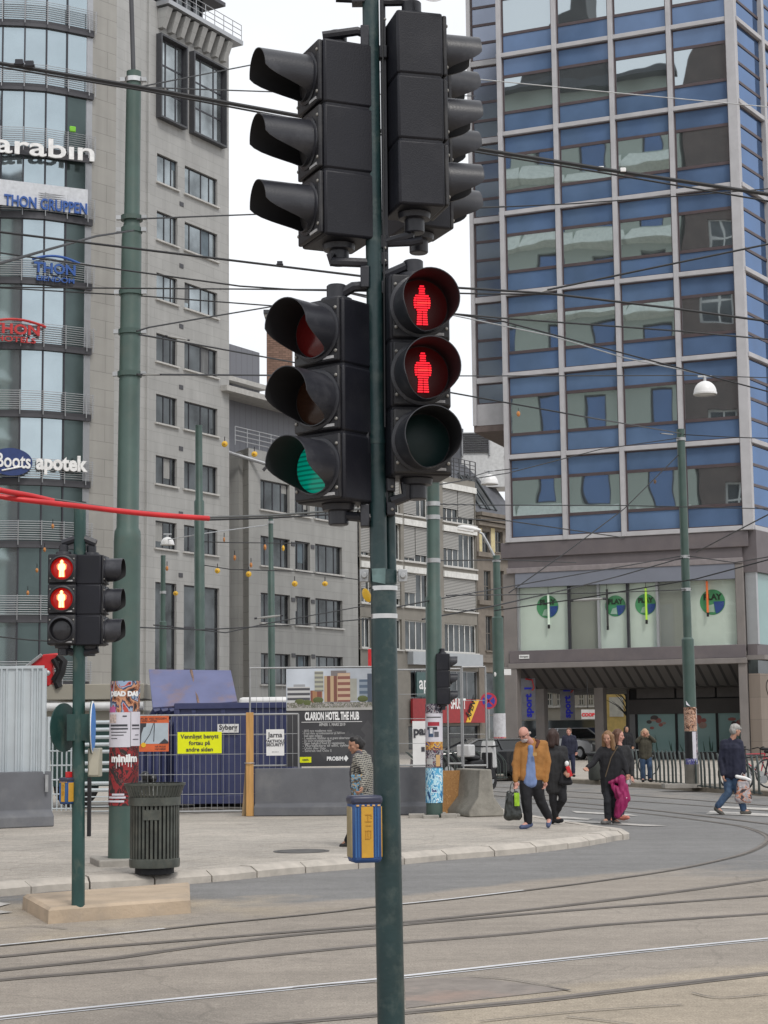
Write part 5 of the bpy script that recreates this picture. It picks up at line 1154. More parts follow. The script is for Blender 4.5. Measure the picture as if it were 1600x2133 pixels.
for y,w0,w1,h in ((1511,-55,18,.012),(1518,-55,20,.009),(1525,-52,15,.005),(1531,-50,5,.005),(1538,-50,-20,.004),(1511,36,75,.010),(1518,36,78,.006),(1531,50,72,.004),(1492,0,15,.008),(1540,40,70,.004)):
    poster_wrap(o,b,d,f(y)-h/d.length,f(y)+h/d.length,R_(y),R_(y),w0,w1,TXT,'print_line',.0105)
poster_wrap(o,b,d,f(1506),f(1488),R_(1500),R_(1490),-65,-25,pm('poster_sketch',(.55,.44,.4),.8,0,.4,30),'print_picture',.0105)
wraptext(o,b,d,f(1586),R_(1586),'minilm',.12,SW,8,.006)
for k in range(6):
    a=-22+k*11; poster_wrap(o,b,d,f(1587+R0.uniform(5,14)),f(1580),R_(1586),R_(1586),a,a+2.2,SW,'print_drip',.0125)
for y,w0,w1 in ((1654,-40,10),(1660,-60,15),(1668,-70,10),(1650,-85,-70)): poster_wrap(o,b,d,f(y)-.0012,f(y)+.0012,R_(y),R_(y),w0,w1,PAPER,'print_line',.0085)
# other tram poles
def simple_pole(name,label,pxb,pyb,top,wb,wt,Y=None,step=None,bands=(),z=KZ,group='green tram wire poles'):
    Y_=Y or gr(pxb,pyb,z).y
    bb=at(pxb,pyb,Y_); bb.z=z; t=at(top[0],top[1],Y_); d_=t-bb
    if step:
        fs_=frac(bb,d_,step); rr_=[(0,pxr(wb,Y_)),(fs_,pxr(wb*.98,Y_)),(fs_+.006,pxr(wt*1.06,Y_)),(1,pxr(wt,Y_))]
    else: rr_=[(0,pxr(wb,Y_)),(1,pxr(wt,Y_))]
    o_,b_,dd_=vpole(name,label,pxb,pyb,top,rr_,Y_,z,group)
    MB().tube([dd_,dd_*1.002+Vector((0,0,.03))],pxr(wt,Y_)*1.04,16).build('pole_cap',PG,o_)
    for y in bands:
        fr_=frac(bb,d_,y); p_=d_*fr_; q=pxr(wt+3,Y_); MB().tube([p_-Vector((0,0,.04)),p_+Vector((0,0,.04))],q,16).build('clamp_band',GALV,o_)
    return o_,b_,dd_,Y_
simple_pole('tram_pole','taller of two slim green poles behind the blue skip lid',418,1560,(414,890),22,15,46,1045,(1128,1178))
simple_pole('tram_pole','short slim green pole left of the taller one behind the blue skip lid',338,1560,(340,1160),16,10,52,1296,(1234,))
simple_pole('tram_pole','slim green pole before the middle stone building, rising behind the hotel board',567,1560,(564,1078),15,10,52,1190,(1088,1300))
# pole with posters and a small signal, right of the main signal pole
pm_o,pb,pd,pY=simple_pole('tram_pole','green tram pole with a poster covered foot and a small black signal',905,1702,(902,1008),34,27,None,1245,(1050,1078,1168))
fm=lambda y: frac(pb,pd,y); rmid=pxr(35,pY)
GREY_=pm('poster_grey_paper',(.55,.55,.58),.8,0,.15,10); BLUEC=collage('poster_print_blue',[(.02,.04,.12),(.05,.25,.5),(.5,.75,.85),(.1,.4,.65),(.7,.85,.9),(.02,.05,.2)],7,stretch=(1,1,.5))
DARKC=collage('poster_print_dark',[(.02,.02,.03),(.1,.09,.12),(.4,.38,.4),(.04,.03,.06),(.2,.06,.08)],9)
YC=collage('poster_print_orange',[(.04,.03,.12),(.5,.2,.03),(.65,.45,.1),(.1,.05,.25)],9)
for y0,y1,m_,lab in ((1486,1466,DARKC,None),(1545,1486,PAPER,'white poster with a red car and a dog'),(1562,1545,YC,None),(1600,1562,DARKC,None),(1672,1598,BLUEC,'bright blue poster near the foot of the pole')):
    poster_wrap(pm_o,pb,pd,fm(y0),fm(y1),rmid,rmid,-95,95,m_,label=lab)
for y0,y1,a0,a1,c in ((1512,1504,-45,35,(.4,.03,.05)),(1520,1514,-50,20,(.03,.03,.04)),(1535,1518,-40,-5,(.06,.1,.18)),(1495,1493,-60,50,(.05,.05,.05)),(1528,1516,-30,-10,(.75,.75,.78)),(1535,1524,0,30,(.1,.1,.12))):
    poster_wrap(pm_o,pb,pd,fm(y0),fm(y1),rmid,rmid,a0,a1,pm('print_ink',c,.7),'print_picture',.008)
for y0,y1,a0,a1,c in ((1592,1580,-60,-10,(.5,.5,.5)),(1596,1572,10,40,(.5,.33,.15))): poster_wrap(pm_o,pb,pd,fm(y0),fm(y1),rmid,rmid,a0,a1,pm('print_ink',c,.7),'print_picture',.008)
m2=MB()
for k in range(6):
    a=k*1.05+.3; q=Vector((math.cos(a)*.33,math.sin(a)*.3,.02)); m2.box(q.x-.14,q.x+.14,q.y-.1,q.y+.1,-.03,.05+.02*(k%2))
m2.build('paving_stub',CONC,pm_o,bevel=.015)
# pole carrying the arm lamp beside the old house
lp,lb,ld,lY=simple_pole('street_light','green street light pole with a thin curved arm and flat white lamp head',1043,1612,(1034,1160),24,15,None,1287,(1168,1412))
q=lambda px,py: at(px,py,lY)-lb
MB().tube([q(1036,1180),q(1030,1160),q(1018,1135),q(1005,1112),q(998,1108)],[.06,.05,.045,.045,.04],8).build('arm',GALV,lp)
m2=MB(); m2.M=Matrix.Translation(q(978,1101))@RY(rad(10)); m2.ell((0,0,.0),(.42,.16,.10),nu=16,nv=8); m2.box(-.4,.15,-.13,.13,-.11,-.05); m2.build('lamp_head',WHITE,lp)
poster_wrap(lp,lb,ld,frac(lb,ld,1545),frac(lb,ld,1486),pxr(25,lY),pxr(25,lY),-95,95,GREY_); poster_wrap(lp,lb,ld,frac(lb,ld,1570),frac(lb,ld,1535),pxr(25,lY),pxr(25,lY),-90,90,collage('poster_print_pink',[(.5,.06,.06),(.6,.3,.2),(.5,.1,.2),(.3,.04,.05)],6),lift=.006)
m2=MB(); c=q(1057,1400); m2.box(c.x-.12,c.x+.12,-.1,.0,c.z-.1,c.z+.1); m2.build('control_box',WHITE,lp); c=q(1033,1405); MB().ell((c.x,-.1,c.z),(.07,.07,.13)).build('camera_housing',WHITE,lp)
# right-hand tram pole
rp,rb_,rd,rY=simple_pole('tram_pole','green tram pole on the far pavement before the flower display windows',1443,1638,(1418,898),26,17,None,1332,(915,1160,1228))
fr_=lambda y: frac(rb_,rd,y)
for y0,y1,m_,a0,a1 in ((1523,1473,collage('poster_print_brown',[(.05,.03,.03),(.4,.2,.12),(.6,.4,.3),(.15,.08,.06),(.5,.3,.22)],8),-95,60),(1520,1475,GREY_,62,95),(1580,1524,BLKM,-95,0),(1580,1524,PAPER,2,38),(1580,1524,DARKC,40,95),(1594,1580,collage('poster_print_navy',[(.03,.03,.12),(.1,.1,.3),(.4,.4,.5)],14),-80,50)):
    poster_wrap(rp,rb_,rd,fr_(y0),fr_(y1),pxr(26,rY),pxr(26,rY),a0,a1,m_)
MB().box(-.75,.75,-.3,.3,-.03,.07).build('concrete_foot',CONC,rp)
MB().tube([Vector((0,0,.05)),rd*fr_(1592)],pxr(29,rY),18).build('foot_sleeve',pm('sleeve_grey',(.16,.15,.13),.7,0,.2,4),rp)
m2=MB(); p_=rd*fr_(1470); m2.M=Matrix.Translation(p_); m2.add([(-.12,-.2,.02),(.16,-.2,-.1),(.16,-.1,-.1),(-.12,-.12,.12)],[(0,1,2,3)]); m2.build('torn_sticker',PAPER,rp)
# ------------------------------------------------------------------ hanging dome lamps
DOME=pm('dome_white_enamel',(.8,.8,.8),.35,0,.03,2)
def dome(px,py,w,Y,lab):
    c=at(px,py,Y); r=pxr(w,Y); o_=thing('hanging_lamp',lab,'lamp',c,0,'white dome lamps on wires')
    MB().lathe([(r*math.cos(rad(a)),r*1.05*math.sin(rad(a))) for a in (0,12,25,38,52,66,80,89)]+[],24,cap1=True).build('dome_shade',DOME,o_)
    MB().lathe([(r*1.03,-r*.18),(r*1.04,-r*.02),(r*1.0,0.004)],24).build('rim',DOME,o_); MB().lathe([(.0,-r*.1),(r*.98,-r*.1)],24).build('diffuser',pm('lamp_diffuser',(.55,.55,.53),.3),o_)
    MB().tube([(0,0,r*1.03),(0,0,r*1.45)],.03,6).build('stem',GALV,o_); MB().tube([(-r*.6,0,r*1.45),(r*.6,0,r*1.45)],.02,5).build('hanger',GALV,o_)
dome(1469,818,48,34,'white dome lamp hanging on a wire before the blue tower, the largest of the three')
dome(1020,1006,36,44,'white dome lamp hanging between the grey building and the tower')
dome(349,1133,28,48,'white dome lamp hanging in front of the left stone facade, smallest')
# ------------------------------------------------------------------ traffic signals
LENSDK=pm('lens_dark_green',(.012,.03,.03),.4,0,.2,8,spec=.25)
LENSR=pm('lens_red_off_glow',(.10,.008,.008),.2,0,.1,8,emit=(.3,.02,.02),es=.02)  # switched-off lens, given a faint added glow
LENSA=pm('lens_amber_off_glow',(.028,.014,.010),.25,0,.1,8,emit=(.3,.1,.03),es=.01)  # also off, with a weaker glow put in
LENSG=stripes('lens_green_lit',((.0,.22,.15),(.0,.10,.07)),48,2,.3,emit=.62,thr=.6)
LENSP=pm('lens_ped_red_glow',(.010,.002,.002),.55,0,.1,8,emit=(.5,.008,.01),es=.03)
LENSPB=pm('lens_ped_red_bright',(.2,.01,.01),.25,0,.1,8,emit=(1,.012,.008),es=.22)
LENSB=pm('lens_clear_dark',(.02,.02,.024),.2,0,.1,5)
LENSH=pm('lens_back_grey',(.05,.048,.05),.3,0,.1,5)
MANR=pm('led_red',(.3,.01,.01),.4,emit=(1.0,.012,.030),es=1.25); MANC=pm('led_red_core',(.3,.03,.01),.4,emit=(1.0,.035,.035),es=1.5)
MANH=pm('led_hot',(.8,.4,.2),.4,emit=(1.0,.50,.20),es=3.2); MANE=pm('led_hot_edge',(.7,.1,.05),.4,emit=(1.0,.12,.03),es=2.6)
VIS=pm('visor_plastic',(.024,.025,.032),.36,0,.15,5,.06,120,dirt=(.10,.10,.11),dsc=5,damt=.4)
HOUS=pm('housing_plastic',(.009,.0095,.015),.48,0,.15,4,.1,160,spec=.35,dirt=(.03,.03,.036),dsc=2.5,damt=.5)
DOOR=pm('door_plastic',(.017,.017,.021),.48,0,.15,5,.05,100,spec=.4,dirt=(.085,.083,.08),dsc=5,damt=.45)
LATCH=pm('pale_maker_plate',(.45,.45,.46),.5,0,.2,40)
BOLT=pm('grey_bolt',(.3,.29,.27),.5,.4,.2,20)
BOLTME=MB().ell((0,0,0),(.008,.006,.008),nu=8,nv=6).mesh('bolt',BOLT)
# red man silhouette as (row z, half-width segments)
def man(par,L,h,hot=False):
    rows=17; body=MB();core=MB()
    def wid(t):                                   # outer half width of the standing figure
        return lerp_poly([(0,.165),(.08,.155),(.38,.135),(.40,.20),(.46,.235),(.60,.245),(.70,.225),(.76,.17),(.795,.085),(.80,.05),(.83,.05),(.85,.078),(.91,.09),(.96,.07),(1,.035)],t)
    for i in range(rows):
        t=(i+.5)/rows; z=-h/2+h*t; o_=wid(t)*.86
        if t<.36: segs=[(-o_,-.012),(.012,o_)]
        elif .38<t<.72: segs=[(-o_,-.138),(-.126,.126),(.138,o_)]
        else: segs=[(-o_,o_)]
        dz=h/rows*(.29 if not hot else .5)
        for a,b in segs:
            tgt=core if (.50<t<.60 and abs(a)<.15) else body
            tgt.box(a*h,b*h,-.006,0,z-dz,z+dz)
    p=body.build('red_man',MANH if hot else MANR,par,L=L)
    if core.v: core.build('red_man_core',MANH if hot else MANC,p)
    if hot:
        e=MB(); e.prism([(x*h*1.22,z*h) for x,z in [(-.15,-.51),(.16,-.51),(.14,-.1),(.22,-.02),(.24,.2),(.16,.29),(.1,.32),(.1,.44),(0,.5),(-.1,.44),(-.1,.32),(-.16,.29),(-.24,.2),(-.22,-.02),(-.14,-.1)]],-.002,.002); e.build('glow_edge',MANE,p)
def visor(par,L,r,length,name='visor',full=False):
    n=40; vs=[];fs=[]; th=.004
    def ln(a):
        a=abs(a)
        if full: return length*(1 if a<2.0 else max(.35,1-(a-2.0)*.6))
        if a<1.6: return length*(1-.02*a)
        u=min((a-1.6)/.95,1); u=u*u*(3-2*u); return length*.93*(1-u)+.028*u
    for layer in (0,1):
        R=r-th*layer
        for j in range(n+1):
            a=-math.pi+2*math.pi*j/n; l=ln(a); s_=1
            tp=1+.06*0
            vs.append((R*math.sin(a),0,R*math.cos(a))); vs.append((R*math.sin(a),-l*.5,R*math.cos(a))); vs.append((R*math.sin(a),-l,R*math.cos(a)))
    m=(n+1)*3
    for j in range(n):
        for q in (0,1):
            a=j*3+q; b=(j+1)*3+q
            fs.append((a,b,b+1,a+1)); fs.append((m+a,m+a+1,m+b+1,m+b))
        fs.append((j*3+2,(j+1)*3+2,m+(j+1)*3+2,m+j*3+2))
    mb=MB(); mb.add(vs,fs)
    mb.m=[1 if i%5 in (1,3) else 0 for i in range(len(fs))]
    mb.lathe([(r+.016,0.0),(r+.016,-.010),(r-.001,-.014)],40,RX(math.pi/2)@T(0,0,0)) if 0 else None
    # mounting ring
    R2=[(r+.014,.0),(r+.014,.008),(r+.002,.013),(r-.004,.013)]
    mb.lathe([(a,b_) for a,b_ in R2],40,RX(math.pi/2))
    mb.build(name,[VIS,BLKM],par,L=L)
def signal_head(name,label,base,yaw,lenses,pivot=(0,0),w=.30,sec=.30,dep=.24,r=.118,vl=.26,full=False,hot=False,group=None,mans=(),brackets=(1,1),side=1,scale=1):
    """front faces local -y; base = bottom centre of the housing"""
    o=thing(name,label,'traffic light',base,yaw,group); o.matrix_basis=o.matrix_basis@Matrix.Scale(scale,4)
    H=sec*3
    mb=MB()
    for k in range(3):
        z0=k*sec+.0025; z1=(k+1)*sec-.0025
        mb.box(-w/2,w/2,-dep/2,dep/2,z0,z1)
    mb.box(-w/2+.006,w/2-.006,-dep/2+.006,dep/2-.006,.01,H-.01)
    mb.build('housing',HOUS,o,bevel=.012)
    for k in range(3):
        z=k*sec+sec/2; yf=-dep/2
        d_=MB(); d_.box(-w/2+.010,w/2-.010,yf-.022,yf-.0,k*sec+.010,(k+1)*sec-.008); dr=d_.build('door',DOOR,o,bevel=.008)
        for sx in (-1,1):
            for sz in (-.32,.32):
                b_=bpy.data.objects.new('bolt',BOLTME); COL.objects.link(b_); b_.parent=dr; b_.matrix_basis=T(sx*(w/2-.024),yf-.024,z+sz*sec)
        MB().box(w/2-.115,w/2-.035,yf-.0265,yf-.0215,k*sec+.022,k*sec+.034).build('maker_plate',LATCH,dr)
        l=MB(); l.lathe([(.001,-.03),(r*.6,-.024),(r*.92,-.008),(r-.004,0)],36,T(0,yf-.020,z)@RX(-math.pi/2)@RX(math.pi)) 
        l=MB(); l.lathe([(.001,.018),(r*.5,.015),(r*.85,.006),(r-.003,0)],36,T(0,yf-.020,z)@RX(math.pi/2)); l.build('lens',lenses[k],o)
        if k in mans: man(o,T(0,yf-.042,z),r*1.42,hot)
        visor(o,T(0,yf-.020,z),r,vl,full=full)
    # top and bottom spigots and bracket arms reaching back to the pole
    for tb,on in ((0,brackets[0]),(1,brackets[1])):
        z=-.0 if tb==0 else H; s_=-1 if tb==0 else 1
        m2=MB(); m2.lathe([(.001,z),(.075,z),(.07,z+s_*.025),(.045,z+s_*.03),(.045,z+s_*.085),(.04,z+s_*.09),(.001,z+s_*.09)],16); m2.build('spigot',BLK,o)
    return o
def bracket(par_label,pts,pole_pt,cat='bracket'):
    pass
YS=7.75
def sbase(px,py,Y=YS): return at(px,py,Y)
def yaw_of(deg): return rad(deg)
# lower pair on the main pole
h1=signal_head('vehicle_signal','black vehicle signal showing green on the left of the main pole, facing left',sbase(705,1052,7.76),yaw_of(-38),[LENSG,LENSA,LENSR],w=.275,dep=.25,r=.120,vl=.21)
h2=signal_head('pedestrian_signal','black pedestrian signal with two lit red men on the right of the main pole',sbase(867,999,7.77),yaw_of(12.5),[LENSDK,LENSP,LENSP],mans=(1,2),w=.275,dep=.22,r=.127,vl=.20,full=True)
h3=signal_head('vehicle_signal','black vehicle signal high on the left of the main pole, seen from its side',sbase(706,511,7.8),yaw_of(-66),[LENSH,LENSH,LENSH],w=.285,sec=.303,dep=.25,r=.106,vl=.25)
h4=signal_head('vehicle_signal','black signal high on the right of the main pole, its flat back to the viewer',sbase(863,446,7.75),yaw_of(105),[LENSH]*3,w=.27,dep=.215,r=.098,vl=.18)
h5=signal_head('vehicle_signal','black signal mostly hidden behind the high right one, lowest tip showing',sbase(872,490,8.3),yaw_of(112),[LENSH]*3,w=.27,dep=.22,r=.098,vl=.175)
# main pole
pb0=at(817,2137,YS); pb0.z=0; pt=at(771,-40,YS); 
pb0=at(821,2370,YS); pb0.z=0.0
o=thing('signal_pole','dark green signal pole in the foreground carrying five black signal heads','pole',pb0)
q=lambda px,py,dy=0: at(px,py,YS+dy)-pb0
rp_=lambda w_: w_/2/FPX*YS
MB().tube([Vector((0,0,0)),q(815,2133),q(800,1330),q(799,1212)],[rp_(57),rp_(56),rp_(54),rp_(53)],28).build('lower_sleeve',PGD,o)
MB().tube([q(789.5,1215),q(771,-60)],rp_(36),24).build('upper_tube',PGD,o)
MB().tube([q(815,1215,.05),q(811,1010,.05)],rp_(23),16).build('side_tube',PGD,o)
for y in (1226,1284): p=q(800.5,y); MB().tube([p-Vector((0,0,.010)),p+Vector((0,0,.010))],rp_(55.5),28).build('steel_band',STEEL,o)
p=q(799,1202); MB().tube([p-Vector((0,0,.03)),p+Vector((0,0,.03))],rp_(56),24).build('clamp_collar',PGD,o)
m2=MB()
for sx in (-1,1):
    c=q(799+sx*40,1200); m2.box(c.x-.02,c.x+.02,-.03,.0,c.z-.028,c.z+.028); m2.M=Matrix.Translation((c.x,-.035,c.z)); m2.lathe([(.001,.012),(.014,.012),(.014,0)],6,RX(math.pi/2)); m2.M=Matrix.Identity(4)
m2.build('clamp_ear',GALV,o,bevel=.003)
m2=MB(); c=q(793,1200); m2.add([(c.x-.036,-rp_(58),c.z-.028),(c.x+.020,-rp_(59),c.z-.04),(c.x+.022,-rp_(59),c.z+.03),(c.x-.038,-rp_(57),c.z+.028)],[(0,1,2,3)]); m2.build('worn_tape',pm('worn_tape',(.12,.19,.19),.7,0,.3,20),o)
MB().box(q(791,20).x,q(803,20).x,.0,.05,q(797,566).z,q(797,-30).z).build('mounting_rail',BLK,o); MB().box(q(795,800).x,q(806,800).x,.0,.05,q(800,1062).z,q(800,567).z).build('mounting_rail',BLK,o)
MB().tube([q(802,890,-.045),q(797,0,-.045)],.004,6).build('cable',WIRE,o)
for y in (920,): p=q(785.5,y); MB().tube([p-Vector((0,0,.012)),p+Vector((0,0,.012))],rp_(38),24).build('clamp_collar',PGD,o)
# bracket arms
def arm(pts,r,name='bracket_arm'):
    MB().tube([q(*p_) for p_ in pts],r,8).build(name,BLK,o)
arm([(690,530),(690,545),(770,548)],.022); arm([(672,75),(745,65),(772,75)],.022); arm([(858,462),(856,490),(805,505)],.022); arm([(862,22),(862,4),(800,5)],.02)
arm([(693,1058),(695,1072),(785,1080)],.022); arm([(712,612),(735,598),(772,595)],.024); arm([(845,1005),(846,1035),(815,1045)],.025); arm([(845,565),(845,555),(800,575)],.022); arm([(880,500),(855,505),(806,507)],.018)
for y in (110,505,540,600,1010,1060):
    c=q(797 if y<1000 else 813,y); MB().box(c.x-.016,c.x+.022,-.02,.03,c.z-.03,c.z+.03).build('clamp_block',BLK,o,bevel=.005)
for y in (580,80,1075,925): c=q(765,y); MB().box(c.x-.03,c.x+.01,-.04,.03,c.z-.05,c.z+.05).build('clamp_block',BLK,o,bevel=.005)
for y in (45,520,546,1015,1062): c=q(802 if y<1000 else 817,y); MB().ell((c.x,-.028,c.z),(.007,.006,.007),nu=8,nv=6).build('bolt',BOLT,o)
MB().box(q(733,2).x,q(760,2).x,-.03,.04,q(745,8).z,q(745,-30).z).build('top_box',BLK,o)
MB().tube([q(700,-4),q(745,-2)],.02,8).build('top_arm',BLK,o)
# blue round sign whose lower rim shows at the very top
c=at(905,-34,7.6); s_=thing('round_sign','round blue sign with white rim just cut off above the signals','sign',c,rad(-8))
m2=MB(); m2.prism([(.082*math.cos(t*math.pi/24),.082*math.sin(t*math.pi/24)) for t in range(48)],0,.004); m2.build('sign_plate',SW,s_); m2=MB(); m2.prism([(.074*math.cos(t*math.pi/24),.074*math.sin(t*math.pi/24)) for t in range(48)],-.003,-.0005); m2.build('blue_face',pm('sign_blue',(.02,.12,.5),.4),s_)
MB().tube([(0,.01,0),at(800,-34,7.7)-c],.012,6).build('bracket_arm',BLK,s_)
# yellow plastic hook seen left of the sleeve
c=at(764,1240,8.2); s_=thing('yellow_lantern','small yellow plastic drop shaped decoration peeking from behind the main pole','decoration',c)
MB().ell((0,0,0),(.019,.012,.034),RY(rad(-22)).to_3x3()).build('drop_shade',YEL,s_); MB().tube([(.01,0,.03),(.05,0,.05)],.003,5).build('hook',BLKM,s_)
# push-button boxes
PBY=pm('push_button_yellow',(.55,.30,.03),.5,0,.08,20,dirt=(.35,.2,.03),dsc=12,damt=.3); PBB=pm('push_button_blue',(.015,.06,.20),.45,0,.12,20,dirt=(.05,.1,.2),dsc=14,damt=.4); PBT=pm('push_button_tan',(.30,.24,.13),.6,0,.1,20)
def push(label,c,yaw,w_,h,dp,group=None):
    o=thing('push_button_box',label,'push button',c,yaw,group)
    MB().box(-w_/2,w_/2,-dp/2,dp/2,0,h).build('case',PBB,o,bevel=.016)
    s=w_/.135
    m2=MB(); m2.box(-.028*s,.026*s,-dp/2-.004,-dp/2+.002,.022,h-.042); m2.build('yellow_stripe',PBY,o,bevel=.001)
    m2=MB(); m2.box(-w_/2-.003,-w_/2+.012*s,-dp/2+.012,dp/2-.012,.022,h-.042); m2.build('tan_side',PBT,o,bevel=.003)
    m2=MB(); m2.box(w_/2-.012*s,w_/2+.003,-dp/2+.012,dp/2-.012,.022,h-.042); m2.build('yellow_side',PBY,o,bevel=.003)
    m2=MB()
    for x in (-.052,-.040,.036,.048): m2.tube([(x*s,-dp/2,.024),(x*s,-dp/2,h-.045)],.0035,6)
    m2.build('ridge',pm('push_ridge',(.04,.13,.33),.35),o)
    MB().box(-w_/2-.004,w_/2+.004,-dp/2-.004,dp/2+.002,h-.034,h+.004).build('top_cap',pm('push_cap',(.035,.04,.075),.4),o,bevel=.012)
    m2=MB()
    for k in range(5): m2.box((-.05+.024*k)*s,(-.05+.024*k+.012)*s,-dp/2-.006,-dp/2,h-.040,h-.034)
    m2.build('vent_tooth',pm('push_tooth',(.6,.35,.12),.5),o)
    m2=MB(); z=h*.55  # embossed tactile map of the crossing
    for a,b_,c_,d_ in ((-.012,.018,.05,.053),(-.012,.018,.02,.023),(.0,.003,.02,.053),(.012,.020,.036,.039),(.012,.020,.045,.048),(-.008,.016,.002,.006),(-.012,.018,-.02,-.017),(.0,.003,-.05,-.017),(-.010,-.007,-.05,-.02),(.012,.016,-.05,-.02),(-.012,.010,-.055,-.052)):
        m2.box(a*s,b_*s,-dp/2-.0065,-dp/2-.003,z+c_*s,z+d_*s)
    m2.build('tactile_map',pm('push_emboss',(.45,.22,.02),.6),o)
    return o
push('blue and yellow striped crossing push button box in the foreground',at(760,1796,7.60),rad(14),.128,.275,.11,'striped push button boxes')
# --- left island signal
isl_c=gr(163,1885,.14); ic=Vector((isl_c.x,isl_c.y,0))
o=thing('traffic_island','low concrete traffic island block with a worn flat top','traffic island',(gr(240,1900).x,gr(240,1900).y,0))
pl=[gr(100,1925),gr(398,1902),gr(396,1866,.0),gr(46,1893,0)]
b_=Vector(o.location) if 0 else gr(240,1900)
def isl_poly(z,ins): 
    c=sum(pl,Vector())/4; return [((p_-b_)+(c-p_).normalized()*ins+Vector((0,0,z))) for p_ in pl]
m2=MB(); lo=isl_poly(-.03,0); mid_=isl_poly(.115,.01); hi=isl_poly(.14,.05); m2.add([tuple(v) for v in lo+mid_+hi],[(0,1,5,4),(1,2,6,5),(2,3,7,6),(3,0,4,7),(4,5,9,8),(5,6,10,9),(6,7,11,10),(7,4,8,11),(8,9,10,11)]); 
m2.build('concrete_block',pm('island_concrete',(.45,.355,.26),.9,0,.12,3,.3,30,dirt=(.28,.24,.2),dsc=2.2,damt=.5),o)
yI=ic.y
pbase=at(163,1885,yI); pbase.z=.14
lp_=thing('signal_pole','worn green signal pole standing on the concrete traffic island','pole',pbase)
q2=lambda px,py,dy=0: at(px,py,yI+dy)-pbase
PGW=pm('worn_green_paint',(.018,.06,.055),.5,0,.25,5,.1,50,dirt=(.16,.17,.13),dsc=7,damt=.5,stretch=(1,1,.5))
MB().tube([Vector((0,0,-.02)),q2(164,1500),q2(167,1048)],[pxr(27,yI),pxr(26,yI),pxr(25,yI)],20).build('pole_shaft',PGW,lp_)
MB().lathe([(pxr(27,yI)*1.02,0),(.001,.01)],16,Matrix.Translation(q2(167,1046))).build('pole_cap',PGW,lp_)
MB().box(q2(183,1600).x,q2(190,1600).x,-.02,.03,q2(185,1742).z,q2(185,1620).z).build('cable_duct',BLKM,lp_)
sc_=.98
h6=signal_head('pedestrian_signal','black pedestrian signal with two glowing red men above the traffic island',at(131,1345,yI-.02),rad(4),[LENSB,LENSPB,LENSPB],mans=(1,2),w=.26,sec=.278,dep=.22,r=.108,vl=.05,hot=True,full=True)
h7=signal_head('vehicle_signal','black vehicle signal above the traffic island, turned sideways with hoods to the right',at(189,1346,yI+.02),rad(86),[LENSH]*3,w=.26,sec=.278,dep=.24,r=.108,vl=.16,full=True)
for (a,b_2) in (((125,1352),(165,1362)),((205,1352),(170,1362)),((130,1132),(165,1120)),((200,1132),(170,1120))): MB().tube([q2(*a),q2(*b_2)],.035,8).build('bracket_arm',BLK,lp_)
s_=thing('round_sign','round traffic sign on the island pole, seen edge-on with its blue face turned right','sign',at(166,1515,yI))
cyaw=rad(94); rr_=.238; s_.matrix_basis=s_.matrix_basis@RZ(cyaw)
def disc(mb,r,y0,y1,mi=0,n=40): mb.prism([(r*math.cos(t*2*math.pi/n),r*math.sin(t*2*math.pi/n)) for t in range(n)],y0,y1,mi)
m2=MB(); disc(m2,rr_,-.115,-.105); m2.build('sign_back',PGW,s_); m2=MB(); disc(m2,rr_*.995,-.123,-.1155); m2.build('white_rim',WHITE,s_); m2=MB(); disc(m2,rr_*.92,-.126,-.1235); m2.build('blue_face',pm('sign_sky_blue',(.02,.2,.62),.4),s_)
m2=MB(); disc(m2,rr_*.93,.0,.01); m2.build('rear_disc',PGW,s_,L=T(.02,.14,0)@RZ(rad(-27)))
MB().box(-.05,.05,-.11,.11,-.12,.12).build('clamp',PGW,s_)
c=at(197,1618,yI+.05); s_=thing('control_cabinet','small beige control box fixed to the island signal pole','cabinet',c)
MB().box(-.055,.055,-.05,.1,0,.26).build('case',pm('beige_case',(.36,.34,.27),.6),s_,bevel=.008); MB().box(-.045,.045,-.056,-.049,.015,.245).build('door',pm('beige_case_door',(.40,.375,.30),.6),s_,bevel=.003)
s_=push('small yellow, blue and tan push button box on the island signal pole',at(141,1675,yI-.02),rad(-38),.115,.235,.11,'striped push button boxes')
MB().box(-.01,.03,-.02,.03,.235,.29).build('red_lamp',REDP,s_)
# small signal on the poster pole, mid distance
c=at(923,1468,pY-.1); h8=signal_head('vehicle_signal','small black signal on the poster pole, seen from its side with hoods to the right',c,rad(88),[LENSH]*3,w=.26,sec=.30,dep=.22,r=.1,vl=.14,full=False)
# ------------------------------------------------------------------ overhead wires
def wire(pts,r,label,sag=0,Y=None,mat=None,name='overhead_wire',n=6,bump=None):
    P_=[at(p[0],p[1],p[2] if len(p)>2 else Y) for p in pts]
    if pts[0][0]<=-40: P_.insert(0,P_[0]+(P_[0]-P_[1]).normalized()*14)
    if pts[-1][0]>=1700: P_.append(P_[-1]+(P_[-1]-P_[-2]).normalized()*14)
    out=[]
    for i in range(len(P_)-1):
        for k in range(8):
            t=k/8; p=P_[i].lerp(P_[i+1],t); p.z-=sag*4*t*(1-t); out.append(p)
    out.append(P_[-1]); o=out[0].copy()
    m=MB(); m.tube([p-o for p in out],r,n); ob=m.build(name,mat or WIRE,None,T(*o)); return tag(ob,label,'wire','tram overhead wires')
w0=wire([(-60,122,10.2),(300,183,10.3),(620,241,10.4),(1000,311,10.6),(1280,356,10.8),(1700,420,11)],.0125,'thickest black tram wire crossing high from upper left behind the signals to the tower')
wire([(-60,130,10.3),(300,189,10.4),(620,249,10.5),(1000,318,10.7),(1280,364,10.9),(1700,436,11.1)],.006,'thin black wire running just below the thickest tram wire')
wire([(-60,476,15),(200,508,15),(480,542,15),(760,576,15),(945,599,15),(1140,611,15),(1400,642,15),(1700,683,15)],.0105,'black tram wire passing level with the upper gap between the signal heads')
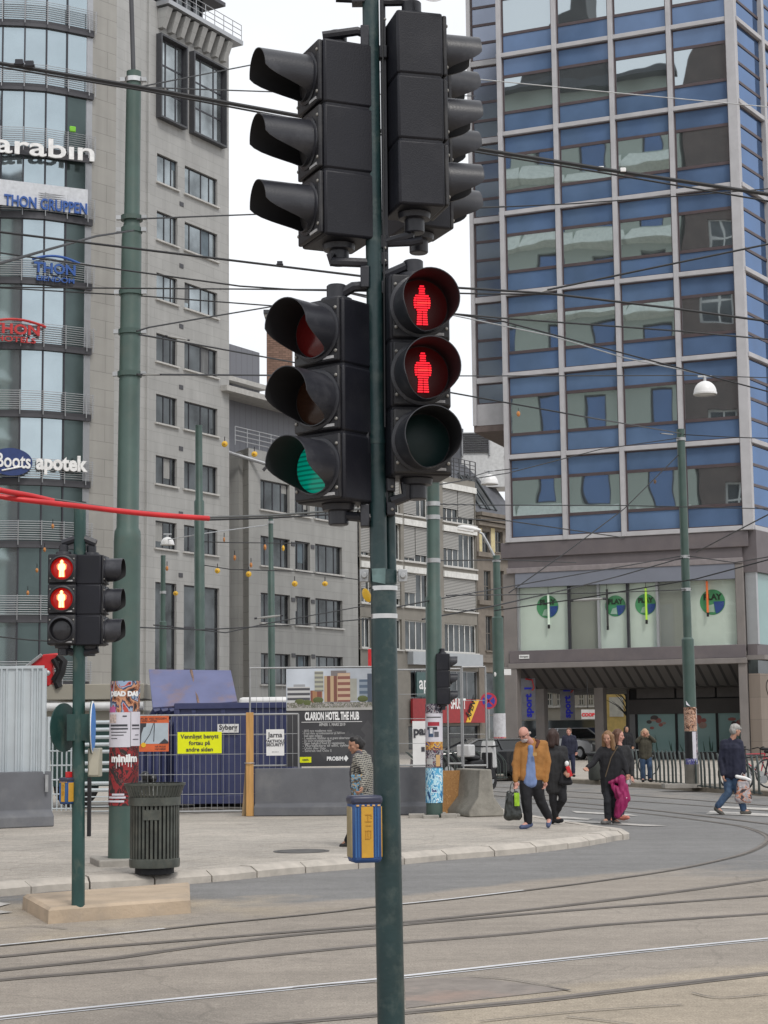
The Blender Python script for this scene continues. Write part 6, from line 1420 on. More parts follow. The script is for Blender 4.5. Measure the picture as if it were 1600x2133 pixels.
wire([(-60,518,18),(130,545,18),(500,596,18),(622,604,18),(745,606,18),(1000,612,18),(1170,613,18)],.009,'black wire starting at the left edge below the THON GRUPPEN board')
wire([(-60,598,20),(480,602,20),(745,604,20)],.009,'level black wire across the left facade at the height of the red men')
wire([(-60,596,22),(60,603,22),(300,617,22),(620,641,22)],.009,'black wire sloping down from the left edge to the lower left signal')
wire([(278,480,20.3),(200,492,18),(100,520,15),(-60,566,12)],.012,'jointed wire running down left from the collar of the thick pole')
wire([(285,456,20.5),(545,446,24),(1050,430,30)],.011,'thin wire leaving the thick pole to the right at its upper collar')
wire([(296,180,20.4),(530,134,24),(760,90,28)],.010,'thin wire rising to the right from the top of the thick pole')
wire([(300,182,20.4),(620,193,26),(990,200,36)],.010,'thin level wire from the top of the thick pole')
wire([(285,690,20.3),(310,682,20.5),(420,663,22),(570,638,24)],.011,'wire rising to the right from the middle collar of the thick pole')
wire([(290,697,20.3),(400,716,22),(640,760,26),(800,790,30)],.011,'wire falling to the right from the middle collar of the thick pole')
wire([(286,780,20.3),(600,782,28),(780,783,32),(1060,783,38),(1450,782,46),(1700,790,50)],.014,'long level wire from the lowest collar of the thick pole across to the tower')
wire([(700,604,18),(800,622,17),(905,650,16),(1050,663,16),(1420,690,17),(1700,716,17)],.009,'black wire running right from the lit pedestrian signal across the tower, upper')
wire([(700,604,20),(800,628,22),(905,648,24),(1050,670,24),(1450,776,26),(1700,842,27)],.011,'black wire sloping down right across the tower to its flank')
wire([(620,641,24),(800,645,28),(935,655,30),(1150,700,31),(1300,745,32),(1460,779,33.5)],.011,'pale stay wire carrying the large dome lamp',mat=GALV)
wire([(640,140,18),(800,150,19),(985,164,20),(1300,195,20),(1700,232,20)],.006,'fine pale wire crossing the top rows of tower windows',mat=GALV)
wire([(1140,604,15),(1350,560,15),(1700,488,15)],.009,'black wire climbing right from the wire splice before the tower')
wire([(545,446,22),(800,440,22),(985,434,22),(1200,424,22),(1420,408,22),(1700,385,22)],.008,'thin black wire rising gently across the upper tower windows')
wire([(700,765,26),(800,790,27),(940,818,28),(1200,865,30),(1420,903,rY)],.013,'wire from behind the signals down to the top of the right tram pole')
wire([(1420,905,rY),(1530,911,44),(1700,916,40)],.014,'wire leaving the top of the right tram pole to the right')
wire([(1418,912,rY),(1250,936,44),(1060,985,40),(900,1012,pY)],.013,'wire from the right tram pole to the top of the poster pole')
wire([(1416,945,rY),(1300,1060,44),(1180,1150,42),(1060,1235,40)],.013,'steep wire from the right tram pole down left across the lowest tower windows')
wire([(1428,1160,rY),(1290,1200,44),(1180,1228,40),(1030,1262,36),(880,1290,33)],.016,'black wire from the collar of the right pole falling left past the podium windows')
wire([(1440,1228,rY),(1250,1235,44),(1060,1239,42),(930,1240,pY)],.013,'thin level wire across the podium window tops')
wire([(1700,1140,36),(1600,1166,38),(1450,1206,40),(1200,1248,42),(1030,1272,44)],.015,'black wire falling left from the right edge across the PLAY windows')
wire([(1700,1035,30),(1600,1072,32),(1450,1150,rY)],.013,'black wire at the right edge climbing from the right pole collar')
wire([(1432,1158,rY),(1530,1172,42),(1600,1160,38),(1700,1100,34)],.012,'black wire curving from the right pole collar to the flank')
wire([(910,1050,pY),(1000,1052,38),(1300,1053,42),(1700,1062,44)],.013,'level wire across the lowest blue glass row')
wire([(905,1078,pY),(1060,1085,38),(1300,1120,44)],.013,'wire from the second collar of the poster pole toward the podium band')
wire([(905,1168,pY),(1050,1166,38),(1200,1172,44)],.013,'wire from the lower collar of the poster pole')
wire([(800,1270,30),(900,1250,pY),(1060,1222,38),(1420,1158,rY)],.013,'sagging wire between the poster pole and the right pole')
wire([(240,1305,26),(420,1312,30),(640,1300,34),(780,1288,36)],.012,'low wire before the middle stone building')
wire([(320,1302,40),(470,1318,42),(560,1298,44),(760,1262,48)],.014,'low jointed wire over the tall ground floor windows')
wire([(-40,1322,22),(60,1333,22),(110,1336,22)],.009,'short jointed wire at the left edge below the lowest balcony')
wire([(345,1125,48),(420,1112,46),(560,1093,52)],.014,'pale stay of the small dome lamp',mat=GALV)
wire([(418,1128,46),(470,1130,46),(640,1132,50)],.014,'thin wire from the upper band of the taller slim pole')
wire([(418,1176,46),(480,1186,46),(620,1190,48),(780,1212,50)],.014,'decoration wire carrying yellow discs')
wire([(1080,975,44),(1020,982,44),(960,1000,42)],.012,'short stay above the middle dome lamp')
for (px,py,Y,l) in ((40,134,10.2,.03),(62,137,10.2,.03),(583,551,15,.03),(1298,357,10.8,.022),(1252,354,10.8,.022)):
    c=at(px,py,Y); o=thing('wire_clamp','small '+{40:'leftmost clamp on the thickest wire',62:'clamp beside the leftmost one on the thickest wire',583:'clamp on the wire left of the lower signals',1298:'pale clamp on the thick wire before the tower, right one of two',1252:'pale clamp on the thick wire before the tower, left one of two'}[px],'wire clamp',c,0,'clamps on tram wires')
    MB().box(-l*.8,l*.8,-.012,.012,-.005,l).build('clamp_body',WHITE if px>1000 else BLK,o,bevel=.004); MB().tube([(-l,0,0),(l,0,0)],.009,6).build('jaw',BLK,o)
INSM=pm('insulator_grey',(.30,.30,.29),.5,0,.1,20)
def insul(px,py,Y,l,ang,lab):
    c=at(px,py,Y); o=thing('wire_insulator',lab,'insulator',c,0,'pale insulators on the wires'); D=Vector((math.cos(ang),0,math.sin(ang)))
    m2=MB(); m2.tube([-D*l,-D*l*.5,D*l*.5,D*l],[l*.06,l*.10,l*.10,l*.06],8); m2.build('rod',INSM,o); m2=MB()
    for t in (-1,1): m2.tube([D*l*t*1.02,D*l*t*1.25],l*.09,8)
    m2.build('end_fitting',BLK,o)
for px,py,Y,l,a,lab in ((1135,606,15,.07,.3,'pale wire splice block before the tower at red man height'),(1390,904,36,.12,-.1,'white insulator beside the top of the right pole'),(1040,568,0,0,0,''),(690,718,24,.1,-.2,'pale insulator on the wire falling behind the lower left signal'),(330,186,21,.1,0,'pale insulator near the top of the thick pole'),(370,704,21,.12,-.2,'pale turnbuckle right of the middle collar of the thick pole'),(315,780,20.4,.1,0,'pale turnbuckle at the lowest collar of the thick pole'),(1225,1249,43,.35,.05,'pale jointed insulator before the left PLAY sticker'),(560,1285,46,.3,.1,'pale jointed insulator before the slim middle pole')):
    if l: insul(px,py,Y,l,a,lab)
# grey cable bundle with red protective sleeves
wire([(-60,1016,12.5),(110,1040,12.8),(240,1060,13),(430,1078,13.4),(560,1074,14),(700,1064,14.5),(790,1058,14.8)],.010,'thick grey feeder cable carrying the red sleeves',mat=pm('cable_grey',(.10,.105,.105),.5))
wire([(430,1083,13.4),(560,1079,14),(790,1066,14.8)],.008,'second grey feeder cable just below the first')
for pts,r,lab in (([(-60,1004,12.5),(0,1021,12.5),(60,1032,12.7),(112,1044,12.8)],.020,'short red cable sleeve at the left edge, upper of two'),([(-60,1016,12.6),(0,1034,12.6),(90,1046,12.7),(180,1056,12.9),(300,1070,13.1),(435,1080,13.4)],.020,'long red cable sleeve sagging from the left edge behind the island signal')):
    P_=smooth([at(*p) for p in pts],5); o=P_[0].copy(); m=MB(); m.tube([p-o for p in P_],r,12); tag(m.build('cable_sleeve',REDP,None,T(*o)),lab,'cable sleeve','red cable sleeves')
# yellow paper-like festoon discs
DISC=pm('festoon_yellow',(.75,.45,.04),.5,0,.1,9); DISO=pm('festoon_orange',(.5,.2,.06),.6)
for k,(px,py,ww,hh,lab) in enumerate([(468,925,15,15,'yellow round festoon disc highest, before the stone corner'),(530,946,15,14,'yellow round festoon disc right of the highest one'),(453,1189,13,13,'yellow round festoon disc right of the taller slim pole'),(518,1196,14,14,'yellow round festoon disc on the middle building corner'),(614,1216,14,14,'yellow round festoon disc between the second and third window rows, left one'),(677,1216,14,12,'yellow round festoon disc between the second and third window rows, right one'),(366,1236,12,11,'yellow festoon disc beside the shorter slim pole'),(348,1184,7,12,'thin orange festoon disc at the top of the shorter slim pole'),(489,1162,7,13,'brown edge-on festoon disc on the dark recess'),(523,1177,7,12,'brown edge-on festoon disc on the middle building corner'),(552,1140,7,14,'pale brown festoon disc on a middle building window'),(590,1142,7,14,'yellow edge-on festoon disc on a middle building window'),(1080,862,8,12,'small orange disc before the tower window, standing in for a reflected light'),(110,1096,7,12,'orange festoon disc at the left balcony'),(93,1145,7,11,'orange festoon disc left of the island signal, higher'),(77,1188,7,11,'orange festoon disc left of the island signal, lower'),(58,1235,7,11,'orange festoon disc on the lowest balcony'),(467,1124,5,12,'small brown festoon disc on the stone wall')]):
    c=at(px,py,47 if px<1000 else 70); o=thing('festoon_disc',lab,'festoon',c,0,'yellow festoon discs'); s_=47/FPX/2*.88
    if px>1000: s_=70/FPX/2  # the disc before the tower stands in for a reflected light
    MB().ell((0,0,0),(ww*s_,.05,hh*s_),nu=16,nv=10).build('shade',DISC if ww>10 or k==11 else DISO,o)
    MB().ell((0,-.03,0),(ww*s_*.35,.04,hh*s_*.35),nu=10,nv=6).build('core',pm('festoon_core%d'%(k%2),(.55,.26,.03),.5) if k<2 else bpy.data.materials['festoon_core%d'%(k%2)],o)
    MB().tube([(0,0,hh*s_),(0,0,hh*s_+.12)],.01,4).build('hook',BLKM,o)
# ------------------------------------------------------------------ litter bin
c=gr(322,1819,KZ); o=thing('litter_bin','dark green slatted metal litter bin beside the thick postered pole','litter bin',c)
BING=pm('bin_green_metal',(.078,.085,.074),.45,.2,.3,6,.05,50,dirt=(.15,.14,.11),dsc=9,damt=.4)
k_=c.y/FPX; r0,r1=50*k_,52*k_; H=183*k_
MB().lathe([(.001,0),(r0*.8,0),(r0*.8,.09),(.001,.09)],28).build('plinth',BLKM,o)
MB().lathe([(r0*.5,.07),(r0*1.02,.07),(r0*1.04,.10),(r0*1.04,.16),(r0*.98,.17),(.001,.12)],36).build('base_ring',BING,o)
MB().lathe([(r0*.86,.1),(r0*.88,H*.80)],28).build('liner',pm('bin_liner',(.012,.013,.013),.8),o)
m2=MB()
for i in range(36):
    a=2*math.pi*i/36; pr=[(r0*1.0,.15),(r1*1.0,H*.78)]; m2.M=RZ(a); m2.box(r0*.985-.006,r0*.985+.006,-.0135,.0135,.15,H*.79)
m2.M=Matrix.Identity(4); m2.build('slat',BING,o)
o.children if 0 else None
MB().lathe([(r1*.97,H*.755),(r1*1.035,H*.755),(r1*1.035,H*.845),(r1*.97,H*.845)],36).build('top_band',BING,o)
m2=MB()
for i in range(44):
    a=2*math.pi*i/44; m2.M=RZ(a); m2.add([(r1*1.0,-.014,H*.845),(r1*1.0,.014,H*.845),(r1*1.19,.018,H*.985),(r1*1.19,-.018,H*.985),(r1*.97,-.014,H*.845),(r1*.97,.014,H*.845),(r1*1.16,.018,H*.99),(r1*1.16,-.018,H*.99)],[(0,1,2,3),(7,6,5,4),(0,3,7,4),(1,5,6,2)])
m2.M=Matrix.Identity(4); m2.build('flared_slat',BING,o)
MB().lathe([(r1*1.12,H*.975),(r1*1.21,H*.975),(r1*1.22,H),(r1*1.13,H)],36).build('rim',BING,o)
m2=MB(); m2.box(-.09,.09,-r0*1.02,-r0*.99,H*.60,H*.71); m2.build('plate',BING,o)
# ------------------------------------------------------------------ site fence, barriers
YF=gr(560,1697,KZ).y
def jersey(mb,L_,h,wb,wt,toe=.18,step=.22):
    poly=[(-wb/2,0),(-wb/2,toe),(-wt/2-.02,toe+step),(-wt/2,h),(wt/2,h),(wt/2+.02,toe+step),(wb/2,toe),(wb/2,0)]
    s=mb.M.copy(); mb.M=s@RZ(math.pi/2); mb.prism(poly,-L_,0); mb.M=s
def barrier(name,label,p0,p1,h,wb,wt,mat,toe=.2,step=.22,group=None):
    a=Vector((p0.x,p0.y,KZ)); bb=Vector((p1.x,p1.y,KZ)); o=thing(name,label,'barrier',a,math.atan2(bb.y-a.y,bb.x-a.x),group)
    m=MB(); L_=(bb-a).length
    poly=[(-wb/2,0),(-wb/2,toe),(-wt/2-.02,toe+step),(-wt/2,h),(wt/2,h),(wt/2+.02,toe+step),(wb/2,toe),(wb/2,0)]
    n=len(poly); vs=[(0,y,z) for y,z in poly]+[(L_,y,z) for y,z in poly]
    m.add(vs,[tuple(range(n)),tuple(range(2*n-1,n-1,-1))]+[((i+1)%n,i,n+i,n+(i+1)%n) for i in range(n)])
    m.build('concrete_body',mat,o,bevel=.015); return o
g=lambda px,py: gr(px,py,KZ)
BH_=(1697-1602)/FPX*YF
barrier('concrete_barrier','grey painted concrete barrier under the hotel board, timber post at its left end',g(532,1699),g(790,1697),BH_,.42,.2,CONCD,.16,.06,'grey painted concrete barriers')
barrier('concrete_barrier','grey painted concrete barrier right of the main pole, ending at the postered pole',g(793,1697),g(916,1696),BH_,.42,.2,CONCD,.16,.06,'grey painted concrete barriers')
YB=gr(50,1722,KZ).y
barrier('concrete_barrier','grey painted concrete barrier under the corrugated sheet hoarding',g(-260,1735),g(102,1720),112/FPX*YB,.46,.2,CONCD,.17,.1,'grey painted concrete barriers')
# bare concrete end barrier, OSB sheet
c0=g(958,1686); c1=g(1000,1700)
e0=g(1014,1701); a=Vector((e0.x+.0,e0.y,KZ)); o=thing('concrete_barrier','bare weathered concrete barrier with a flared foot at the end of the fence','barrier',a,rad(110))
m=MB(); poly=[(-.33,0),(-.33,.10),(-.15,.34),(-.11,.82),(.11,.82),(.15,.34),(.33,.10),(.33,0)]; n=len(poly); vs=[(0,y,z) for y,z in poly]+[(1.15,y,z) for y,z in poly]
m.add(vs,[tuple(range(n)),tuple(range(2*n-1,n-1,-1))]+[((i+1)%n,i,n+i,n+(i+1)%n) for i in range(n)]); m.build('concrete_body',pm('bare_concrete',(.30,.285,.25),.9,0,.15,4,.4,18,dirt=(.17,.16,.14),dsc=2.5,damt=.7),o,bevel=.02)
YO=gr(940,1697,KZ).y; c=at(942,1690,YO); c.z=KZ; o=thing('osb_sheet','orange brown chipboard sheet leaning between the poster pole and the bare barrier','board',c)
OSB=collage('osb_board',[(.30,.15,.05),(.42,.22,.08),(.36,.18,.06),(.50,.28,.11)],22,stretch=(1,1,.6))
hw=22/FPX*YO; MB().box(-hw,hw,-.012,.012,0,90/FPX*YO).build('sheet',OSB,o)
# corrugated hoarding on the left
Yc=YB+.1; zt=at(40,1393,Yc).z; z0=at(40,1612,Yc).z; x1=at(88,1500,Yc).x; x0=x1-5
o=thing('hoarding','pale grey corrugated metal hoarding standing on the left concrete barrier','fence',(x1,Yc,0)); m=MB(); pts=[];x=0
HOA=pm('hoarding_pale_sheet',(.52,.57,.60),.45,.15,.08,2)
x=-5
while x<0:
    pts+= [(x,0),(x+.12,0),(x+.135,-.035),(x+.165,-.035),(x+.18,0),(x+.215,0),(x+.23,-.035),(x+.25,-.035)]; x+=.26
pts=[(min(p[0],0),p[1]) for p in pts]+[(0,0)]
vs=[];
for p in pts: vs+= [(p[0],p[1],z0),(p[0],p[1],zt)]
m.add(vs,[(2*i,2*i+2,2*i+3,2*i+1) for i in range(len(pts)-1)]); m.build('corrugated_sheet',HOA,o)
MB().box(-5,.03,-.06,.08,z0-.17,z0-.003).build('bottom_rail',HOA,o,bevel=.01); MB().box(-5,.02,-.03,.04,zt,zt+.05).build('top_rail',HOA,o); MB().box(.003,.06,-.05,.06,z0,zt).build('end_post',HOA,o)
MB().tube([(.1,-.08,z0-.02),(.1,-.08,z0-.3)],.03,6).build('coupler',GALV,o)
# mesh fence panels
FENCE=pm('fence_galv',(.34,.345,.35),.45,.4,.1,5); FWIRE=pm('fence_wire',(.40,.41,.42),.5,.4,.1,5)
def fence(label,X0,X1,z0,z1,Y,dv=.11,dh=.55,verts=True,rails=(),hwires=None):
    o=thing('mesh_fence_panel',label,'fence',((X0+X1)/2,Y,KZ),0,'mesh site fence panels'); w_=(X1-X0)/2; r=.017; h0=z0-KZ;h1=z1-KZ
    m=MB(); m.tube([(-w_,0,h0),(-w_,0,h1)],r,8); m.tube([(w_,0,h0),(w_,0,h1)],r,8); m.build('post',FENCE,o)
    m=MB(); m.tube([(-w_,0,h1),(w_,0,h1)],r,8); m.build('top_rail',FENCE,o); m=MB(); m.tube([(-w_,0,h0+.05),(w_,0,h0+.05)],r,8); m.build('bottom_rail',FENCE,o)
    m=MB()
    if verts:
        n=int(2*w_/dv)
        for i in range(1,n): x=-w_+2*w_*i/n; m.tube([(x,-.004,h0+.05),(x,-.004,h1)],.0035,4)
    n=int((h1-h0)/dh)
    for i in range(1,n): z=h0+(h1-h0)*i/n; m.tube([(-w_,.004,z),(w_,.004,z)],.005,4)
    for z in rails: m.tube([(-w_,0,z-KZ),(w_,0,z-KZ)],.015,6)
    m.build('mesh_infill',FWIRE,o); return o
Yf=YF-.35
X=lambda px,Y=Yf: at(px,1560,Y).x
Z=lambda py,px,Y=Yf: at(px,py,Y).z
fence('mesh fence panel in front of the blue skip with a small wheel at its foot',X(284),X(622),KZ+.04,Z(1489,450),Yf,.105,.34)
MBw=MB(); MBw.lathe([(.02,-.03),(.075,-.03),(.095,-.02),(.095,.02),(.075,.03),(.02,.03)],20,RX(math.pi/2)); cc=at(628,1689,Yf-.03); wq=thing('fence_wheel','pale castor wheel at the right foot of the front mesh panel','wheel',(cc.x,cc.y,KZ+.095)); MBw.build('tyre',pm('wheel_pale',(.5,.48,.42),.6),wq); MB().lathe([(.001,-.04),(.03,-.04),(.03,.04),(.001,.04)],12,RX(math.pi/2)).build('hub',GALV,wq)
Yb=YF+.25
o2=fence('taller mesh fence panel carrying the hotel board',X(521,Yb),X(806,Yb),Z(1600,600,Yb),Z(1391,600,Yb),Yb,.12,.5,True)
fence('mesh fence panel on the barrier just right of the main pole',X(812,Yb),X(905,Yb),Z(1600,860,Yb),Z(1395,860,Yb),Yb,.14,.45,False)
m_=fence('mesh fence panel on the barrier right of the poster pole',X(934,Yb),X(962,Yb),Z(1596,950,Yb),Z(1393,950,Yb),Yb,.2,.6,False)
p0=Vector((X(963,Yb),Yb)); p1=at(1014,1560,Yb-1.2)
fence('mesh fence panel ending at the bare concrete barrier',X(965,Yb-.3),X(1014,Yb-.3),Z(1600,1000,Yb-.3),Z(1389,1000,Yb-.3),Yb-.3,.3,.5,False)
# boards and notices hanging on the fence
def board(name,label,px0,px1,py0,py1,Y,mat,cat='sign',th=.012,rz=0):
    a=at(px0,py1,Y); b=at(px1,py0,Y); o=thing(name,label,cat,((a.x+b.x)/2,Y,a.z),rz); w_=(b.x-a.x)/2; h=b.z-a.z
    MB().box(-w_,w_,-th,0,0,h).build('board',mat,o); return o,w_,h
YELN=pm('notice_fluorescent_yellow',(.80,.85,.0),.6,0,.03,3)
o,w_,h=board('notice_sign','fluorescent yellow notice asking people to use the other pavement, on the fence',370,462,1524,1570,Yf-.03,YELN)
for i,s in enumerate(('Vennligst benytt','fortau på','andre siden')): text(s,h*.27,TXT,o,L=T(0,-.015,h*(.70-.30*i)),align='CENTER',bold=.002)
ORG=pm('sign_orange',(.65,.13,.04),.6)
o,w_,h=board('warning_sign','orange framed sign with a grey picture of hanging ropes beside the thick pole',284,352,1491,1566,Yf-.02,ORG)
m=MB(); m.box(-w_,w_*.98,-.016,-.0125,h*.22,h*.80); m.build('picture_sky',pm('picture_sky_grey',(.45,.52,.58),.6,0,.2,2),o)
m=MB(); m.prism([(-w_,h*.22),(-w_*.72,h*.22),(-w_*.68,h*.5),(-w_*.55,h*.68),(-w_*.40,h*.70),(-w_*.38,h*.80),(-w_,h*.80)],-.02,-.0165); m.prism([(w_*.4,h*.22),(w_*.98,h*.22),(w_*.98,h*.27),(w_*.75,h*.36)],-.02,-.0165); m.tube([(0.02,-.02,h*.8),(-.15*w_,-.02,h*.5),(-w_*.5,-.02,h*.25)],.006,4); m.tube([(w_*.12,-.02,h*.8),(w_*.08,-.02,h*.28)],.007,4); m.build('picture_silhouette',TXT,o)
m=MB(); m.prism([(-w_*.55+.045*math.cos(t*.4),h*.19+.045*math.sin(t*.4)) for t in range(16)],-.021,-.013); m.build('yellow_badge',YEL,o)
text('SAMLES VED RIGGEN',.05,TXT,o,L=T(-w_*.95,-.014,h*.90),width=w_*1.8); text('OG SIKRE LASTEN',.045,TXT,o,L=T(-w_*.95,-.014,h*.835),width=w_*1.2); text('NÅ MULIG',.04,TXT,o,L=T(w_*.15,-.014,h*.12),width=w_*.65); text('HÅP HØRES',.04,TXT,o,L=T(w_*.15,-.014,h*.05),width=w_*.65)
o,w_,h=board('security_sign','white upright Jarna security notice on the fence right of the timber post',555,592,1519,1574,Yf-.02,WHITE)
for s,sz,z in (('Jarna',.15,.70),('VAKTHOLD',.085,.50),('SECURITY',.085,.36),('22 33 44 55' if 0 else '- - - - -',.05,.12)): text(s,sz*h/.5*.9,TXT,o,L=T(0,-.015,h*z),align='CENTER',bold=.002)
YK=YF+1.6
# hotel board
Yh=Yb-.06
o,w_,h=board('hotel_board','large board with a city photo above a dark CLARION HOTEL THE HUB panel','%d'%0 and 597,776+4,1391,1597,Yh,pm('board_charcoal',(.045,.045,.05),.45,0,.3,1.4),'sign')
zz2=lambda py: at(690,py,Yh).z-o.location.z if 0 else at(690,py,Yh).z-wm(o).translation.z
xx2=lambda px: at(px,1480,Yh).x-wm(o).translation.x
m=MB(); m.box(-w_+.002,w_-.002,-.015,-.0125,zz2(1479),h-.002); m.build('photo_sky',pm('photo_sky',(.50,.54,.60),.5,0,.25,1.2),o)
def pb(px0,px1,y0,y1,mat,nm,d=-.018): MB().box(xx2(px0),xx2(px1),d,-.0155,zz2(y1),zz2(y0)).build(nm,mat,o)
ps=lambda n,c: pm('photo_'+n,c,.6,0,.1,4)
pb(599,646,1430,1466,stripes('photo_banded',((.55,.55,.55),(.08,.08,.09)),11,2),'photo_building')
pb(612,636,1425,1430,ps('grey',(.35,.36,.38)),'photo_building')
pb(647,672,1438,1464,stripes('photo_orange_block',((.38,.20,.10),(.22,.08,.06)),6,0),'photo_building')
pb(656,674,1398,1440,stripes('photo_pale_tower',((.45,.45,.36),(.22,.22,.2)),12,2),'photo_building',-.020)
pb(676,708,1408,1462,stripes('photo_tan_block',((.50,.36,.22),(.2,.08,.06)),8,0),'photo_building',-.022)
pb(704,730,1402,1462,stripes('photo_tan_block2',((.55,.40,.28),(.25,.1,.08)),9,2),'photo_building',-.024)
pb(690,722,1397,1408,ps('mansard',(.2,.18,.18)),'photo_building',-.021)
pb(730,744,1414,1460,ps('stone',(.36,.36,.32)),'photo_building')
pb(749,768,1416,1462,stripes('photo_glass',((.10,.14,.2),(.25,.3,.36)),9,2),'photo_building'); pb(766,779,1404,1466,ps('dark',(.08,.1,.14)),'photo_building',-.020)
pb(598,779,1463,1474,collage('photo_street',[(.1,.1,.1),(.3,.28,.25),(.12,.13,.09),(.45,.42,.4),(.2,.2,.2)],14),'photo_street',-.026); pb(598,779,1473,1479.5,ps('street_pale',(.42,.41,.39)),'photo_street',-.025)
m=MB()
for k in range(4): m.ell((xx2([625,663,640,756][k]),-.022,zz2([1462,1458,1464,1456][k])),(.1,.006,.06),nu=10,nv=6)
m.build('photo_tree',ps('tree',(.10,.12,.04)),o)
text('CLARION HOTEL THE HUB',.2,SW,o,L=T(xx2(635),-.016,zz2(1499)),bold=.008,width=xx2(748)-xx2(635))
MB().box(xx2(628),xx2(754),-.016,-.013,zz2(1504.2),zz2(1503.2)).build('rule',SW,o)
PRG=pm('print_pale_grey',(.45,.45,.45),.6)
text('ÅPNER 1. MARS 2019',.075,PRG,o,L=T(xx2(692),-.016,zz2(1512)),align='CENTER',bold=.003,width=xx2(720)-xx2(665))
for i,(s,x_) in enumerate((('- 810 nye moderne rom',691),('- Et nytt møte- og konferansesenter på 7600 kvm',718),('  med egen inngang',668),('- 1 restaurant, lobbybar og et grønt takterrasse',728),('- Et stort treningssenter',690),('- Egen bakgård med fri vegetasjon',717),('- Hurtigladere til elbil, sykler',728),('- Utsikt over Oslo',678),('- Sentralt ved Oslo S',690))):
    text(s,.062,PRG,o,L=T(xx2(630),-.016,zz2(1524+i*5.2)),bold=.001,width=xx2(x_)-xx2(630))
m=MB(); m.box(xx2(624),xx2(648),-.017,-.013,zz2(1588),zz2(1576)); m.build('yellow_patch',YELN,o); text('SIBER',.05,TXT,o,L=T(xx2(636),-.019,zz2(1584)),align='CENTER')
text('PROBIM',.1,SW,o,L=T(xx2(680),-.016,zz2(1584)),bold=.004,width=xx2(714)-xx2(680))
m=MB(); cxx,czz=xx2(720),zz2(1580); m.prism([(cxx-.045,czz),(cxx,czz-.06),(cxx+.045,czz),(cxx,czz+.06)],-.018,-.013); m.build('diamond_mark',SW,o)
m=MB()
for i in range(16):
    x=xx2(730+R0.uniform(-60,45)); z=zz2(1545+R0.uniform(-30,25)); s=R0.uniform(.08,.16); m.prism([(x-s,z),(x,z-s*1.3),(x+s,z),(x,z+s*1.3)],-.0128-.00006*i,-.012)
m.build('diamond_pattern',pm('board_pattern',(.065,.065,.07),.45),o)
# timber posts and small fittings
c=at(520,1700,Yf-.12); c.z=KZ; o=thing('timber_post','light pine timber strut propping the mesh fence, tied near its middle','post',c); hpost=at(520,1484,Yf-.12).z-KZ
MB().box(-.06,.075,-.03,.03,0,hpost).build('upright',WOOD,o,bevel=.004); m=MB(); m.add([(-.15,.1,0),(-.03,.1,0),(-.03,.16,0),(-.15,.16,0),(-.06,.035,hpost*.62),(.02,.035,hpost*.62),(.02,.06,hpost*.62),(-.06,.06,hpost*.62)],[(0,3,2,1),(4,5,6,7),(0,1,5,4),(1,2,6,5),(2,3,7,6),(3,0,4,7)]); m.build('brace',pm('weathered_plank',(.33,.24,.14),.8,0,.2,4,stretch=(6,6,.6)),o)
m=MB(); m.tube([Vector((.09*math.cos(t),-.0+.06*math.sin(t),hpost*.51)) for t in [i*.6 for i in range(11)]],.008,5); m.build('tie_wire',GALV,o)
# blue skip with open lid
YSk=YF+2.2
SKB=pm('skip_blue',(.042,.052,.135),.45,.1,.2,3,.06,30,dirt=(.06,.06,.1),dsc=3,damt=.5); LID=pm('skip_lid_faded_blue',(.14,.155,.29),.6,0,.12,2,.05,20,dirt=(.30,.17,.08),dsc=1.2,damt=.55)
xk=lambda px,Y=YSk: at(px,1560,Y).x
zk=lambda py,Y=YSk,px=450: at(px,py,Y).z
o=thing('skip','big dark blue closed skip behind the mesh fence','skip',(xk(368),YSk,KZ)); W_=xk(612)-xk(368); zt=zk(1466)-KZ; zb_=zk(1672)-KZ
MB().box(0,W_,0,3.2,zb_,zt).build('body',SKB,o,bevel=.02); m=MB()
m.box(-.04,W_+.04,-.06,.0,zt-.1,zt+.02); m.box(-.04,W_+.04,-.06,0,zb_-.02,zb_+.14); m.box(-.05,.06,-.05,.05,zb_,zt); m.build('rim_frame',SKB,o,bevel=.01)
m=MB()
for k in range(4): m.box(.3+W_*k/4,.38+W_*k/4,-.035,.0,zb_+.15,zt-.11)
m.build('stiffener',SKB,o)
m=MB()
for k in range(2):
    m.M=T(W_*.22+k*W_*.3,.3,.15); m.lathe([(.02,-.1),(.15,-.1),(.18,-.08),(.18,.08),(.15,.1),(.02,.1)],18,RY(math.pi/2))
m.M=Matrix.Identity(4); m.box(.3,W_-.2,.4,2.8,.03,zb_); m.build('castor',BLKM,o)
x_,z_=xk(476,YSk)-wm(o).translation.x,zk(1518)-KZ
m=MB(); m.box(x_-.21,x_+.21,-.068,-.06,z_-.08,z_+.09); sp=m.build('maker_plate',WHITE,o); text('Syberg',.14,TXT,o,L=T(x_,-.07,z_-.02),align='CENTER',bold=.003,width=.36)
o=thing('skip','smaller blue skip with a raised faded lid streaked with rust, left of the big one','skip',(xk(286,YSk+.3),YSk+.3,KZ)); W2=xk(366,YSk+.3)-xk(286,YSk+.3); z1=zk(1500,YSk+.3)-KZ
MB().box(0,W2-.03,.1,2.6,.28,z1).build('body',SKB,o,bevel=.02); m=MB()
for k in range(5): m.M=T(W2*(.1+k*.2),.06,0); m.tube([(0,0,.3),(0,0,z1-.12),(0,.15,z1+.05)],.06,8)
m.M=Matrix.Identity(4); m.build('rib',SKB,o); MB().box(.1,W2-.2,.2,2.4,.05,.28).build('castor',BLKM,o)
m=MB()
for k in range(3): m.tube([(W2*.3+k*.16,.3,z1+.06),(W2*.42+k*.16,.2,z1+.20),(W2*.66+k*.16,.3,z1+.24)],.07,8)
m.build('rolled_sleeve',SKB,o)
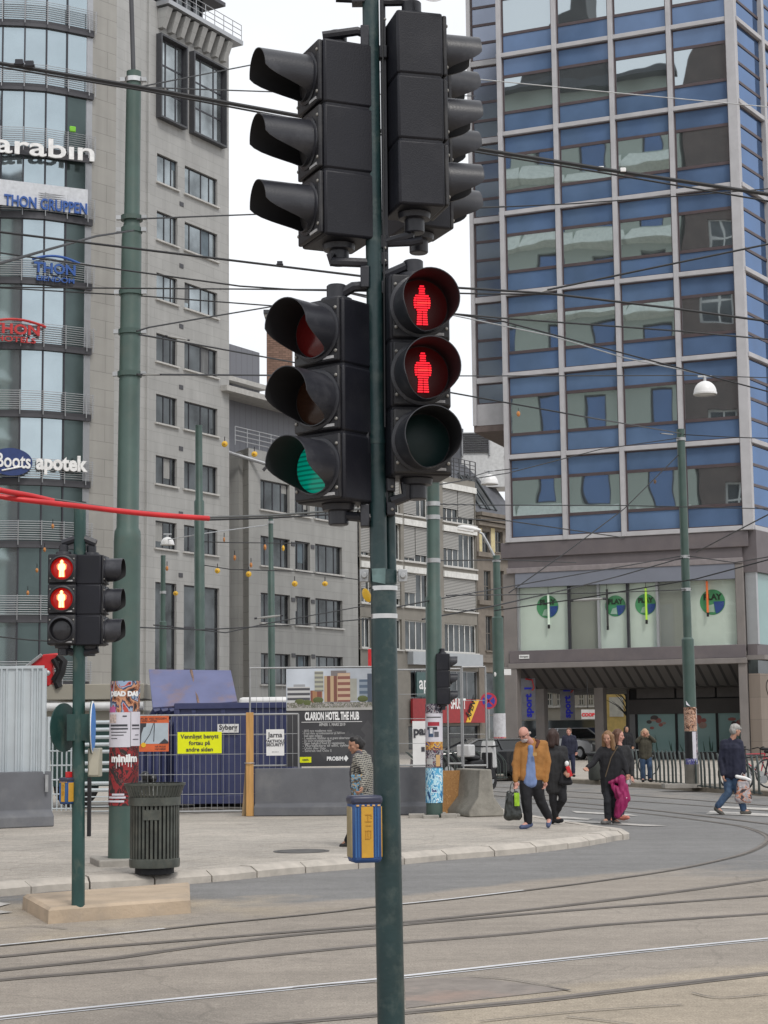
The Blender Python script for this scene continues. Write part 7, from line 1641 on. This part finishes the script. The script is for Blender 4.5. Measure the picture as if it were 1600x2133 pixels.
bx0=wm(o).translation; L4=[at(310,1398,YSk+1.6)-bx0,at(481,1400,YSk+1.6)-bx0,at(495,1465,YSk+.5)-bx0,at(318,1478,YSk+.5)-bx0]
nrm=(L4[1]-L4[0]).cross(L4[3]-L4[0]).normalized()*.05
m=MB(); m.add([tuple(v) for v in L4]+[tuple(v-nrm) for v in L4],[(0,3,2,1),(4,5,6,7),(0,1,5,4),(1,2,6,5),(2,3,7,6),(3,0,4,7)]); m.build('lid',LID,o,bevel=.01)
m=MB(); tA=L4[0].lerp(L4[1],.52); tB=L4[3].lerp(L4[2],.55); m.tube([tA+nrm*.3*-1+Vector((0,-.05,0)),tB+Vector((0,-.06,0))],.035,6); m.build('lid_rib',pm('rusty_rib',(.22,.14,.10),.8,0,.4,12,dirt=(.1,.11,.24),dsc=6,damt=.6),o)
# loose cable heap on the plaza behind the bin
m=MB(); c=g(430,1696)
for k in range(5):
    pts=[Vector((R0.uniform(-1,1)*(1.3),R0.uniform(-.2,.25),.02+.02*k)) for _ in range(7)]; pts.sort(key=lambda p:p.x); m.tube(smooth(pts,4),.012,5)
tag(m.build('cable_heap',pm('cable_dusty',(.2,.19,.18),.8),None,T(c.x,c.y+.4,KZ)),'loose dusty cables lying on the paving before the blue skip','cable')
# black refuse bags by the small skip
for k,(px,py,s) in enumerate(((302,1600,.26),(318,1625,.24))):
    c=at(px,1640,YF+.9); o=thing('rubbish_bag',['black rubbish bag behind the fence, left one under the orange sign','black rubbish bag behind the fence, right one nearer the big skip'][k],'rubbish bag',(c.x,c.y,KZ),0,'black rubbish bags')
    m=MB(); m.ell((0,0,s*1.2),(s,s*.9,s*1.3),nu=16,nv=10); m.v=[tuple(Vector(v)*(1+.12*noise.noise(Vector(v)*6+Vector((k,0,0))))) for v in m.v]; m.build('bag_body',pm('bag_black%d'%k,(.02,.021,.024),.3,0,.2,5,.3,12),o); MB().cap((0,0,s*2.4),.05,(0,0,s*2.75),.09).build('knot',bpy.data.materials['bag_black%d'%k],o)
# flatbed lorry with a red crane, behind the left hoarding
YT=YF+3.5; xt=lambda px: at(px,1500,YT).x; zt_=lambda py: at(160,py,YT).z-KZ
o=thing('crane_lorry','beige flatbed lorry with a folded red crane, parked behind the left hoarding','lorry',(xt(95),YT,KZ)); W_=xt(300)-xt(95)
BEI=pm('lorry_beige',(.33,.31,.26),.6,0,.08,2); LWH=pm('lorry_white',(.66,.67,.68),.4)
MB().box(0,W_,.0,2.2,zt_(1458),zt_(1425)).build('drop_side',BEI,o,bevel=.02); m=MB(); m.tube([(-.1,-.08,zt_(1472)),(W_,-.08,zt_(1472))],.085,12); m.build('rolled_cover',LWH,o)
MB().box(0,W_,.02,2.2,zt_(1502),zt_(1481)).build('chassis_panel',BEI,o); MB().box(.1,W_,.1,2.2,.45,zt_(1503)).build('chassis',pm('lorry_dark_green',(.02,.055,.05),.5),o)
m=MB()
for k in range(2): m.M=T(.6+k*W_*.6,.25,.45); m.lathe([(.05,-.13),(.38,-.13),(.45,-.1),(.45,.1),(.38,.13),(.05,.13)],22,RX(math.pi/2))
m.build('wheel',RUBBER,o)
q=lambda px,py,dy=0: at(px,py,YT+dy)-wm(o).translation
def beam(pts,w_): m.tube([q(*p) for p in pts],w_,6)
m=MB(); m.prism([(q(*p).x,q(*p).z) for p in [(40,1404),(62,1386),(90,1363),(119,1360),(127,1367),(112,1384),(108,1394),(112,1416),(104,1432),(86,1436),(88,1412),(84,1399),(58,1402)]],.0,.26); m.build('crane_arm',REDP,o,bevel=.03)
m=MB(); beam([(120,1366),(133,1378),(128,1400),(118,1420),(124,1432)],.09); beam([(112,1372),(124,1396),(112,1418)],.07); m.build('crane_hose',BLKM,o); m=MB(); m.tube([q(50,1394)+Vector((0,-.04,0)),q(88,1364)+Vector((0,-.04,0))],.035,8); m.build('ram',GALV,o); m=MB(); m.ell(q(99,1402,-.15),(.06,.04,.06)); m.build('pivot_pin',GALV,o)
# grey tube gate between hoarding and thick pole
YG=gr(110,1702,KZ).y+.8; xg_=lambda px: at(px,1600,YG).x; zg_=lambda py: at(180,py,YG).z-KZ
o=thing('tube_gate','light grey tubular steel gate with a mesh end, between the hoarding and the thick pole','gate',(xg_(100),YG,KZ)); W_=xg_(262)-xg_(100)
m=MB()
for i,y in enumerate((1505,1520,1536,1551,1566,1590,1605,1632,1646)): m.tube([(W_*.36,0,zg_(y)),(W_,0,zg_(y))],.035,8)
m.build('rail',HOA,o); m=MB()
for y in (1500,1508): m.tube([(0,0,zg_(y)),(W_*.36,0,zg_(y))],.035,8)
m.build('top_rail',HOA,o); m=MB(); m.tube([(0,0,.05),(0,0,zg_(1492))],.045,8); m.tube([(W_*.36,0,.1),(W_*.36,0,zg_(1500))],.035,8); m.build('post',HOA,o)
m=MB()
for k in range(1,6): m.tube([(W_*.36*k/6,-.02,.08),(W_*.36*k/6,-.02,zg_(1528+ (k%2)*6))],.016,6)
for k in range(7): z=.12+k*.27; m.tube([(0,-.02,z),(W_*.36,-.02,z)],.016,6)
m.build('mesh_infill',HOA,o); m=MB()
for k in range(4): m.tube([(W_*.4,-.0,zg_(1660+k*10)),(W_,-.0,zg_(1660+k*10))],.014,6)
m.build('lower_rail',HOA,o)
text('Fo',.28,TXT,o,L=T(W_*.86,-.06,zg_(1618)),bold=.01)
MB().box(W_*.8,W_*.99,-.05,-.036,zg_(1624),zg_(1590)).build('notice',WHITE,o)
c=at(560,1450,YSk+6); o=thing('white_van','white flat roof of a vehicle just visible behind the big skip','van',(c.x,c.y,KZ)); zr=at(545,1452,YSk+6).z-KZ
MB().box(-.7,.55,0,2.4,1.2,zr).build('body',WHITE,o,bevel=.08); MB().box(-.72,.57,-.01,2.41,1.0,1.19).build('lower_body',DKGREY,o); m=MB()
for x in (-.4,.3): m.M=T(x,.2,.33); m.lathe([(.05,-.1),(.28,-.1),(.33,-.06),(.33,.06),(.28,.1),(.05,.1)],18,RX(math.pi/2))
m.build('wheel',RUBBER,o); m=MB(); m.box(-.69,.54,.1,2.3,.4,1.0); m.build('underbody',DKGREY,o)
c=at(771,1370,60); o=thing('red_post','narrow red upright panel showing left of the main pole above the hotel board','post',(c.x,c.y,KZ)); zr=at(771,1352,60).z-KZ
MB().box(-.07,.07,-.05,.05,0,zr).build('panel',REDP,o,bevel=.01); MB().box(-.12,.12,-.1,.1,0,.1).build('foot',CONC,o)
# ------------------------------------------------------------------ far street: no-stopping sign, cars, bikes, racks, bins
c=at(1018,1460,lY-.3); s_=thing('no_stopping_sign','round no stopping sign, red ring and cross on blue, beside the far lamp post','sign',c)
m=MB(); rr_=17/FPX*lY
def ring(mb,r0,r1,y,n=36):
    vs=[];
    for t in range(n): a=t*2*math.pi/n; vs+=[(r0*math.cos(a),y,r0*math.sin(a)),(r1*math.cos(a),y,r1*math.sin(a))]
    mb.add(vs,[(2*i,(2*i+2)%(2*n),(2*i+3)%(2*n),2*i+1) for i in range(n)])
disc(m,rr_,0,.012); m.build('red_disc',pm('sign_red',(.5,.03,.06),.5),s_); m=MB(); disc(m,rr_*.76,-.004,-.0005); m.build('blue_face',pm('sign_blue_violet',(.04,.05,.35),.5),s_)
m=MB()
for a in (45,-45): m.M=RY(rad(a)); m.box(-rr_*.78,rr_*.78,-.008,-.0045,-rr_*.1,rr_*.1)
m.build('red_cross',bpy.data.materials['sign_red'],s_); MB().tube([(0,.03,rr_),(0,.03,-c.z+KZ)],.03,8).build('post',GALV,s_)
CARG=pm('car_glass_dark',(.02,.024,.027),.12,0,.1,3)
def car(label,c,rz,paint,L_=4.3,dark=True,Hh=1.45):
    o=thing('parked_car',label,'car',c,rz,'cars behind the fence'); W2=.88
    prof=[(-L_/2,.45),(-L_/2+.05,.75),(-L_/2+.25,.88),(-L_*.22,.98),(-L_*.06,Hh-.04),(L_*.12,Hh),(L_*.33,Hh-.12),(L_*.46,1.0),(L_/2,.9),(L_/2,.45),(L_/2-.1,.25),(-L_/2+.1,.25)]
    low=[(-L_/2,.45),(-L_/2+.05,.75),(-L_/2+.3,.90),(-L_*.2,1.0),(L_*.46,1.0),(L_/2,.9),(L_/2,.45),(L_/2-.1,.25),(-L_/2+.1,.25)]
    m=MB(); m.prism(low,-W2,W2); m.build('body',paint,o,bevel=.07)
    m=MB(); t0=[(-L_*.22,.98),(-L_*.07,Hh),(L_*.28,Hh),(L_*.45,.98)]
    vs=[(x,s*(W2-.04 if z<1.1 else W2-.22),z) for s in (-1,1) for x,z in t0]; m.add(vs,[(0,1,2,3)[::-1] if 0 else (0,3,2,1),(4,5,6,7),(0,1,5,4),(1,2,6,5),(2,3,7,6)]); m.build('window',CARG,o)
    m=MB(); m.box(-L_*.06,L_*.27,-W2+.2,W2-.2,Hh-.01,Hh+.02); m.build('roof',paint,o,bevel=.01); m=MB()
    for s in (-1,1):
        m=MB()
        for (x0_,z0_),(x1_,z1_) in zip(t0,t0[1:]): m.tube([(x0_,s*(W2-.04 if z0_<1.1 else W2-.22),z0_),(x1_,s*(W2-.04 if z1_<1.1 else W2-.22),z1_)],.035,6)
        m.tube([(L_*.1,s*(W2-.05),.98),(L_*.08,s*(W2-.22),Hh)],.04,6); m.build('pillar',paint,o)
    for s in (-1,1):
        for x in (-L_*.31,L_*.30):
            w_=MB(); w_.lathe([(.19,-.1),(.28,-.11),(.32,-.08),(.32,.08),(.28,.11),(.19,.1)],22,RX(math.pi/2)); wh=w_.build('wheel',RUBBER,o,L=T(x,s*(W2-.07),.32)); r_=MB(); r_.lathe([(.001,-.09),(.19,-.085),(.19,.085),(.001,.09)],12,RX(math.pi/2)); r_.build('rim',GALV,wh)
        h_=MB(); h_.ell((-L_/2+.12,s*.62,.74),(.1,.2,.08),nu=10,nv=6); h_.build('headlight',pm('headlight_clear',(.8,.8,.78),.15) if 'headlight_clear' not in bpy.data.materials else bpy.data.materials['headlight_clear'],o)
    MB().box(-L_/2-.02,-L_/2+.04,-.26,.26,.42,.53).build('number_plate',WHITE,o); MB().box(-L_/2-.01,-L_/2+.05,-.5,.5,.56,.68).build('grille',BLKM,o)
    return o
SIL=pm('car_silver',(.42,.43,.45),.3,.5,.05,2,coat=.5); CBL=pm('car_black',(.012,.013,.016),.25,.2,.1,2,coat=.7); CDB=pm('car_dark_blue',(.03,.04,.07),.3,.2,.1,2,coat=.6)
c=at(1196,1590,86); car('silver car parked in the passage between the podium columns',(c.x,86,KZ),rad(128),SIL)
c=at(1003,1600,57); car('black car parked behind the mesh fence left of the lamp post',(c.x,57,.0),rad(14),CBL,Hh=1.3)
c=at(876,1558,46); o=thing('notice_board','white upright board with black letters part, behind the fence left of the poster pole','board',(c.x,46,KZ)); zt=at(876,1502,46).z-KZ; hw=16/FPX*46; MB().box(-hw,hw,-.02,.02,.55,zt).build('panel',WHITE,o); text('part',.30,TXT,o,L=T(-hw*.9,-.03,zt*.80),bold=.012); MB().box(hw*.1,hw*.55,-.03,-.021,zt*.55,zt*.62).build('printed_mark',TXT,o); MB().box(-hw,-hw+.04,-.02,.03,0,.55).build('leg',GALV,o); MB().box(hw-.04,hw,-.02,.03,0,.55).build('leg',GALV,o)
c=at(1216,1560,89); o=thing('van_side','dark blue delivery van with small white lettering in the passage','van',(c.x,89,KZ)); hz=at(1216,1516,89).z-KZ
MB().box(-.62,.62,0,2,.75,hz).build('body',pm('van_navy',(.012,.025,.085),.4,0,.1,2),o,bevel=.03); text('LOGI TRANSPORT',.14,PRG,o,L=T(0,-.03,hz-.62),align='CENTER',width=.7); text('AS',.13,PRG,o,L=T(.1,-.03,hz-.9),align='CENTER'); m=MB()
for x in (-.35,.35): m.M=T(x,.15,.33); m.lathe([(.05,-.1),(.28,-.1),(.33,0),(.28,.1),(.05,.1)],16,RX(math.pi/2))
m.build('wheel',RUBBER,o); MB().box(-.5,.5,.05,1.9,.35,.75).build('skirt',BLKM,o)
c=at(1225,1490,64); o=thing('street_sign','small white sign with red lettering hanging in the passage','sign',(c.x,64,at(1210,1498,64).z)); m=MB(); m.box(-.24,.24,-.02,.02,0,.34); m.build('plate',pm('sign_off_white',(.45,.44,.43),.6),o); text('COOP',.16,REDP,o,L=T(0,-.03,.1),align='CENTER',bold=.01); MB().tube([(0,0,.38),(0,0,1.5)],.015,5).build('hanger',BLKM,o)
c=gr(1242,1625,KZ); o=thing('litter_bin','dark round bin on the far kerb left of the bike racks','litter bin',c); m=MB(); m.lathe([(.001,0),(.19,0),(.22,.05),(.23,.75),(.2,.8),(.001,.82)],20); m.build('bin_body',pm('bin_dark',(.05,.055,.05),.6,0,.2,5),o); MB().lathe([(.235,.70),(.25,.71),(.25,.77),(.235,.78)],20).build('rim',BLKM,o)
# bike racks: rows of bent hoops
RK=pm('rack_steel',(.075,.09,.085),.4,.5,.2,6)
def hoop(m,x):
    m.tube([(x,0,0),(x,0,.42),(x-.05,0,.52),(x-.32,.25,.80)],.017,6); m.tube([(x+.0,.5,0),(x,.5,.42),(x-.05,.5,.52),(x-.30,.6,.78)],.017,6)
def bendhoop(o,k,mat):
    m=MB(); m.tube([(0,0,0),(0,0,.46),(-.03,.0,.56),(-.12,.02,.68),(-.34,.05,.86)],.018,6); m.tube([(.09,.0,0),(.09,0,.44),(.06,.0,.53),(-.03,.02,.65),(-.26,.05,.84)],.018,6); m.tube([(-.34,.05,.86),(-.36,.05,.87),(-.34,.05,.855),(-.26,.05,.84)],.018,6); return m.mesh('hoop',mat)
hm=None
labs=['leftmost bent tube bike rack, behind the magenta jacket','second bent tube bike rack from the left, still left of the postered pole','bent tube bike rack straddling the foot of the postered pole','bent tube bike rack right of the postered pole','rightmost bent tube bike rack, behind the man with the bag']
for r_i,(px0,py0,px1,py1,nh) in enumerate([(1312,1622,1352,1627,6),(1358,1628,1402,1633,6),(1408,1633,1462,1640,6),(1468,1640,1522,1647,6),(1528,1647,1582,1655,6)]):
    a=gr(px0,py0,KZ); b_=gr(px1,py1,KZ); o=thing('bike_rack',labs[r_i],'bike rack',a,math.atan2(b_.y-a.y,b_.x-a.x),'bent tube bike racks'); L_=(b_-a).length
    for k in range(nh):
        if hm is None: hm=bendhoop(o,k,RK)
        h_=bpy.data.objects.new('hoop',hm); COL.objects.link(h_); h_.parent=o; h_.matrix_basis=T(L_*k/(nh-1)*.98,0,0)
    MB().tube([(-.1,.02,.03),(L_+.15,.02,.03)],.02,6).build('base_rail',RK,o)
def bike(label,c,rz,col,lean=0.0):
    o=thing('bicycle',label,'bicycle',c,rz,'parked bicycles'); o.matrix_basis=o.matrix_basis@RX(lean); F_=pm('bike_paint',col,.35,.2,.05,3); R=.34
    wh=MB(); wh.tube([(R*math.cos(t*math.pi/14),0,R*math.sin(t*math.pi/14)) for t in range(28)],.018,6,closed=True)
    tm=wh.mesh('tyre',RUBBER); sp=MB()
    for t in range(12): a=t*math.pi/6; sp.tube([(0,.02*(-1)**t,0),(R*.95*math.cos(a),0,R*.95*math.sin(a))],.003,3)
    sp.tube([(R*.93*math.cos(t*math.pi/14),0,R*.93*math.sin(t*math.pi/14)) for t in range(28)],.010,4,closed=True); sm=sp.mesh('rim',GALV)
    for x in (-.52,.52):
        w_=bpy.data.objects.new('wheel',tm); COL.objects.link(w_); w_.parent=o; w_.matrix_basis=T(x,0,R+.015); s_=bpy.data.objects.new('rim',sm); COL.objects.link(s_); s_.parent=w_
    m=MB(); B=(-.05,0,.30); S_=(-.18,0,.82); Hd=(.36,0,.80); 
    for a,b2 in ((B,S_),(S_,Hd),(B,(.38,0,.70)),(B,(-.52,0,R)),((-.17,0,.75),(-.52,0,R)),(Hd,(.38,0,.66)),((.38,0,.66),(.52,0,R))): m.tube([a,b2],.018,6)
    m.build('frame',F_,o); m=MB(); m.tube([(.30,-.28,.98),(.38,-.12,1.0),(.36,0,.97),(.38,.12,1.0),(.30,.28,.98)],.014,6); m.tube([(.36,0,.78),(.36,0,.98)],.014,6); m.build('handlebar',BLKM,o)
    m=MB(); m.ell((-.2,0,.93),(.14,.07,.04)); m.tube([(-.18,0,.8),(-.19,0,.93)],.014,6); m.build('saddle',BLKM,o); m=MB(); m.lathe([(.001,-.02),(.09,-.02),(.09,.02),(.001,.02)],14,T(-.05,0,.3)@RX(math.pi/2)); m.tube([(-.05,-.03,.3),(.07,-.09,.18)],.012,5); m.build('crankset',GALV,o); return o
c=gr(1590,1652,KZ); bike('black and red bicycle parked at the right edge, nearest',(c.x,c.y+.15,KZ),rad(158),(.03,.03,.035),.06)
c=gr(1572,1644,KZ); bike('dark bicycle standing just behind the right edge bicycle',(c.x,c.y+.5,KZ),rad(20),(.05,.05,.06),-.08)
c=gr(1612,1640,KZ); bike('red framed bicycle at the right edge, behind the others',(c.x-.2,c.y+.8,KZ),rad(170),(.4,.03,.05),.05)
c=gr(1352,1617,KZ); bike('grey bicycle locked behind the leftmost bike rack',(c.x-.5,c.y,KZ),rad(15),(.14,.15,.15),.1)
c=gr(1072,1608,KZ); bike('bicycle behind the lamp post and the man in the tan jacket',(c.x,c.y,KZ),rad(60),(.05,.05,.05),.05)

# bike rack and scooter behind the site fence
a=gr(868,1628,KZ); b_=gr(1050,1622,KZ); o=thing('bike_rack','long row of curved bike hoops behind the site fence','bike rack',a,math.atan2(b_.y-a.y,b_.x-a.x),'bent tube bike racks'); L_=(b_-a).length
for k in range(15):
    h_=bpy.data.objects.new('hoop',hm); COL.objects.link(h_); h_.parent=o; h_.matrix_basis=T(L_*k/14,0,0)
MB().tube([(-.1,.02,.03),(L_+.15,.02,.03)],.02,6).build('base_rail',RK,o)
c=at(1000,1600,44); o=thing('motor_scooter','black and white motor scooter parked behind the fence beside the lamp post','scooter',(c.x,44,KZ),rad(62))
SCW=pm('scooter_white',(.55,.55,.55),.3,0,.05,3)
for x in (-.62,.62):
    w_=MB(); w_.lathe([(.10,-.06),(.22,-.07),(.26,0),(.22,.07),(.10,.06)],18,RX(math.pi/2)); w2=w_.build('wheel',RUBBER,o,L=T(x,0,.26)); MB().lathe([(.001,-.05),(.1,-.05),(.1,.05),(.001,.05)],12,RX(math.pi/2)).build('rim',GALV,w2)
m=MB(); m.prism([(-.85,.45),(-.75,.75),(-.1,.78),(-.02,.35),(.35,.33),(.42,.95),(.52,.95),(.55,.28),(-.4,.26)],-.16,.16); m.build('body',BLKM,o,bevel=.04)
m=MB(); m.prism([(.40,.55),(.44,1.05),(.52,1.25),(.58,1.0),(.64,.55)],-.19,.19); m.build('front_fairing',SCW,o,bevel=.04); m=MB(); m.ell((-.42,0,.82),(.36,.14,.07)); m.build('seat',BLKM,o)
m=MB(); m.tube([(.36,-.34,1.10),(.46,-.1,1.08),(.46,.1,1.08),(.36,.34,1.10)],.02,6); m.build('handlebar',BLKM,o); m=MB(); m.quad((.5,-.18,1.2),(.5,.18,1.2),(.38,.15,1.55),(.38,-.15,1.55)); m.build('windscreen',CLG,o); m=MB(); m.box(-.95,-.62,-.18,.18,.85,1.15); m.build('top_box',SCW,o,bevel=.04)
